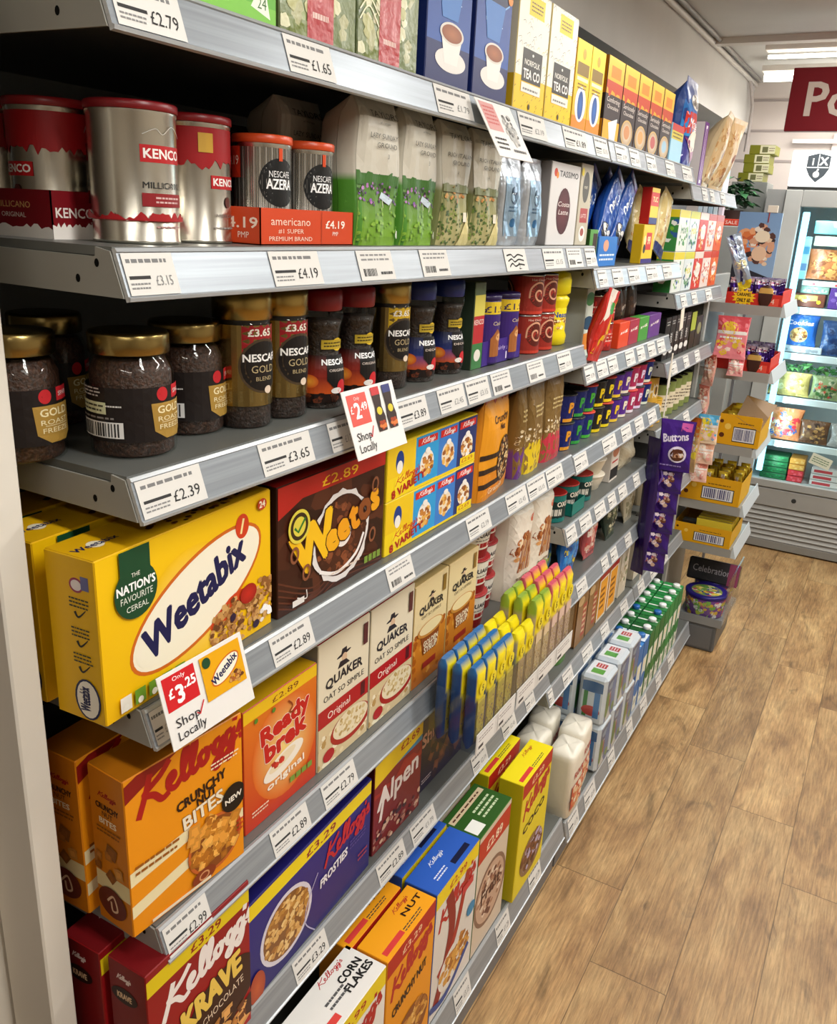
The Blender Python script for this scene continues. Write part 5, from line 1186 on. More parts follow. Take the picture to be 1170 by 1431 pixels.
o = carton('cracker_box', .075, .085, .024, '#b8241c', bars2); place(tag(o, 'red yellow and purple cracker box, stacked on the yellow one', 'box', GB), (XF, 2.195, ZT['S2b']+.093))
o = carton('card_box', .08, .15, .02, '#d8e2e8', pk('#dfe8ee')); place(tag(o, 'white card pack upright behind the blue packets', 'box', GB), (-.70, 2.10, ZT['S2b']))
cb = softpack('snack_bag', .11, .165, .04, '#d8c890', lambda A: (A.rect(0, 0, 1, 1, '#dccb94', col2='#c8b070'), A.text('SALT', .5, .6, .1, '#b8762c', fit=.6, rot=50), A.food(.5, .3, .3, .15, 20, .05, ['#c89a50', '#e8d8a8', '#a8702c']), A.rect(0, 0, 1, .15, '#26346e')), n=2.6, top='pillow', mat='gloss', seed=6)
place(tag(cb, 'cream snack bag leaning beside the cracker boxes', 'bag', GB), (XF-.060, 2.325, ZT['S2b']+.0165), 0, -.3)
dup(cb, (XF-.012, 2.40, ZT['S2b']+.0165), 'cream snack bag leaning at the end of the biscuit shelf')
# stacked colourful boxes in the far bay
GC = 'stacked boxes in the far bay'
def festive(c1, c2, c3, t, sd):
    def f(A):
        A.rect(0, 0, 1, 1, c1); A.rect(0, .82, 1, 1, c2); A.food(.5, .42, .45, .35, 40, .06, c3, seed=sd); A.ell(.5, .5, .3, .2, '#f4efe6'); A.text(t, .5, .44, .14, c2 if c2 != '#e6d22c' else '#2c7a3c', fit=.5, bold=.03)
    return f
k = 0
for lev in (0, 1):
    for y, wd, c1, c2, c3, nm in ((2.515, .125, '#e8ece6', '#e6d22c', ['#3a8a44', '#2c5aa0', '#f2f4f0', '#7ab83a'], 'green and white'), (2.645, .125, '#dfe8ea', '#d8d23a', ['#2c6a9a', '#3a8a44', '#e8eef0', '#1c4470'], 'blue and white'), (2.775, .12, '#d8382c', '#e8d8cc', ['#c42a24', '#f2e8e0', '#e8b04a', '#b01c20'], 'red and white'), (2.90, .12, '#ead8d0', '#d0402c', ['#d0402c', '#8a7ab0', '#f6ece6', '#e87a2c'], 'pale red'), (3.025, .12, '#e2602a', '#c83a1c', ['#f0a04a', '#c8321c', '#f6c88a'], 'orange')):
        o = carton('sweet_box', wd, .112, .05, c1, festive(c1, c2, c3, 'MIX', k), (lambda A, c2=c2, c3=c3: (A.rect(0, 0, 1, 1, c3[0]), A.food(.5, .45, .3, .35, 16, .08, c3), A.rect(0, .82, 1, 1, c2)))); k += 1
        place(tag(o, '%s patterned sweet box, %s row in the bay by the fridge' % (nm, 'upper' if lev else 'lower'), 'box', GC), (XF, y, ZT['S2c']+lev*.113))

# ================================================================== RED JARS AND BROWN PACKETS
GD = 'goods on the red jar shelf'
def jel(A): A.rect(0, 0, 1, 1, '#c8241c'); A.poly([(0, .1), (.5, .45), (1, .9), (1, .6), (.4, .1)], '#f0b81c'); A.poly([(0, .5), (.3, .62), (.8, 1), (.2, 1)], '#e8ddd0'); A.ell(.6, .75, .16, .08, '#3a9a44'); A.ell(.4, .2, .3, .1, '#e03a2c', rim='#b81c1c')
o = softpack('jelly_pouch', .085, .155, .03, '#c02a20', jel, n=3, top='pillow', mat='gloss', seed=3)
place(tag(o, 'red and yellow pouch leaning over the shelf edge beside the yellow tub', 'pouch', GD), (XF+.03, 1.80, ZT['S3b']+.003), 0, -.16, .16)
o = carton('dessert_box', .05, .15, .06, '#d8dcd0', lambda A: (A.rect(0, 0, 1, 1, '#dde6d8'), A.ell(.5, .85, .2, .1, '#3a8a3a'), A.ell(.5, .5, .25, .1, '#1c4a6a'), A.rect(0, .1, 1, .35, '#e88a2c')))
place(tag(o, 'slim white and green box behind the leaning red pouch', 'box', GD), (XF-.02, 1.85, ZT['S3b']))
def redlab(A): A.rect(0, 0, 1, 1, '#8e1c18'); A.rect(.3, .15, .7, .85, '#d02c24'); A.words(.36, .3, .64, .7, 3, '#f0c8b8')
rj = can('jam_jar', 'red labelled jar, front lower left of the block', 'jar', .032, .066, '#5a120e', redlab, GD, lid='#c9c6c0', rot=20)
jl = ['red labelled jar, lower one nearest the leaning pouch', 'red labelled jar, upper one nearest the leaning pouch', 'red labelled jar, lower one beside the brown packets', 'red labelled jar, upper one beside the brown packets']
q = 0
for y in (1.945, 2.018):
    for lev in (0, 1):
        loc = (-.628, y, ZT['S3b']+lev*.0664)
        if q == 0: place(rj, loc); rj['label'] = jl[0]
        else: dup(rj, loc, jl[q])
        q += 1
brn = softpack('nut_pack', .085, .145, .045, '#3a2418', lambda A: (A.rect(0, 0, 1, 1, '#3c261a'), A.food(.5, .5, .45, .4, 60, .05, ['#5a3a24', '#8a6a4a', '#2a1810', '#c8b8a8'])), n=2.8, top='pillow', mat='gloss', seed=5)
place(tag(brn, 'brown nut packet standing behind the orange sachet box', 'packet', GD), (XF-.045, 2.125, ZT['S3b']), .05)
dup(brn, (XF-.045, 2.225, ZT['S3b']), 'brown nut packet standing behind the maroon sachet box', rz=-.05)
dup(brn, (XF-.045, 2.335, ZT['S3b']), 'brown nut packet standing behind the green sachet box', rz=.1)
for y, wd, c, n2 in ((2.062, .085, '#e24a24', 'orange'), (2.15, .085, '#a82a44', 'maroon'), (2.24, .09, '#4a9a3a', 'green'), (2.335, .12, '#6a3a8a', 'purple')):
    o = carton('sachet_box', wd, .062, .03, c, pk(c, None, 'sug', '#f8ece4')); place(tag(o, '%s sachet box in front of the brown nut packets' % n2, 'box', GD), (XF, y, ZT['S3b']))
def blk(A): A.rect(0, 0, 1, 1, '#141414'); A.text('DARK', .5, .5, .2, '#e8e8e4', fit=.5, rot=90); A.ell(.5, .2, .2, .08, '#e8e8e4'); A.words(.2, .8, .8, .92, 2, '#bdbdb8')
bk = carton('chocolate_box', .06, .125, .07, '#141414', blk)
for i, y in enumerate((2.53, 2.596, 2.662, 2.728, 2.794)):
    lab = ['black boxed pack with white print, first beside the cream flap', 'black boxed pack with white print, second of five', 'black boxed pack with white print, middle of five', 'black boxed pack with white print, fourth of five', 'black boxed pack with white print, last before the lime pack'][i]
    if i == 0: place(tag(bk, lab, 'box', 'black boxed packs'), (XF, y, ZT['S3c']))
    else: dup(bk, (XF, y, ZT['S3c']), lab)
o = carton('chocolate_box', .07, .12, .06, '#2a2c14', lambda A: (A.rect(0, 0, 1, 1, '#1c1c14'), A.rect(0, .5, 1, 1, '#a8b83a'))); place(tag(o, 'lime and black pack at the end of the black boxed packs', 'box', GD), (XF, 2.87, ZT['S3c']))
o = carton('chocolate_box', .1, .1, .06, '#3a3a30', lambda A: (A.rect(0, 0, 1, 1, '#26261e'), A.ell(.5, .6, .3, .2, '#8a8a5a'))); place(tag(o, 'dull olive pack nearest the end panel under the sweet boxes', 'box', GD), (XF, 2.95, ZT['S3c']))
# white clip card hanging by the upright
m = MB(); m.rbox(0, .002, 0, .035, 0, .06, 'paper', '#e6dccc', .0004); o = m.build('hanging_card'); place(tag(o, 'small cream card hanging in front of the black packs', 'card'), (-.545, 2.50, 1.295), 0, .2)

# ================================================================== NOODLE POTS
GE = 'noodle pots on their shelf'
potspec = [('#12206a', '#e8a02c'), ('#14246e', '#3aa044'), ('#16266e', '#4ab03a'), ('#1c1c1c', '#f0d21c'), ('#1a1a2c', '#f2d820'), ('#4a2488', '#f0c83a'), ('#5a2a90', '#f4e8d0'), ('#b02a5a', '#f2e6f0'), ('#a82450', '#e8d8f4'), ('#14246e', '#e8f0d8')]
for i, (c, c2) in enumerate(potspec):
    def art(A, c=c, c2=c2):
        A.rect(0, 0, 1, 1, c)
        for q in (.5, .1): A.otext('P', q, .38, .36, c2, '#0c0c10', bold=.06); A.ring(q+.07, .3, .03, .1, .06, c2, n=12); A.rect(q-.1, 0, q+.12, .13, c2)
    pn = pot('noodle_pot', '', 'pot', .029, .035, .064, c, art, GE, ['#16161a', '#26262a', '#d0382c', '#1a1a1a', '#c03a2c'][i % 5], rot=16)
    nm = ['navy and orange', 'navy and green', 'blue and bright green', 'black and yellow', 'dark and lemon', 'purple and gold', 'violet and cream', 'pink and white', 'crimson and lilac', 'navy and pale lime'][i]
    y = 1.797+i*.0735
    place(pn, (-.628, y, ZT['S4b'])); pn['label'] = '%s noodle pot in the lower row of pots' % nm
    dup(pn, (-.628, y, ZT['S4b']+.0643), '%s noodle pot in the upper row of pots' % nm)
ylj = can('honey_jar', '', 'jar', .033, .075, '#c8962c', lambda A: (A.rect(0, 0, 1, 1, '#d8a83c'), A.rect(.3, .2, .7, .8, '#e8dcc0'), A.ell(.5, .5, .06, .2, '#5a3a1c')), 'jars beside the clip strip', lid='#e0b01c', rot=20, topmat='plastic')
place(ylj, (-.628, 2.56, ZT['S4c'])); ylj['label'] = 'yellow lidded jar nearest the white plastic clip strip'
dup(ylj, (-.628, 2.56, ZT['S4c']+.0755), 'yellow lidded jar stacked on the one by the clip strip')
dup(ylj, (-.628, 2.636, ZT['S4c']), 'yellow lidded jar second along from the clip strip')
grj = can('pickle_jar', '', 'jar', .034, .11, '#6a7a3a', lambda A: (A.rect(0, 0, 1, 1, '#7a8648'), A.rect(.25, .2, .75, .7, '#d8ccb0'), A.words(.35, .3, .65, .6, 3, '#5a4a3a')), 'jars beside the clip strip', lid='#3a3a30', rot=20)
for i, y in enumerate((2.72, 2.80, 2.88, 2.96, 3.04)):
    lab = ['tall green jar with a cream label next to the yellow lidded jars', 'tall green jar second in the row under the black packs', 'tall green jar in the middle of the row under the black packs', 'tall green jar next to last under the black packs', 'tall green jar nearest the end panel'][i]
    if i == 0: place(grj, (-.63, y, ZT['S4c'])); grj['label'] = lab
    else: dup(grj, (-.63, y, ZT['S4c']), lab)
o = softpack('dried_bag', .1, .13, .05, '#b8a888', pk('#b8a888', ['#8a7a5a', '#d8ccb0']), n=3, mat='gloss')
place(tag(o, 'pale dried goods bag under the yellow lidded jars', 'bag'), (XF, 2.62, ZT['S6c']))

# ================================================================== CREAM CUPS SHELF
GF = 'goods on the cream cup shelf'
def teal(A): A.rect(0, 0, 1, 1, '#16706a'); A.rect(.3, .15, .72, .8, '#0f2c2c'); A.rect(.36, .25, .5, .5, '#c8c4b8'); A.rect(.0, .0, .28, 1, '#1c8078'); A.text('OXO', .52, .6, .18, '#e8e0d0', bold=.03)
tt = can('stock_tub', '', 'tub', .036, .068, '#166a64', teal, GF, lid='#b42a24', rot=20, topmat='plastic')
place(tt, (-.628, 1.80, ZT['S5b'])); tt['label'] = 'teal tub with red lid, nearest one under the noodle pots'
dup(tt, (-.628, 1.885, ZT['S5b']+.0016), 'teal tub with red lid standing in the teal cardboard tray'); dup(tt, (-.63, 1.995, ZT['S5b']), 'teal tub with red lid just beyond the teal tray')
tray('display_tray', .09, .032, .082, '#14786c', None, 'teal cardboard tray under the noodle pots', 'tray', (XF+.004, 1.84, ZT['S5b']))
e = empty('cup_stack', (-.645, 2.10, ZT['S5b']), 'stack of cream cups nested rim over rim', 'cups', GF)
cup = None
for k in range(3):
    m = MB(); m.lathe([(.036, 0), (.037, .001), (.048, .03), (.049, .036), (.049, .038)], 36, 'plastic', '#d8ceb8'); m.lathe([(.049, .036), (.051, .037), (.051, .041), (.049, .042), (.0001, .041)], 36, 'plastic', '#e2d9c6', cap=False)
    o = m.build('cup', e); o.location = (0, 0, k*.042)
o = carton('sauce_box', .07, .12, .05, '#d8cfc4', lambda A: (A.rect(0, 0, 1, 1, '#dcd2c6'), A.rect(0, .05, 1, .3, '#1c1c1c'), A.ell(.5, .7, .25, .15, '#b87a5a'), A.words(.1, .4, .9, .5, 1, '#c02c2c'))); place(tag(o, 'white box with black foot beside the stack of cream cups', 'box', GF), (XF-.01, 2.175, ZT['S5b']))
o = softpack('bread_pack', .14, .075, .08, '#a89c84', pk('#b4a88e', ['#c8bda0', '#8a7e66', '#d8d0bc']), n=2.6, top='pillow', mat='gloss'); place(tag(o, 'wrapped pale bread pack behind the price strip end', 'pack', GF), (XF-.01, 2.38, ZT['S5b']))

# ================================================================== SNACK BAG SHELF
GG = 'bags on the snack bag shelf'
for y, c, cs, nm, wd, h, rx in ((1.825, '#2c7ac0', ['#1c5a9a', '#6ab0e0', '#c8d848'], 'blue and lime snack bag nearest the oatcake bags', .1, .12, -.2), (1.90, '#1f6ec4', ['#124a8a', '#3a9ae0', '#e8d020'], 'bright blue snack bag leaning beside the blue and lime one', .1, .13, -.3), (1.985, '#e0c8b8', ['#c8402c', '#f0e4d8', '#d8603a'], 'orange and white snack bag in the middle', .085, .12, -.35), (2.075, '#b8585a', ['#e8b8a8', '#c84a4a', '#f0dcd0'], 'pink snack bag with white middle', .085, .13, -.05), (2.17, '#3a4a34', ['#2c3a28', '#5a6a4a', '#8a9478'], 'dark green snack bag beside the pink one', .085, .13, 0), (2.262, '#36443a', ['#24322c', '#6a7458', '#c8c4a8'], 'dark green snack bag beside the red footed pack', .085, .13, .0), (2.352, '#c8b896', ['#d8ccb0', '#b03024', '#e8d8b8'], 'cream pack with a red foot', .08, .15, 0), (2.44, '#b8ae94', ['#d0c8b0', '#8a8468'], 'pale cream pack at the end of the snack bag shelf', .08, .14, 0)):
    o = softpack('snack_bag', wd, h, .035, c, (lambda A, c=c, cs=cs: (A.rect(0, 0, 1, 1, c), A.food(.5, .45, .4, .35, 46, .07, cs, seed=len(cs)+int(c[1:3], 16)), A.rect(0, .9, 1, 1, cs[-1]))), n=2.8, top='pillow', mat='gloss', seed=int(y*1000) % 97)
    place(tag(o, nm, 'bag', GG), (XF-.005-(.040 if int(round(y*1000)) in (1825, 1985, 2170, 2352) else 0), y, ZT['S6b']+abs(math.sin(rx))*wd*.47+.0005), 0, rx)

# ================================================================== BROWN PAPER PACKS
GH = 'packs on the brown paper pack shelf'
e = empty('pasta_roll', (-.635, 1.92, ZT['S8b']), 'rounded kraft paper pack with green ends', 'pack', GH)
m = MB(); m.lathe([(.03, 0), (.04, .004), (.042, .02), (.042, .12), (.04, .135), (.028, .142), (.0001, .14)], 30, 'pouch', '#a8895a', squash=2.8); A = cylart(m, .0432, .02, .12, 30); A.ell(.55, .5, .25, .35, '#6a7a3c'); A.ell(.55, .5, .2, .28, '#b89a6a'); m.build('body', e)
m = MB(); m.lathe([(.0445, .001), (.0450, .012), (.0448, .018)], 30, 'pouch', '#4a7a34', squash=2.8, cap=False); m.build('foot_band', e)
br = carton('sugar_pack', .085, .165, .06, '#8a6236', lambda A: (A.rect(0, 0, 1, 1, '#8e683c'), A.rect(.55, .1, .9, .7, '#a8432c'), A.words(.58, .15, .86, .65, 5, '#e0c8a0'), A.ell(.3, .8, .15, .08, '#c8a878')), r=.006, mat='pouch')
place(tag(br, 'brown sugar pack with red print beside the rounded kraft pack', 'pack', GH), (XF, 2.0, ZT['S8b']))
dup(br, (XF, 2.09, ZT['S8b']), 'brown sugar pack with red print beside the orange packs')
orp = carton('sugar_pack', .085, .15, .06, '#e0a028', lambda A: (A.rect(0, 0, 1, 1, '#e8e0d0'), A.rect(.1, .05, .9, .85, '#e8a024'), A.words(.2, .2, .7, .7, 4, '#6a3a10'), A.rect(0, .88, 1, 1, '#a82c24')), r=.004)
place(tag(orp, 'orange and white sugar pack with red top, nearer one', 'pack', GH), (XF, 2.185, ZT['S8b'])); dup(orp, (XF, 2.28, ZT['S8b']), 'orange and white sugar pack with red top, farther one')
cr = carton('sugar_pack', .085, .15, .06, '#d8cfb8', lambda A: (A.rect(0, 0, 1, 1, '#dcd4c0'), A.food(.5, .5, .3, .3, 30, .06, ['#b8a888', '#efe8d8', '#8a9a6a'])), r=.004)
place(tag(cr, 'cream pack beside the orange and white ones', 'pack', GH), (XF, 2.39, ZT['S8b'])); dup(cr, (XF, 2.56, ZT['S8c']), 'cream pack beneath the purple hanging bags'); dup(cr, (XF, 2.68, ZT['S8c']), 'cream pack second beneath the purple hanging bags')

# ================================================================== FLOUR, MILK AND CARTONS ON THE BASE
GI = 'paper flour bags on the base shelf'
def flour(name, lab, loc, rz=0):
    m = MB(); n = 20
    prof = [(.046, 0), (.05, .006), (.05, .165), (.0485, .176), (.045, .183), (.03, .1865), (.0001, .1875)]
    def fn(u, v):
        r, z = prof[min(6, int(round(v*6)))]; a = u*2*PI; ca, sa = math.cos(a), math.sin(a); e = 2/5
        return (r*.74*abs(ca)**e*(1 if ca > 0 else -1), r*abs(sa)**e*(1 if sa > 0 else -1), z+.0015*math.sin(3*a+1)*(v > .6))
    m.grid(fn, 28, 6, 'pouch', '#ece6d6', True, wrapu=True)
    m.face([fn(i/28, 0) for i in range(28)][::-1], 'pouch', '#ece6d6')
    A = Art(m, lambda u, v, o: (.0372+o, (u-.5)*.088, .01+v*.14), .088, .14); A.rect(.05, .1, .95, .6, '#c8553a'); A.food(.5, .35, .3, .25, 26, .07, ['#e8c8a0', '#d88a5a', '#f0e4d0', '#b8402c']); A.text('FLOUR', .5, .75, .12, '#b8302c', fit=.7, bold=.03)
    o = m.build(name); return place(tag(o, lab, 'flour', GI), loc, rz)
f1 = flour('flour_bag', 'white paper flour bag beside the tall yellow cereal box, front one', (-.520, 1.815, ZT['S7b']))
dup(f1, (-.535, 1.925, ZT['S7b']), 'white paper flour bag in front, next to the milk packs', rz=.06)
dup(f1, (-.612, 1.82, ZT['S7b']), 'white paper flour bag behind, nearest the yellow box', rz=-.05)
dup(f1, (-.625, 1.93, ZT['S7b']), 'white paper flour bag behind, nearest the milk packs', rz=.08)
GM = 'wrapped milk packs on the base shelf'
def milk():
    e = empty('milk_pack', (0, 0, 0), '', 'milk', GM)
    m = MB(); W, D, Hh = .1, .075, .146
    m.rbox(-D/2, D/2, -W/2, W/2, 0, Hh, 'gloss', {'*': '#dfe6ea', '+z': '#eceff0', '+y': '#4a86c0'}, .009)
    A = Art(m, lambda u, v, o: (D/2+o, (u-.5)*(W-.018), .009+v*(Hh-.018)), W-.018, Hh-.018, 'gloss'); A.rect(0, 0, 1, 1, '#dfe6ea'); A.rect(0, .0, .12, 1, '#3a78b8'); A.ell(.45, .8, .42, .16, '#24588e'); A.ell(.45, .8, .2, .08, '#8fb4d4'); A.ell(.15, .4, .14, .3, '#3a8a3a'); A.ell(.9, .45, .3, .5, '#2f78c0'); A.ell(.85, .18, .1, .1, '#4a9a44'); A.rect(.36, .3, .44, .62, '#c8242c'); A.text('MILK', .6, .4, .1, '#5a6a74', rot=90)
    A = Art(m, lambda u, v, o: (-D/2+.009+u*(D-.018), -W/2-o, .009+v*(Hh-.018)), D-.018, Hh-.018, 'gloss'); A.rect(0, 0, 1, 1, '#d5dde2'); A.ell(.5, .82, .4, .13, '#2c6298'); A.rect(.1, .1, .3, .7, '#3a8a3a'); A.ell(.5, .25, .2, .12, '#c84038'); A.rect(.62, .1, .9, .7, '#3f7fbe')
    A = Art(m, lambda u, v, o: (D/2-.009-v*(D-.018), -W/2+.009+u*(W-.018), Hh+o), W-.018, D-.018, 'gloss'); A.rect(.12, .2, .45, .8, '#5aa84a'); A.rect(.55, .25, .85, .75, '#c03a44'); A.words(.58, .3, .82, .7, 3, '#f0e0e0')
    m.build('cartons', e)
    m = MB(); m.rbox(-D/2-.0012, D/2+.0012, -W/2-.0012, W/2+.0012, -.0001, Hh+.0012, 'film', '#ffffff', .008); m.build('shrink_wrap', e)
    return e
mk = milk(); M0 = ZT['S7b']+.0002; mq = 0
ml = []
for y in (2.045, 2.16, 2.275):
    for x in (-.522, -.607):
        for lev in (0, 1):
            w1 = 'nearest the flour' if y < 2.1 else ('in the middle' if y < 2.2 else 'beside the green capped cartons'); w2 = 'front' if x > -.55 else 'rear'; w3 = 'top' if lev else 'bottom'
            lab = 'shrink wrapped blue and white milk pack, %s %s one %s' % (w3, w2, w1)
            loc = (x, y, M0+lev*.1478)
            if mq == 0: place(mk, loc); mk['label'] = lab
            else: dup(mk, loc, lab)
            mq += 1
GK = 'drink cartons on the base shelf'
def dcarton(c, cap, topc, lab):
    e = empty('drink_carton', (0, 0, 0), lab, 'carton', GK)
    m = MB(); m.rbox(-.034, .034, -.03, .03, 0, .225, 'card', {'*': c, '+z': topc}, .0015)
    A = Art(m, lambda u, v, o: (.034+o, (u-.5)*.057, .002+v*.221), .057, .221); A.rect(0, 0, 1, 1, '#dfe4da'); A.rect(0, .72, 1, 1, c); A.rect(0, 0, .2, 1, c); A.ell(.6, .35, .12, .12, c); A.ell(.6, .62, .08, .05, '#efe6c8'); A.words(.3, .1, .9, .18, 2, '#6a7468')
    A = Art(m, lambda u, v, o: (-.032+u*.064, -.03-o, .002+v*.221), .064, .221); A.rect(0, 0, 1, 1, c); A.rect(.2, .2, .8, .6, '#dfe6da')
    A = Art(m, lambda u, v, o: (-.032+u*.064, -.028+v*.056, .225+o), .064, .056); A.rect(.0, .42, 1, .56, '#e6ebe2')
    m.build('body', e)
    m = MB(); m.lathe([(.011, 0), (.0125, .001), (.0125, .010), (.0115, .0115), (.0001, .0115)], 18, 'plastic', cap, cap=False); o = m.build('cap', e); o.location = (.014, 0, .2253)
    return e
specs = [('#2f6fb4', '#f2f4f4', '#3a7fc4', 'blue'), ('#2f6fb4', '#2f6fb4', '#dfe8ee', 'blue'), ('#1f6a34', '#f2f4f4', '#1f5a2c', 'dark green'), ('#2c7a3c', '#f2f4f4', '#256a34', 'green'), ('#1f6a34', '#2a6ab8', '#2c7a3c', 'green'), ('#1f7a3c', '#f2f4f4', '#1f7a3c', 'green'), ('#2a8a44', '#f2f4f4', '#2a8a44', 'bright green'), ('#238040', '#f2f4f4', '#238040', 'bright green'), ('#238040', '#f4f6f4', '#2f8f4c', 'bright green')]
for i, (c, cap, tc, nm) in enumerate(specs):
    where = ['next to the milk', 'second from the milk', 'third from the milk', 'fourth from the milk', 'in the middle of the row', 'sixth along from the milk', 'third from the display tower end', 'second from the display tower end', 'nearest the display tower'][i]
    e = dcarton(c, cap, tc, '%s drink carton with screw cap in front, %s' % (nm, where)); place(e, (-.524, 2.375+i*.0655, ZT['S7b']))
    dup(e, (-.596, 2.375+i*.0655, ZT['S7b']), '%s drink carton with screw cap behind, %s' % (nm, where))

# ================================================================== CLEAR TRAYS OF BARS
def cleartray(y0, y1, lab):
    e = empty('bar_tray', (-.555, y0, .735), lab, 'tray'); W = y1-y0; D = .088; t = .0016
    m = MB(); m.box(0, D, 0, W, 0, t, 'clearplastic', '#ffffff'); m.box(D-t, D, 0, W, t, .095, 'clearplastic', '#ffffff'); m.box(0, D-t, 0, t, t, .105, 'clearplastic', '#ffffff'); m.box(0, D-t, W-t, W, t, .105, 'clearplastic', '#ffffff'); m.build('tray_body', e)
    m = MB(); m.box(D+.0002, D+.0012, .001, W-.001, -.002, .036, 'paper', '#d8d5d0')
    A = Art(m, lambda u, v, o: (D+.0012+o, u*W, -.002+v*.038), W, .038, 'paper', off=.0003); n = max(2, int(W/.075))
    for k in range(n): A.rect((k+.06)/n, .08, (k+.9)/n, .92, '#e4e1dc'); A.words((k+.12)/n, .5, (k+.8)/n, .8, 2, '#a49a96', seed=k); A.rect((k+.12)/n, .18, (k+.35)/n, .34, '#55504e')
    m.build('label_strip', e); return e
cleartray(1.10, 1.262, 'clear plastic tray full of blue nut bars'); cleartray(1.266, 1.56, 'clear plastic tray of green and pink topped bars')
GBr = 'snack bars standing in the clear trays'
def bar(c, c2, hh, facecs, lab):
    m = MB(); W, T = .036, .024
    def P(u, v, s):
        e = min(v, 1-v); k = min(1, e/.07)**.5; tt = max(T*k, .001)
        return (s*W/2*(1), 0, 0)
    N = 14
    def fn(u, v):
        e = min(v, 1-v); k = max(.1, min(1, e/.07))**.45; a = u*2*PI; ca, sa = math.cos(a), math.sin(a); q = 2/3.2
        return (T/2*k*abs(ca)**q*(1 if ca > 0 else -1), W/2*abs(sa)**q*(1 if sa > 0 else -1), hh*v)
    def cf(u, v): return '#f0da1c' if (.62 < v < .93 and (u < .16 or u > .84)) else c2 if v > (.9 if hh < .16 else .84) else (c if (.25 < u < .9 or v < .1) else facecs)
    m.grid(fn, 24, N, 'gloss', c, True, wrapu=True, colfn=cf)
    m.face([fn(i/24, 1) for i in range(24)], 'gloss', c2)
    A = Art(m, lambda u, v, o: (T/2+.0004+o, (u-.5)*W*.8, hh*(.12+v*.5)), W*.8, hh*.5, 'gloss'); A.rect(0, 0, 1, 1, facecs); A.food(.5, .4, .2, .45, 40, .03, ['#c8a048', '#8a6a2c', '#e8d070', c]); 
    m2 = A
    A = Art(m, lambda u, v, o: (T/2+o+.0012, (u-.5)*W*.8, hh*(.66+v*.17)), W*.8, hh*.17, 'gloss'); A.ell(.5, .5, .48, .45, '#f2de1c'); A.text('5', .5, .3, .4, '#5a4a10', bold=.04)
    o = m.build('snack_bar'); return tag(o, lab, 'snack bar', GBr)
b0 = bar('#1c447c', '#2a6aa8', .15, '#c8b84a', '')
q = 0
for j, y in enumerate((1.125, 1.165, 1.205, 1.24)):
    for i, x in enumerate((-.485, -.512, -.539)):
        lab = 'blue nut bar in the %s row, %s' % (['front', 'middle', 'back'][i], ['nearest the tray end', 'second from the tray end', 'third from the tray end', 'next to the green topped bars'][j])
        loc = (x-.0005, y-.001, .7368)
        if q == 0: place(b0, loc, 0); b0['label'] = lab
        else: dup(b0, loc, lab)
        q += 1
for nm, c, c2, hh, fc, ys in (('grey', '#9a9486', '#e8d81c', .14, '#b8a078', (1.292, 1.332)), ('green topped', '#b8a888', '#8aa83a', .172, '#e2c8a0', (1.374, 1.414)), ('pink topped', '#b8a090', '#d0586a', .175, '#e0c0b0', (1.456, 1.496, 1.536))):
    b1 = None
    for j, y in enumerate(ys):
        for i, x in enumerate((-.486, -.514, -.541)):
            lab = '%s snack bar, %s row, %s' % (nm, ['front', 'middle', 'back'][i], ['nearer the blue bars', 'farther from the blue bars', 'at the very end of the tray'][j])
            if b1 is None: b1 = bar(c, c2, hh, fc, lab); place(b1, (x, y, .7368))
            else: dup(b1, (x, y, .7368), lab)

# ================================================================== OFFER CARDS
def offer(loc, w, h, rx, ry, art, lab, thick=.0012):
    m = MB(); m.rbox(-thick, 0, 0, w, 0, h, 'card', '#eceae6', .0003)
    art(Art(m, lambda u, v, o: (o, u*w, v*h), w, h)); o = m.build('offer_card')
    return place(tag(o, lab, 'offer card', 'hanging price offer cards'), loc, 0, rx, ry)
def shoploc(A, u=.22, v=.26, s=.12):
    A.text('Shop', u, v, s, '#26262c', fit=.27, bold=.01); A.text('Locally', u+.02, v-.17, s, '#26262c', fit=.32, bold=.01); A.stroke([(u+.1, v+.05), (u+.13, v+.01), (u+.2, v+.16)], .02, '#d02430', smooth=False)
def of1(A):
    A.rect(.04, .5, .4, .95, '#d01f26'); A.text('Only', .22, .86, .055, '#ffffff', fit=.14); A.text('£', .11, .66, .12, '#ffffff', bold=.03); A.text('3', .2, .56, .22, '#ffffff', bold=.04); A.text('.25', .32, .7, .12, '#ffffff', bold=.03, fit=.13)
    shoploc(A); B = A.sub(.46, .34, .95, .95); B.rect(0, 0, 1, 1, '#e8a80c'); B.ell(.55, .5, .5, .22, '#d06a1c', rot=24); B.ell(.55, .5, .46, .19, '#f6efda', rot=24); B.text('Weetabix', .55, .44, .17, '#1c2050', fit=.72, rot=24, bold=.03); B.food(.75, .2, .2, .12, 30, .05, ['#a8602c', '#d09a50', '#6a3a1c']); B.ell(.14, .84, .12, .12, '#1c4a2c')
def of2(A):
    A.rect(.06, .48, .42, .93, '#dc5a50'); A.text('Only', .24, .84, .05, '#fbe0dc'); A.text('£', .11, .66, .11, '#ffffff'); A.text('2', .21, .58, .22, '#ffffff', bold=.03); A.text('.49', .33, .68, .11, '#ffffff', fit=.13, bold=.02); shoploc(A)
    for u, c in ((.6, '#c8383c'), (.82, '#3a3f7a')):
        A.poly([(u-.09, .3), (u+.07, .3), (u+.09, .5), (u+.06, .66), (u+.08, .84), (u-.08, .84), (u-.07, .66), (u-.1, .5)], '#3a2a26'); A.rect(u-.08, .84, u+.08, .96, c); A.ell(u, .6, .07, .06, '#d8c83a'); A.food(u, .38, .08, .06, 8, .04, ['#d87a3a', '#a8401c'])
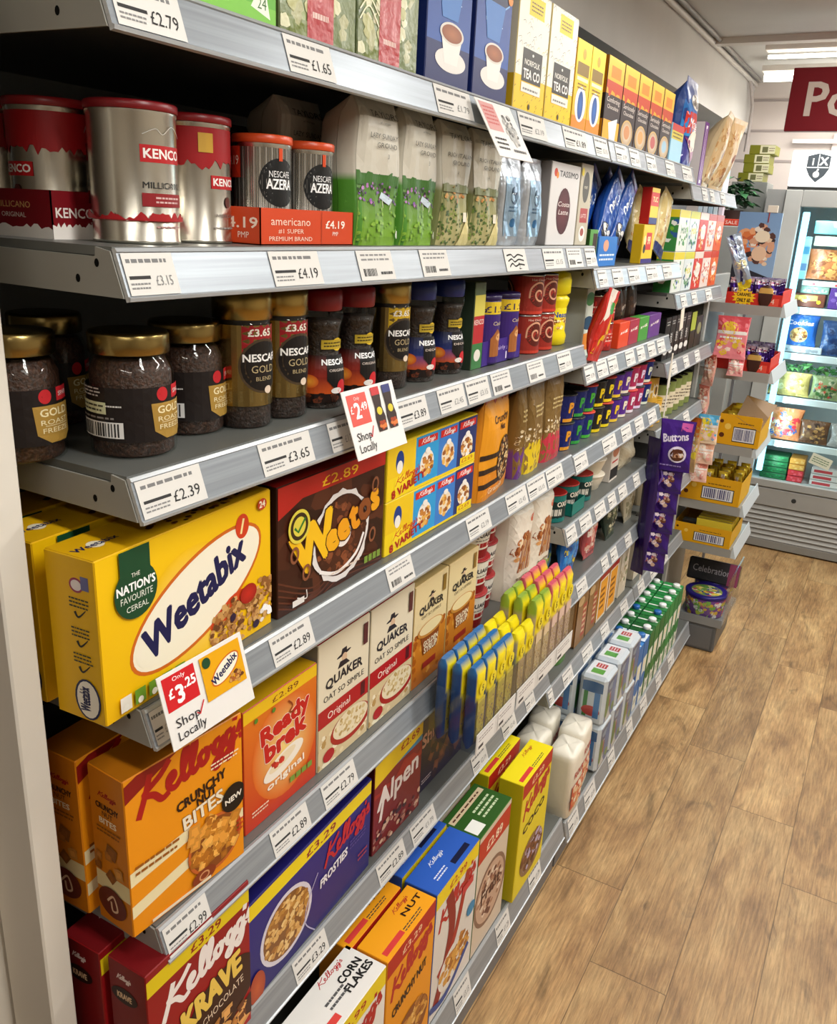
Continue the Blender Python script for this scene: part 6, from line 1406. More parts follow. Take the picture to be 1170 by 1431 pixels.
def of3(A):
    A.rect(.06, .46, .46, .95, '#d8a09c'); A.words(.1, .55, .42, .9, 5, '#c85a58'); A.words(.1, .12, .42, .36, 3, '#3c3c3c'); A.food(.7, .55, .22, .3, 40, .05, ['#8a8a88', '#b8b8b4', '#5a5a58', '#d0ccc4']); A.words(.52, .1, .9, .2, 1, '#6a6a6a')
offer((-.535, .514, 1.055), .118, .078, -.0, -.2, of1, 'white offer card with a red price square in front of the yellow cereal box')
bpy.data.objects['offer_card'].rotation_euler = (.02, -.24, -.03)
offer((-.530, .824, 1.283), .116, .084, -.0, -.34, of2, 'white offer card showing two coffee jars, under the red capped jars')
offer((-.515, 1.13, 1.645), .118, .086, -.0, -.55, of3, 'faded offer card hanging over the pale blue coffee bags')

# ================================================================== CLIP STRIPS
e = empty('clip_strip', (-.548, 2.478, 1.235), 'white plastic clip strip holding the purple bags', 'clip strip')
m = MB()
m.rbox(-.001, .001, -.006, .006, -.70, 0, 'plastic', '#dcd6c8', .0004); m.rbox(-.0012, .0012, -.012, .012, -.1, -.03, 'plastic', '#e6e0d2', .0004); m.build('strip', e)
for z in (-.19, -.26): 
    m = MB(); m.rbox(.001, .012, -.004, .004, z, z+.008, 'plastic', '#c8c2b4', .001); m.build('hook', e)
GP = 'purple chocolate bags on the clip strip'
def purp(A):
    A.rect(0, 0, 1, 1, '#35156e', col2='#4a2290'); A.rect(.62, .8, .95, .96, '#d05aa8'); A.text('Buttons', .5, .6, .15, '#e8dff2', fit=.8, bold=.03, rot=10); A.ell(.6, .34, .18, .16, '#e8dff2'); A.ell(.6, .33, .14, .12, '#7a4a34', rim='#4a2414'); A.food(.6, .34, .1, .09, 8, .05, ['#c89a78', '#5a2c18', '#e8d8c8']); A.words(.1, .08, .8, .14, 1, '#9a86c8')
pb = softpack('chocolate_bag', .098, .15, .022, '#35156e', purp, n=2.4, top='pillow', mat='gloss', seed=11)
pb2 = softpack('chocolate_bag', .086, .085, .02, '#2f1262', lambda A: (A.rect(0, 0, 1, 1, '#35156e'), A.food(.5, .5, .22, .25, 18, .08, ['#c8a890', '#6a3a24', '#e8d8e0', '#a8586a']), A.stroke([(.15, .2), (.3, .5), (.2, .8)], .06, '#8a70c8')), n=2.4, top='pillow', mat='gloss', seed=12)
place(tag(pb, 'large purple chocolate bag at the top of the clip strip', 'chocolate bag', GP), (-.495, 2.44, .905), -PI/2+.12, 0, 0)
for i, (z, dx) in enumerate(((.835, 0), (.77, -.004), (.705, -.008), (.64, -.012), (.575, -.016))):
    lab = ['small purple chocolate bag just under the large one', 'small purple chocolate bag second under the large one', 'small purple chocolate bag third under the large one', 'small purple chocolate bag fourth under the large one', 'small purple chocolate bag at the foot of the strip'][i]
    loc = (-.505+dx, 2.452+.003*i, z)
    if i == 0: place(tag(pb2, lab, 'chocolate bag', GP), loc, -PI/2+.12)
    else: dup(pb2, loc, lab)
b3 = softpack('chocolate_bag', .05, .42, .03, '#24104e', None, n=2.4, top='pillow', mat='gloss', seed=13)
place(tag(b3, 'dark purple bag hanging long and edge on behind the strip', 'chocolate bag', GP), (-.553, 2.415, .58), -PI/2-.5)

GS = 'sweet bags hanging beside the end panel'
def sweet(c, c2, c3):
    def f(A): A.rect(0, 0, 1, 1, c); A.rect(0, .62, 1, 1, c2); A.ell(.4, .72, .2, .16, c3); A.rect(0, .58, 1, .66, '#f4ece8'); A.food(.5, .3, .34, .22, 26, .08, [c2, '#f6dcd0', c3, '#f2a8a0'], seed=3); A.words(.1, .45, .9, .55, 1, '#ffffff')
    return f
def hang(x, y, z, w, h, c, c2, c3, lab, rz=-PI/2+.1, sd=1):
    o = softpack('sweet_bag', w, h, .022, c, sweet(c, c2, c3), n=2.4, top='pillow', mat='gloss', seed=sd); place(tag(o, lab, 'sweet bag', GS), (x, y, z), rz); return o
hang(-.505, 3.15, 1.15, .11, .145, '#ee8a94', '#e0505c', '#f2c83a', 'large pink and yellow sweet bag at the top by the end panel', sd=2)
hang(-.478, 3.165, 1.09, .055, .07, '#f0a8a8', '#e86a74', '#f6e0d0', 'small pink sweet bag under the large pink one', sd=3)
hang(-.565, 3.14, 1.05, .05, .11, '#d8a090', '#c85a4a', '#e8c0a8', 'narrow red brown sweet bag beneath the yellow edge', rz=-PI/2-.5, sd=4)
hang(-.57, 3.135, .94, .05, .11, '#e0a898', '#c06a5a', '#f0d0b8', 'narrow red brown sweet bag lower on its hook', rz=-PI/2-.5, sd=5)
hang(-.528, 3.10, .85, .078, .105, '#f4d8b8', '#58b0dc', '#f2e03a', 'blue and yellow topped sweet bag in front of the yellow boxes', sd=6)
hang(-.532, 3.11, .772, .078, .085, '#f2c8b0', '#f0b89a', '#f6e8d8', 'pale peach sweet bag under the blue topped one', sd=7)
hang(-.545, 3.12, .70, .08, .08, '#f0c0b0', '#e08a7a', '#f6ece0', 'pale peach sweet bag lowest by the end panel', sd=8)
hang(-.575, 3.09, .74, .06, .2, '#c8a070', '#d8742c', '#e8d040', 'orange edged sweet bag behind the peach ones', rz=-PI/2-.4, sd=9)

# ================================================================== DISPLAY TOWER
e = empty('display_tower', (-.37, 3.21, 0), 'grey metal display tower with stepped shelves past the end panel', 'display stand')
m = MB(); m.rbox(-.27, -.252, 0, .40, .02, 1.42, 'greypanel', '#8d8d89', .002); m.build('back_frame', e)
for zb, dp, dx in ((1.300, .36, 0), (1.072, .36, 0), (.800, .36, -.01), (.572, .36, -.015), (.405, .36, -.02)):
    m = MB(); m.box(-.25, dx, 0, dp, zb+.024, zb+.030, 'shelfmetal', '#a5a5a0'); m.box(-.25, dx, -.003, 0, zb, zb+.034, 'greypanel', '#9c9b96')
    m.box(dx, dx+.003, -.003, dp, zb, zb+.03, 'greypanel', '#a8a7a2')
    for k in ((dx+.003, zb+.002),): pr = [(k[0]+.018, k[1]-.004), (k[0]+.004, k[1]+.042), (k[0]+.002, k[1]+.042), (k[0]+.0, k[1]+.02), (k[0]+.0, k[1]-.002)]; [m.face([(pr[a_][0], 0, pr[a_][1]), (pr[a_][0], dp, pr[a_][1]), (pr[(a_+1) % 5][0], dp, pr[(a_+1) % 5][1]), (pr[(a_+1) % 5][0], 0, pr[(a_+1) % 5][1])], 'plastic', '#c4ccd0') for a_ in range(5)]; m.face([(a_, 0, b_) for a_, b_ in pr], 'plastic', '#c4ccd0')
    m.build('shelf_tray', e)
m = MB(); m.rbox(-.17, -.02, 0, .30, .0, .115, 'greypanel', '#5c5e60', .006); m.rbox(-.155, -.035, -.002, 0, .012, .1, 'greypanel', '#6c6e70', .001); m.build('foot', e)
m = MB(); m.box(-.18, -.005, 0, .32, .118, .124, 'greypanel', '#9a9c9c'); m.box(-.18, -.005, -.004, 0, .112, .145, 'greypanel', '#8e9090'); m.box(-.18, -.005, -.003, -.001, .145, .2, 'clearplastic', '#ffffff'); m.box(-.005, .0, -.004, .32, .118, .31, 'clearplastic', '#e8e8ea'); m.build('dump_bin', e)
def redtray(z, lab, star):
    e = empty('chocolate_tray', (-.372, 3.218, z), lab, 'tray', 'red trays of chocolate on the tower')
    W = .185
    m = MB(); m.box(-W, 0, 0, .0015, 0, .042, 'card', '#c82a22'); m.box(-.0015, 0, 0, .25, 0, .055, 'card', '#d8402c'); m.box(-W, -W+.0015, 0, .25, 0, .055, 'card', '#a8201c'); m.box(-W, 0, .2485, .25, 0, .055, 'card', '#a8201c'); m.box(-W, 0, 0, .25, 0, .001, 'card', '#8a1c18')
    A = Art(m, lambda u, v, o: (-W+u*W, -o, v*.042), W, .042, off=.0004)
    A.rect(0, 0, 1, 1, '#cc2c22')
    if star:
        P = []
        for k in range(28): r = (.26, .19)[k % 2]; P.append((.32+r*math.cos(k*PI/14)*.85, .62+(.9, .62)[k % 2]*math.sin(k*PI/14)*.8))
        A.cu = False; h = A.h; st = A.clip; A.clip = lambda P_, C_: (P_, C_)
        A.poly(P, '#f4c81c'); A.text('CARAMEL', .32, .72, .26, '#3a1a10', fit=.26, bold=.03); A.text('ONLY 60', .32, .25, .3, '#3a1a10', fit=.24, bold=.03)
        A.clip = st
    A.rect(.72, .1, .95, .7, '#e8503c'); A.text('4', .84, .25, .4, '#f8e0d0')
    m.build('tray_body', e)
    m = MB(); m.lathe([(.012, 0), (.021, .02), (.024, .045), (.02, .062), (.01, .07), (.0001, .072)], 24, 'plastic', '#3c1a10'); 
    m.lathe([(.0245, .045), (.0222, .058), (.0205, .063)], 24, 'plastic', '#c8a050', cap=False); o = m.build('egg_cutout', e); o.location = (-.055, -.006+.0, .0)
    o.scale = (1, .2, 1)
    return e
redtray(1.3305, 'red tray of purple chocolate bars with a yellow starburst, top tower shelf', True); redtray(1.1025, 'red tray of purple chocolate bars on the second tower shelf', False)
GT = 'purple chocolate bars in the red trays'
cbar = softpack('chocolate_bar', .04, .085, .018, '#3a1c6e', lambda A: (A.rect(0, 0, 1, 1, '#3a1c70'), A.rect(0, .78, 1, 1, '#d8d0e0'), A.rect(.2, .3, .8, .6, '#e8e0f0'), A.stroke([(.1, .9), (.9, .85)], .04, '#b02c5a')), n=2.6, top='pillow', mat='foil', seed=3)
q = 0
rd = random.Random(12)
for tz, tn in ((1.3325, 'top'), (1.1045, 'second')):
    for j in range(4):
        for i in range(4):
            lab = 'purple wrapped chocolate bar in the %s red tray, %s across in the %s row' % (tn, ['first', 'second', 'third', 'last'][i], ['front', 'second', 'third', 'back'][j])
            loc = (-.535+i*.042+.006*(rd.random()-.5), 3.235+j*.055, tz+.003); rx = .0+.25*rd.random()
            if q == 0: place(tag(cbar, lab, 'chocolate bar', GT), loc, -PI/2, 0)
            else: dup(cbar, loc, lab, rz=-PI/2+.5*(rd.random()-.5))
            q += 1
o = softpack('chocolate_bag', .05, .19, .03, '#c8d0dc', lambda A: (A.rect(0, 0, 1, 1, '#aab8cc'), A.stroke([(.2, 0), (.5, .5), (.3, 1)], .05, '#3a3a6a'), A.ell(.5, .45, .12, .08, '#e8e0b0'), A.rect(0, 0, 1, .15, '#e8d030')), n=2.5, top='pillow', mat='foil', seed=7)
place(tag(o, 'silver and blue wrapper tube leaning over the starburst tray', 'wrapper'), (-.495, 3.225, 1.385), -PI/2, -.0, 0); o.rotation_euler = (.0, -.42, -PI/2); o.rotation_euler = (0.38, 0, -PI/2+.3)
# yellow cartons
def yellowbox(x1, z, W, Hh, D, lab, flap, packs):
    e = empty('yellow_carton', (x1, 3.206, z), lab, 'carton', 'yellow sweet cartons on the tower')
    m = MB(); t = .002; c = '#e2a614'; ci = '#9a7434'
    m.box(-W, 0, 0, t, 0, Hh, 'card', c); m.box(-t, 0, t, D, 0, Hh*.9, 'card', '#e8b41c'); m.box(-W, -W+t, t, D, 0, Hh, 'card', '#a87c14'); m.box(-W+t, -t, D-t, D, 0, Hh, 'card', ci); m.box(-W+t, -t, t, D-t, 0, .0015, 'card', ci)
    A = Art(m, lambda u, v, o: (-W+u*W, -o, v*Hh), W, Hh); A.rect(0, 0, 1, 1, c); A.rect(.36, .12, .9, .62, '#1c1c1c'); A.bars(.375, .15, .885, .59, '#e8e8ec', '#4a4a78', 14); A.words(.45, .7, .85, .78, 1, '#6a4a10'); A.ell(.1, .3, .08, .08, '#5a2a10'); A.ell(.22, .6, .1, .1, '#f6d060'); A.ell(.06, .75, .06, .06, '#5a2a10')
    m.build('carton_body', e)
    if flap:
        m = MB(); m.face([(-W*.62, -.001, Hh*.95), (-.002, -.001, Hh*.55), (.015, .03, Hh*1.0), (.03, .09, Hh*1.35), (-W*.5, .05, Hh*1.6)], 'card', '#7a5a2c'); m.face([(-W*.62, .001, Hh*.95), (-.002, .001, Hh*.55), (.015, .032, Hh*1.0), (.03, .092, Hh*1.35), (-W*.5, .052, Hh*1.6)][::-1], 'card', '#7a5a2c'); m.build('flap', e)
    rd = random.Random(int(z*100)); k = 0
    for j in range(packs):
        for i in range(4): 
            yield (x1-.025-i*(W-.05)/3.3, 3.206+.03+j*(D-.06)/max(1, packs-1), z+.004), k; k += 1
sp = None
rd = random.Random(3)
for bi, (args, nm) in enumerate((((-.362, .8355, .145, .112, .24, 'open yellow carton with brown flap, third tower shelf', True, 4), 'third'), ((-.392, .607, .215, .098, .24, 'open yellow carton full of striped packs, fourth tower shelf', False, 4), 'fourth'))):
    for loc, k in yellowbox(*args):
        lab = 'yellow striped sweet pack in the %s shelf carton, %s row %s place' % (nm, ['front', 'second', 'third', 'back'][k//4], ['right', 'middle right', 'middle left', 'left'][k % 4])
        h = loc
        if sp is None:
            sp = softpack('sweet_pack', .035, .115, .018, '#e2c83a', lambda A: (A.rect(0, 0, 1, 1, '#e6cf4a'), [A.rect(0, .1+k_*.2, 1, .2+k_*.2, '#c89a1c') for k_ in range(4)], A.rect(.2, .2, .8, .6, '#b83a6a'), A.rect(.3, .7, .7, .9, '#f4f0e0')), n=2.6, top='pillow', mat='foil', seed=5)
            place(tag(sp, lab, 'sweet pack', 'striped packs in the yellow cartons'), h, -PI/2)
        else: dup(sp, h, lab, rz=-PI/2+.9*(rd.random()-.5))
for _ in yellowbox(-.397, .4385, .212, .072, .26, 'low yellow carton with two dark dots, fifth tower shelf', False, 0): pass
yc = carton('sweet_card', .015, .085, .13, '#e6cc3a', None, lambda A: (A.rect(0, 0, 1, 1, '#e8cf3c'), A.rect(.1, .1, .9, .5, '#c8a018')))
for i in range(6):
    lab = 'yellow edged sweet card in the low carton, %s' % ['nearest the aisle front', 'second behind the front', 'third behind the front', 'fourth behind the front', 'fifth behind the front', 'rearmost'][i]
    loc = (-.405, 3.24+i*.032, .4425)
    if i == 0: place(tag(yc, lab, 'sweet card', 'sweet cards in the low yellow carton'), loc, 0)
    else: dup(yc, loc, lab)
m = MB(); m.rbox(-.09, 0, 0, .04, 0, .066, 'card', '#2a2420', .002); o = m.build('display_insert'); place(tag(o, 'dark box end inside the low yellow carton', 'box'), (-.50, 3.25, .442))
# tubs of sweets in the bin
def tub(lab, loc):
    e = empty('sweet_tub', loc, lab, 'tub', 'purple sweet tubs in the bottom bin')
    m = MB(); m.lathe([(.066, 0), (.072, .004), (.078, .085)], 40, 'plastic', '#5a2a8a'); A = cylart(m, lambda v: .072+.006*v, .006, .08, 60, L=.02); A.rect(0, 0, 1, 1, '#7a4a9a'); A.food(.5, .5, 3, .5, 120, .14, ['#c8d03a', '#5a2a8a', '#e8b83a', '#d05a7a', '#e8e4e0', '#7ab84a'], seed=2); m.build('tub_body', e)
    m = MB(); m.lathe([(.079, .083), (.082, .086), (.082, .094), (.079, .097), (.07, .095)], 40, 'plastic', '#241a78', cap=False)
    A = Art(m, lambda u, v, o: ((u-.5)*.14, (v-.5)*.14, .0945+o), .14, .14); A.ell(.5, .5, .5, .5, '#2c2080'); A.ell(.5, .5, .42, .42, '#8a9a4a'); A.food(.5, .5, .36, .36, 60, .07, ['#e8c83a', '#f4f0e8', '#3a3a8a', '#c8485a', '#5a9a4a', '#e8e0a0']); m.build('lid', e); return e
tub('purple sweet tub with a round patterned lid in the bottom bin', (-.462, 3.30, .1245))
dup(bpy.data.objects['sweet_tub'], (-.462, 3.468, .1245), 'purple sweet tub behind the front one in the bottom bin')
m = MB(); m.rbox(0, .2, 0, .05, 0, .09, 'gloss', '#2c2a30', .006); A = Art(m, lambda u, v, o: (u*.2, -o, v*.09), .2, .09, 'gloss'); A.cu = True; A.text('Celebrations', .5, .4, .3, '#a8a4ac', fit=.8); A.rect(.8, 0, 1, 1, '#8a3a5a')
o = m.build('sweet_box'); place(tag(o, 'dark slanted sweet box lying above the tub under the yellow cartons', 'box'), (-.565, 3.385, .222+.0), .0, -.3)

# ================================================================== FRIDGE
e = empty('display_fridge', (-.60, 4.60, 0), 'grey upright display fridge with lit header and glass door', 'fridge')
FW = 1.15
m = MB()
m.box(-.085, -.003, .0, .70, .03, 1.775, 'greypanel', '#8b8d8b'); m.build('side_casing', e)
m = MB()
m.box(0, FW, .66, .70, .03, 1.775, 'greypanel', '#c4d0d0'); m.box(0, .012, .03, .66, .24, 1.775, 'greypanel', '#d8e2e2'); m.box(FW-.012, FW, .03, .66, .24, 1.775, 'greypanel', '#d8e2e2')
m.box(0, FW, .03, .70, 1.745, 1.775, 'greypanel', '#c8cccc'); m.box(0, FW, .03, .66, .33, .35, 'greypanel', '#cdd4d4'); m.build('cabinet', e)
m = MB()
for a, b, c, d in ((0, .075, .335, 1.775), (FW-.06, FW, .335, 1.775)): m.rbox(a, b, -.012, .028, c, d, 'greypanel', '#aeb0ac', .003)
m.rbox(.075, FW-.06, -.012, .028, 1.70, 1.775, 'greypanel', '#a3a5a1', .003); m.rbox(.075, FW-.06, -.012, .028, .335, .375, 'greypanel', '#9fa19e', .003); m.build('door_frame', e)
m = MB(); m.box(.075, FW-.06, .0, .004, .375, 1.70, 'doorglass', '#ffffff'); m.build('door_glass', e)
m = MB(); m.rbox(.0, FW, -.01, .1, 1.79, 1.945, 'backlit', '#f0f4f4', .004)
A = Art(m, lambda u, v, o: (u*FW, -.01-o, 1.79+v*.155), FW, .155, 'card', off=.0008, step=.0003)
P = [(.06, .85), (.1, .93), (.145, .85), (.145, .5), (.13, .3), (.102, .12), (.075, .3), (.06, .5)]
A.poly(P, '#4a5258'); A.rect(.062, .52, .143, .55, '#e8ecec'); A.rect(.1, .55, .104, .9, '#e8ecec'); A.text('X', .122, .6, .22, '#e8ecec', bold=.03); A.text('i', .082, .6, .2, '#e8ecec', bold=.03); A.ell(.1, .34, .09, .09, '#e8ecec'); A.stroke([(.1, .4), (.106, .5)], .05, '#e8ecec')
m.build('lit_header', e)
m = MB(); m.box(0, FW, .0, .1, 1.777, 1.789, 'greypanel', '#4a4c4a'); m.build('header_gap', e)
m = MB(); m.rbox(0, FW, -.008, .6, .235, .33, 'greypanel', '#9b9b97', .004)
P = [(.30+.012*math.cos(a*PI/8), -.009, .285+.012*math.sin(a*PI/8)) for a in range(16)]; m.face(P, 'matt', '#3a3a38'); m.build('lower_panel', e)
for k in range(7):
    z = .055+k*.026; m = MB(); m.face([(0, -.006, z), (FW, -.006, z), (FW, .006, z+.019), (0, .006, z+.019)], 'greypanel', '#a3a29d'); m.box(0, FW, -.006, -.004, z-.003, z, 'greypanel', '#8f8e8a'); m.build('grille_slat', e)
m = MB(); m.box(.002, FW-.002, .012, .6, .03, .234, 'matt', '#2a2a2a'); m.rbox(0, FW, -.006, .02, .008, .05, 'greypanel', '#85847f', .002); m.build('base', e)
for z in (.56, .79, 1.01, 1.235): 
    m = MB(); m.box(.02, FW-.02, .10, .62, z-.012, z-.004, 'clearplastic', '#dfeeee'); m.rbox(.02, FW-.02, .085, .1, z-.028, z+.004, 'paper', '#d8e6e8', .001); m.build('glass_shelf', e)
m = MB(); m.rbox(.085, .115, .05, .07, .40, 1.68, 'lamp', '#5f8fa0', .003); m.build('led_strip', e)
area('fridge_light', (-.02, 4.70, 1.66), .9, .05, 4.5, (.8, .95, 1), (-.35, 0, 0))
l_ = area('fridge_light', (-.44, 4.66, 1.02), 1.2, .03, 3, (.8, .95, 1), (0, -PI/2, .5))
GQ = 'chilled food in the fridge'
def fbox(name, x, z, w, h, art, lab, d=.12, c='#c8d4d4', y=4.72, cat='food pack'):
    m = MB(); m.rbox(0, w, 0, d, 0, h, 'card', c, .003); A = Art(m, lambda u, v, o: (.003+u*(w-.006), -o, .003+v*(h-.006)), w, h); art(A)
    return place(tag(m.build(name), lab, cat, GQ), (x, y, z))
def blob(c, cs, n=40, s=.07, t=None, sd=1):
    def f(A):
        A.rect(0, 0, 1, 1, c); A.food(.5, .45, .45*A.w/A.h, .4, n, s, cs, seed=sd)
        if t: A.text(t, .5, .75, .12, '#ffffff', fit=.6, bold=.02)
    return f
Zs = {0: .351, 1: .5645, 2: .7945, 3: 1.0145, 4: 1.2395}
# bottom level
for k in range(4): fbox('ready_meal_box', -.50, Zs[0]+k*.032, .13, .031, blob('#1f6a3c', ['#185030', '#2c8a50'], 8, .2), 'green boxed meal in the bottom of the fridge, %s of its stack' % ['lowest', 'second up', 'third up', 'topmost'][k], c='#1c5a34')
for k in range(4): fbox('ready_meal_box', -.365, Zs[0]+k*.032, .075, .031, blob('#c8343c' if k < 2 else '#d8a04a', ['#e0606a' if k < 2 else '#e8bc70'], 6, .2), '%s boxed meal beside the green stack, %s' % ('red' if k < 2 else 'orange', ['lowest', 'second up', 'third up', 'topmost'][k]), c='#b83038' if k < 2 else '#c8903c')
for k in range(3): fbox('ready_meal_box', -.255, Zs[0]+k*.032, .2, .03, lambda A: (A.rect(0, 0, 1, 1, '#d8d4d0'), A.rect(.05, .2, .5, .8, '#c0404a')), 'white and red boxed meal at the bottom, %s' % ['lowest', 'middle', 'topmost'][k], c='#c8c4c0')
# sandwiches and salads level 1
def bag(name, x, z, w, h, art, lab, c, sd=1, n=2.4, t=.07, y=4.72, rx=0):
    o = softpack(name, w, h, t, c, art, n=n, top='pillow', mat='gloss', seed=sd); return place(tag(o, lab, 'food pack', GQ), (x, y, z), -PI/2, rx)
bag('crisp_bag', -.44, Zs[1], .2, .165, blob('#d88a5a', ['#e8c8a0', '#d03a44', '#3a6ab0', '#f0e0d0', '#c87a3a'], 40, .1, sd=4), 'red and blue printed bag on the lowest glass shelf', '#c87a4a', 2)
bag('crisp_bag', -.28, Zs[1], .14, .12, blob('#6a4a34', ['#8a6a4a', '#c89a5a', '#3a2a24'], 40, .08), 'brown food bag on the lowest glass shelf', '#6a4a34', 3)
bag('bread_pack', -.14, Zs[1], .14, .12, blob('#a8a8a4', ['#c8c8c4', '#8a8a88', '#e0dcd4'], 40, .08), 'grey wrapped rolls on the lowest glass shelf', '#a8a8a4', 4)
bag('salad_pack', -.44, Zs[2], .2, .12, blob('#c8b870', ['#e0d8a0', '#a89850', '#d8c88a'], 30, .1), 'tall wrap pack with salad leaves on top', '#c8b870', 5)
bag('salad_pack', -.27, Zs[2], .14, .12, blob('#8a9a6a', ['#c84a3a', '#3a6a34', '#c8c8a8', '#2c4a3a'], 40, .08), 'mixed salad pack beside the wrap pack', '#7a8a5a', 6)
for k, (x, w) in enumerate(((-.44, .17), (-.27, .12))):
    m = MB(); rd = random.Random(k)
    for i in range(60):
        cx, cy, cz = (rd.random()-.5)*w, (rd.random()-.5)*.05, rd.random()*.035; a = rd.random()*6; s = .012+rd.random()*.012
        m.face([(cx, cy, cz), (cx+s*math.cos(a), cy+s*.5*math.sin(a), cz+s*.5), (cx+s*1.6*math.cos(a), cy, cz+s), (cx+s*.6*math.cos(a+1), cy+.004, cz+s*.9)], 'leaf', rd.choice(['#2c6a34', '#3a8a44', '#1c4a28', '#5aa050']))
    o = m.build('salad_leaves'); o['kind'] = 'stuff'; place(tag(o, ['loose green leaves on the wrap pack', 'loose green leaves on the mixed salad pack'][k], 'salad'), (x, 4.755, Zs[2]+.105+.01))
bag('cookie_bag', -.44, Zs[3]+.035, .17, .15, lambda A: (A.rect(0, 0, 1, 1, '#2460b0'), A.ell(.5, .35, .3, .25, '#c89a5a'), A.food(.5, .35, .25, .2, 24, .07, ['#8a5a2c', '#e0b878', '#4a2c18']), A.text('Cookies', .5, .68, .14, '#f4d8e0', fit=.8, bold=.03, shear=.1)), 'blue cookie bag on the middle glass shelf', '#1f58a8', 7)
fbox('food_tray', -.52, Zs[3], .2, .033, blob('#b8c0c4', ['#8a9298', '#d8dce0'], 12, .3), 'white tray under the blue cookie bag', c='#b0b8bc')
bag('crisp_bag', -.27, Zs[3], .14, .17, blob('#2a4a7a', ['#1c3460', '#4a6a9a'], 24, .1), 'dark blue bag beside the blue cookie bag', '#2a4470', 8)
fbox('pastry_box', -.52, Zs[4]-.0, .17, .065, lambda A: (A.rect(0, 0, 1, 1, '#6a3a2a'), A.rect(.05, .5, .8, .9, '#e0b85a'), A.food(.4, .6, .5, .2, 20, .12, ['#f0d080', '#c8903c']), A.ell(.85, .4, .15, .15, '#d8d02c')), 'golden pastry box on the upper glass shelf', c='#5a3426')
fbox('pastry_box', -.335, Zs[4], .12, .1, blob('#5a3a8a', ['#7a5aa8', '#c8b8e0'], 14, .15), 'purple pack beside the golden pastry box', c='#4a3078')
bag('pastry_bag', -.34, 1.375, .26, .14, blob('#a8663a', ['#c88a4a', '#e0a860', '#7a4424', '#d89a58'], 70, .1, sd=3), 'large brown croissant bag high in the fridge', '#a05c34', 9, t=.09)
fbox('food_tray', -.47, Zs[4]+.1015, .32, .025, blob('#d8e0dc', ['#d04a54', '#f0f4f2'], 10, .4), 'white tray under the croissant bag', c='#c8d4d0')
fbox('food_tray', -.47, Zs[4]+.066, .13, .034, blob('#7a9a8c', ['#a8c0b0', '#5a7a6c', '#c8d8cc'], 20, .2), 'green salad tray on the golden pastry box', c='#7a9488')
fbox('drink_box', -.515, 1.37, .055, .2, lambda A: [A.rect(0, k/5, 1, (k+.85)/5, ['#9ad0dc', '#6a8ab0', '#b8dce0', '#5aa0c0', '#c8e8ec'][k]) for k in range(5)], 'stack of pale blue packs by the fridge light', c='#a8d0d8', d=.06)
fbox('cream_box', -.45, 1.53, .3, .045, blob('#c8ccb8', ['#a8ac98', '#e0e4d0'], 14, .25), 'long pale box above the croissant bag', c='#b8bca8')
fbox('cream_box', -.46, 1.585, .34, .06, blob('#6fb0b4', ['#8ac8cc', '#a8d8dc'], 6, .3), 'long turquoise box at the top of the fridge', c='#5aa0a4')
m = MB(); m.rbox(0, .1, 0, .0015, 0, .055, 'paper', '#d8dcc8', .0004); A = Art(m, lambda u, v, o: (u*.1, -o, v*.055), .1, .055); A.words(.1, .2, .9, .8, 3, '#6a8a6a'); o = m.build('price_card'); place(tag(o, 'tilted pale card on the fridge door glass', 'card'), (-.27, 4.5855, .50), 0, 0, .28)

# ================================================================== BETWEEN THE TOWER AND THE BACK WALL
# counter unit with stacked boxes, plant and picture board
m = MB(); m.rbox(-.97, -.70, 4.45, 5.1, .0, 1.60, 'greypanel', '#9a9c98', .004); o = m.build('counter_unit'); tag(o, 'tall grey cabinet in front of the back wall, plant on top', 'cabinet')
m = MB(); m.rbox(0, .17, 0, .012, 0, .30, 'card', '#8aa4c4', .001)
A = Art(m, lambda u, v, o: (u*.17, -o, v*.30), .17, .30, off=.0006); A.rect(0, 0, 1, 1, '#8fa9c8', col2='#7f9ec6'); A.food(.3, .62, .12, .16, 30, .05, ['#e07a44', '#f0a878', '#c8603a'], seed=2); A.food(.62, .55, .14, .3, 50, .05, ['#e8c8a8', '#3a2c2c', '#d8a080', '#5a3a34', '#f0e0d0'], seed=3); A.ell(.62, .68, .1, .08, '#f0dcc0'); A.ell(.6, .45, .1, .1, '#e8c0a0'); A.poly([(.0, 0), (1, 0), (1, .12), (.0, .3)], '#2c2c34')
o = m.build('picture_board'); place(tag(o, 'blue food picture board above the starburst chocolate tray', 'picture board'), (-.69, 4.0, 1.355), 0)
m = MB(); m.rbox(0, .012, 0, .012, 0, 1.354, 'greypanel', '#77777a', .001); o = m.build('board_post'); place(tag(o, 'grey post holding up the food picture board', 'post'), (-.61, 4.0, 0))
m = MB(); m.rbox(0, .04, 0, .012, 0, .028, 'paper', '#e8dccc', .001); m.box(.008, .012, .002, .006, -.04, 0, 'card', '#a8403a'); o = m.build('cream_tag'); place(tag(o, 'small cream tag clipped on top of the food picture board', 'tag'), (-.582, 3.995, 1.6556), 0)
m = MB(); m.rbox(0, .12, 0, .16, 0, .042, 'card', '#76761c', .002)
A = Art(m, lambda u, v, o: (u*.12, -o, v*.042), .12, .042); A.rect(.42, .05, 1, .95, '#d8d4b0'); A.rect(.5, .2, .72, .8, '#6a6a44'); A.words(.76, .25, .98, .75, 2, '#8a7a6a')
bx = m.build('tea_carton')
for k in range(4):
    lab = 'olive and cream carton, %s of the stack behind the plant' % ['lowest', 'second from bottom', 'third from bottom', 'topmost'][k]
    loc = (-.865+.012*(k % 2)+.008*k, 4.78, 1.815+k*.0425)
    if k == 0: place(tag(bx, lab, 'carton', 'olive cartons behind the plant'), loc)
    else: dup(bx, loc, lab)
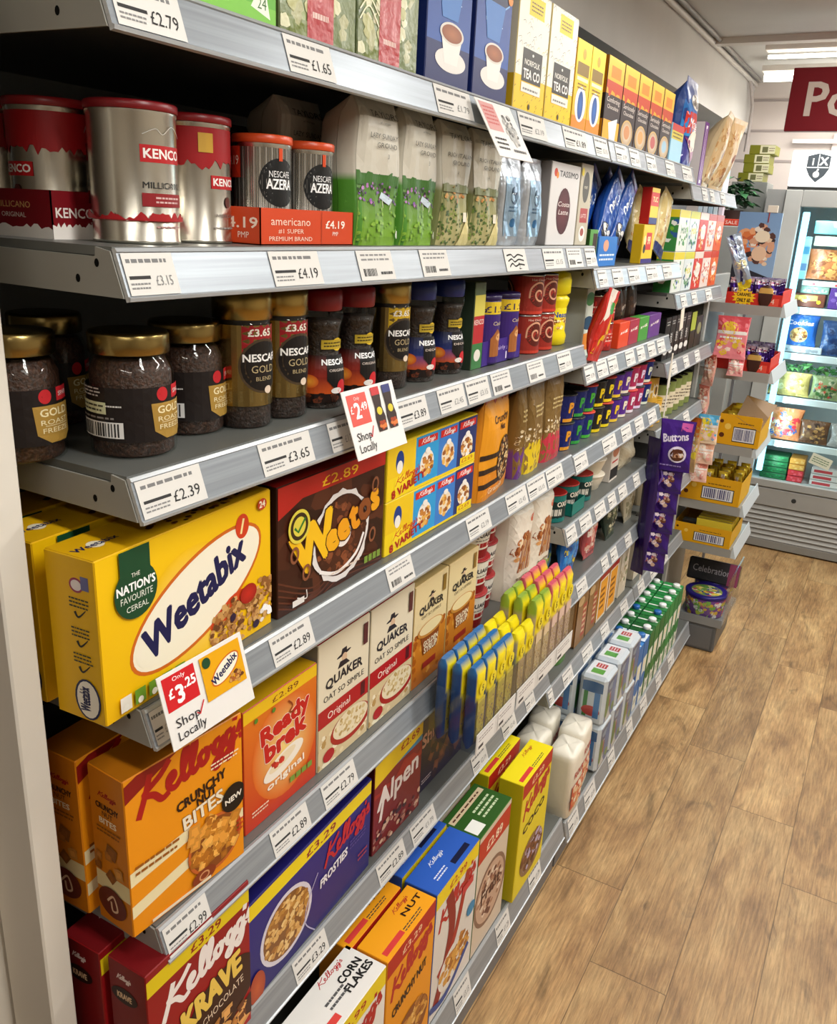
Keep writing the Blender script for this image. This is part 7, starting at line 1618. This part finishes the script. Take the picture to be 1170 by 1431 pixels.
m = MB(); m.rbox(0, .17, 0, .2, 0, .212, 'greypanel', '#8a8c88', .002); o = m.build('storage_box'); place(tag(o, 'grey box under the olive cartons behind the plant', 'box'), (-.885, 4.76, 1.6015))
e = empty('potted_plant', (-.835, 4.60, 1.6012), 'leafy green pot plant on the grey cabinet', 'plant')
m = MB(); m.lathe([(.04, 0), (.055, .07), (.058, .072), (.05, .07), (.0001, .068)], 24, 'plastic', '#4a2c24'); m.build('pot', e)
m = MB(); rd = random.Random(5)
for i in range(120):
    a = rd.random()*2*PI; el = rd.random()*1.3; r = .05+.08*rd.random(); c = Vector((r*math.cos(a)*math.cos(el), r*math.sin(a)*math.cos(el)*.8, .09+r*math.sin(el)*1.1))
    d = Vector((math.cos(a), math.sin(a), .3-rd.random()*.6)).normalized(); s = d.cross(Vector((0, 0, 1))).normalized(); L = .045+.03*rd.random(); W = L*.3
    col = rd.choice(['#2c5a34', '#3a7044', '#24482c', '#4a8456', '#1c3a24'])
    p = [c-d*L*.5, c+s*W+Vector((0, 0, .004)), c+d*L*.5-Vector((0, 0, .012)), c-s*W+Vector((0, 0, .004))]
    m.face([p[0], p[1], p[2]], 'leaf', col); m.face([p[0], p[2], p[3]], 'leaf', col)
for i in range(9):
    a = i*.7; m.tube([(0, 0, .06), (.03*math.cos(a), .03*math.sin(a), .12), (.07*math.cos(a), .06*math.sin(a), .16)], .002, 'leaf', '#3a5a34', 5)
m.build('foliage', e)
m = MB(); m.rbox(0, .09, 0, .02, 0, .03, 'card', '#c8402c', .002); A = Art(m, lambda u, v, o: (u*.09, -o, v*.03), .09, .03); A.text('SALE', .5, .25, .5, '#f0d8cc', fit=.6); o = m.build('shelf_sign'); place(tag(o, 'small red sign in front of the pot plant', 'sign'), (-.85, 4.47, 1.6012))
m = MB()
for k in range(5): m.rbox(k*.024, k*.024+.02, 0, .04, 0, .15, 'card', ['#cfe2ee', '#dfeaf2', '#b8d4e6', '#d8e6ee', '#e4d8e4'][k], .001)
o = m.build('leaflet_rack'); place(tag(o, 'pale blue leaflets standing beside the plant', 'leaflets'), (-.965, 4.452, 1.6012))

# hanging sign
e = empty('post_office_sign', (-.560, 3.90, 1.957), 'dark red hanging sign with white lettering', 'sign')
m = MB(); m.rbox(0, 1.3, 0, .03, 0, .225, 'card', '#7c1420', .002); A = Art(m, lambda u, v, o: (u*1.3, -o-.0006, v*.225), 1.3, .225); A.text('Post Office', .05, .25, .52, '#d8c8be', align='L', bold=.02, fit=None); m.build('sign_board', e)
for x in (.4, 1.2):
    m = MB(); m.tube([(x, .015, .225), (x, .015, .40)], .0015, 'paint', '#8a8a8a', 6); m.build('suspension_wire', e)
m = MB(); m.rbox(0, .25, 0, .012, 0, .16, 'card', '#e8d8d2', .001); o = m.build('wall_notice'); place(tag(o, 'pale notice on the back wall over the fridge', 'notice'), (-.52, 5.43, 2.0-.06))
for o in list(COL.objects):
    if o.type == 'MESH' and o.parent is None and not o.get('kind') and not o.get('label'): print('UNLABELLED', o.name)
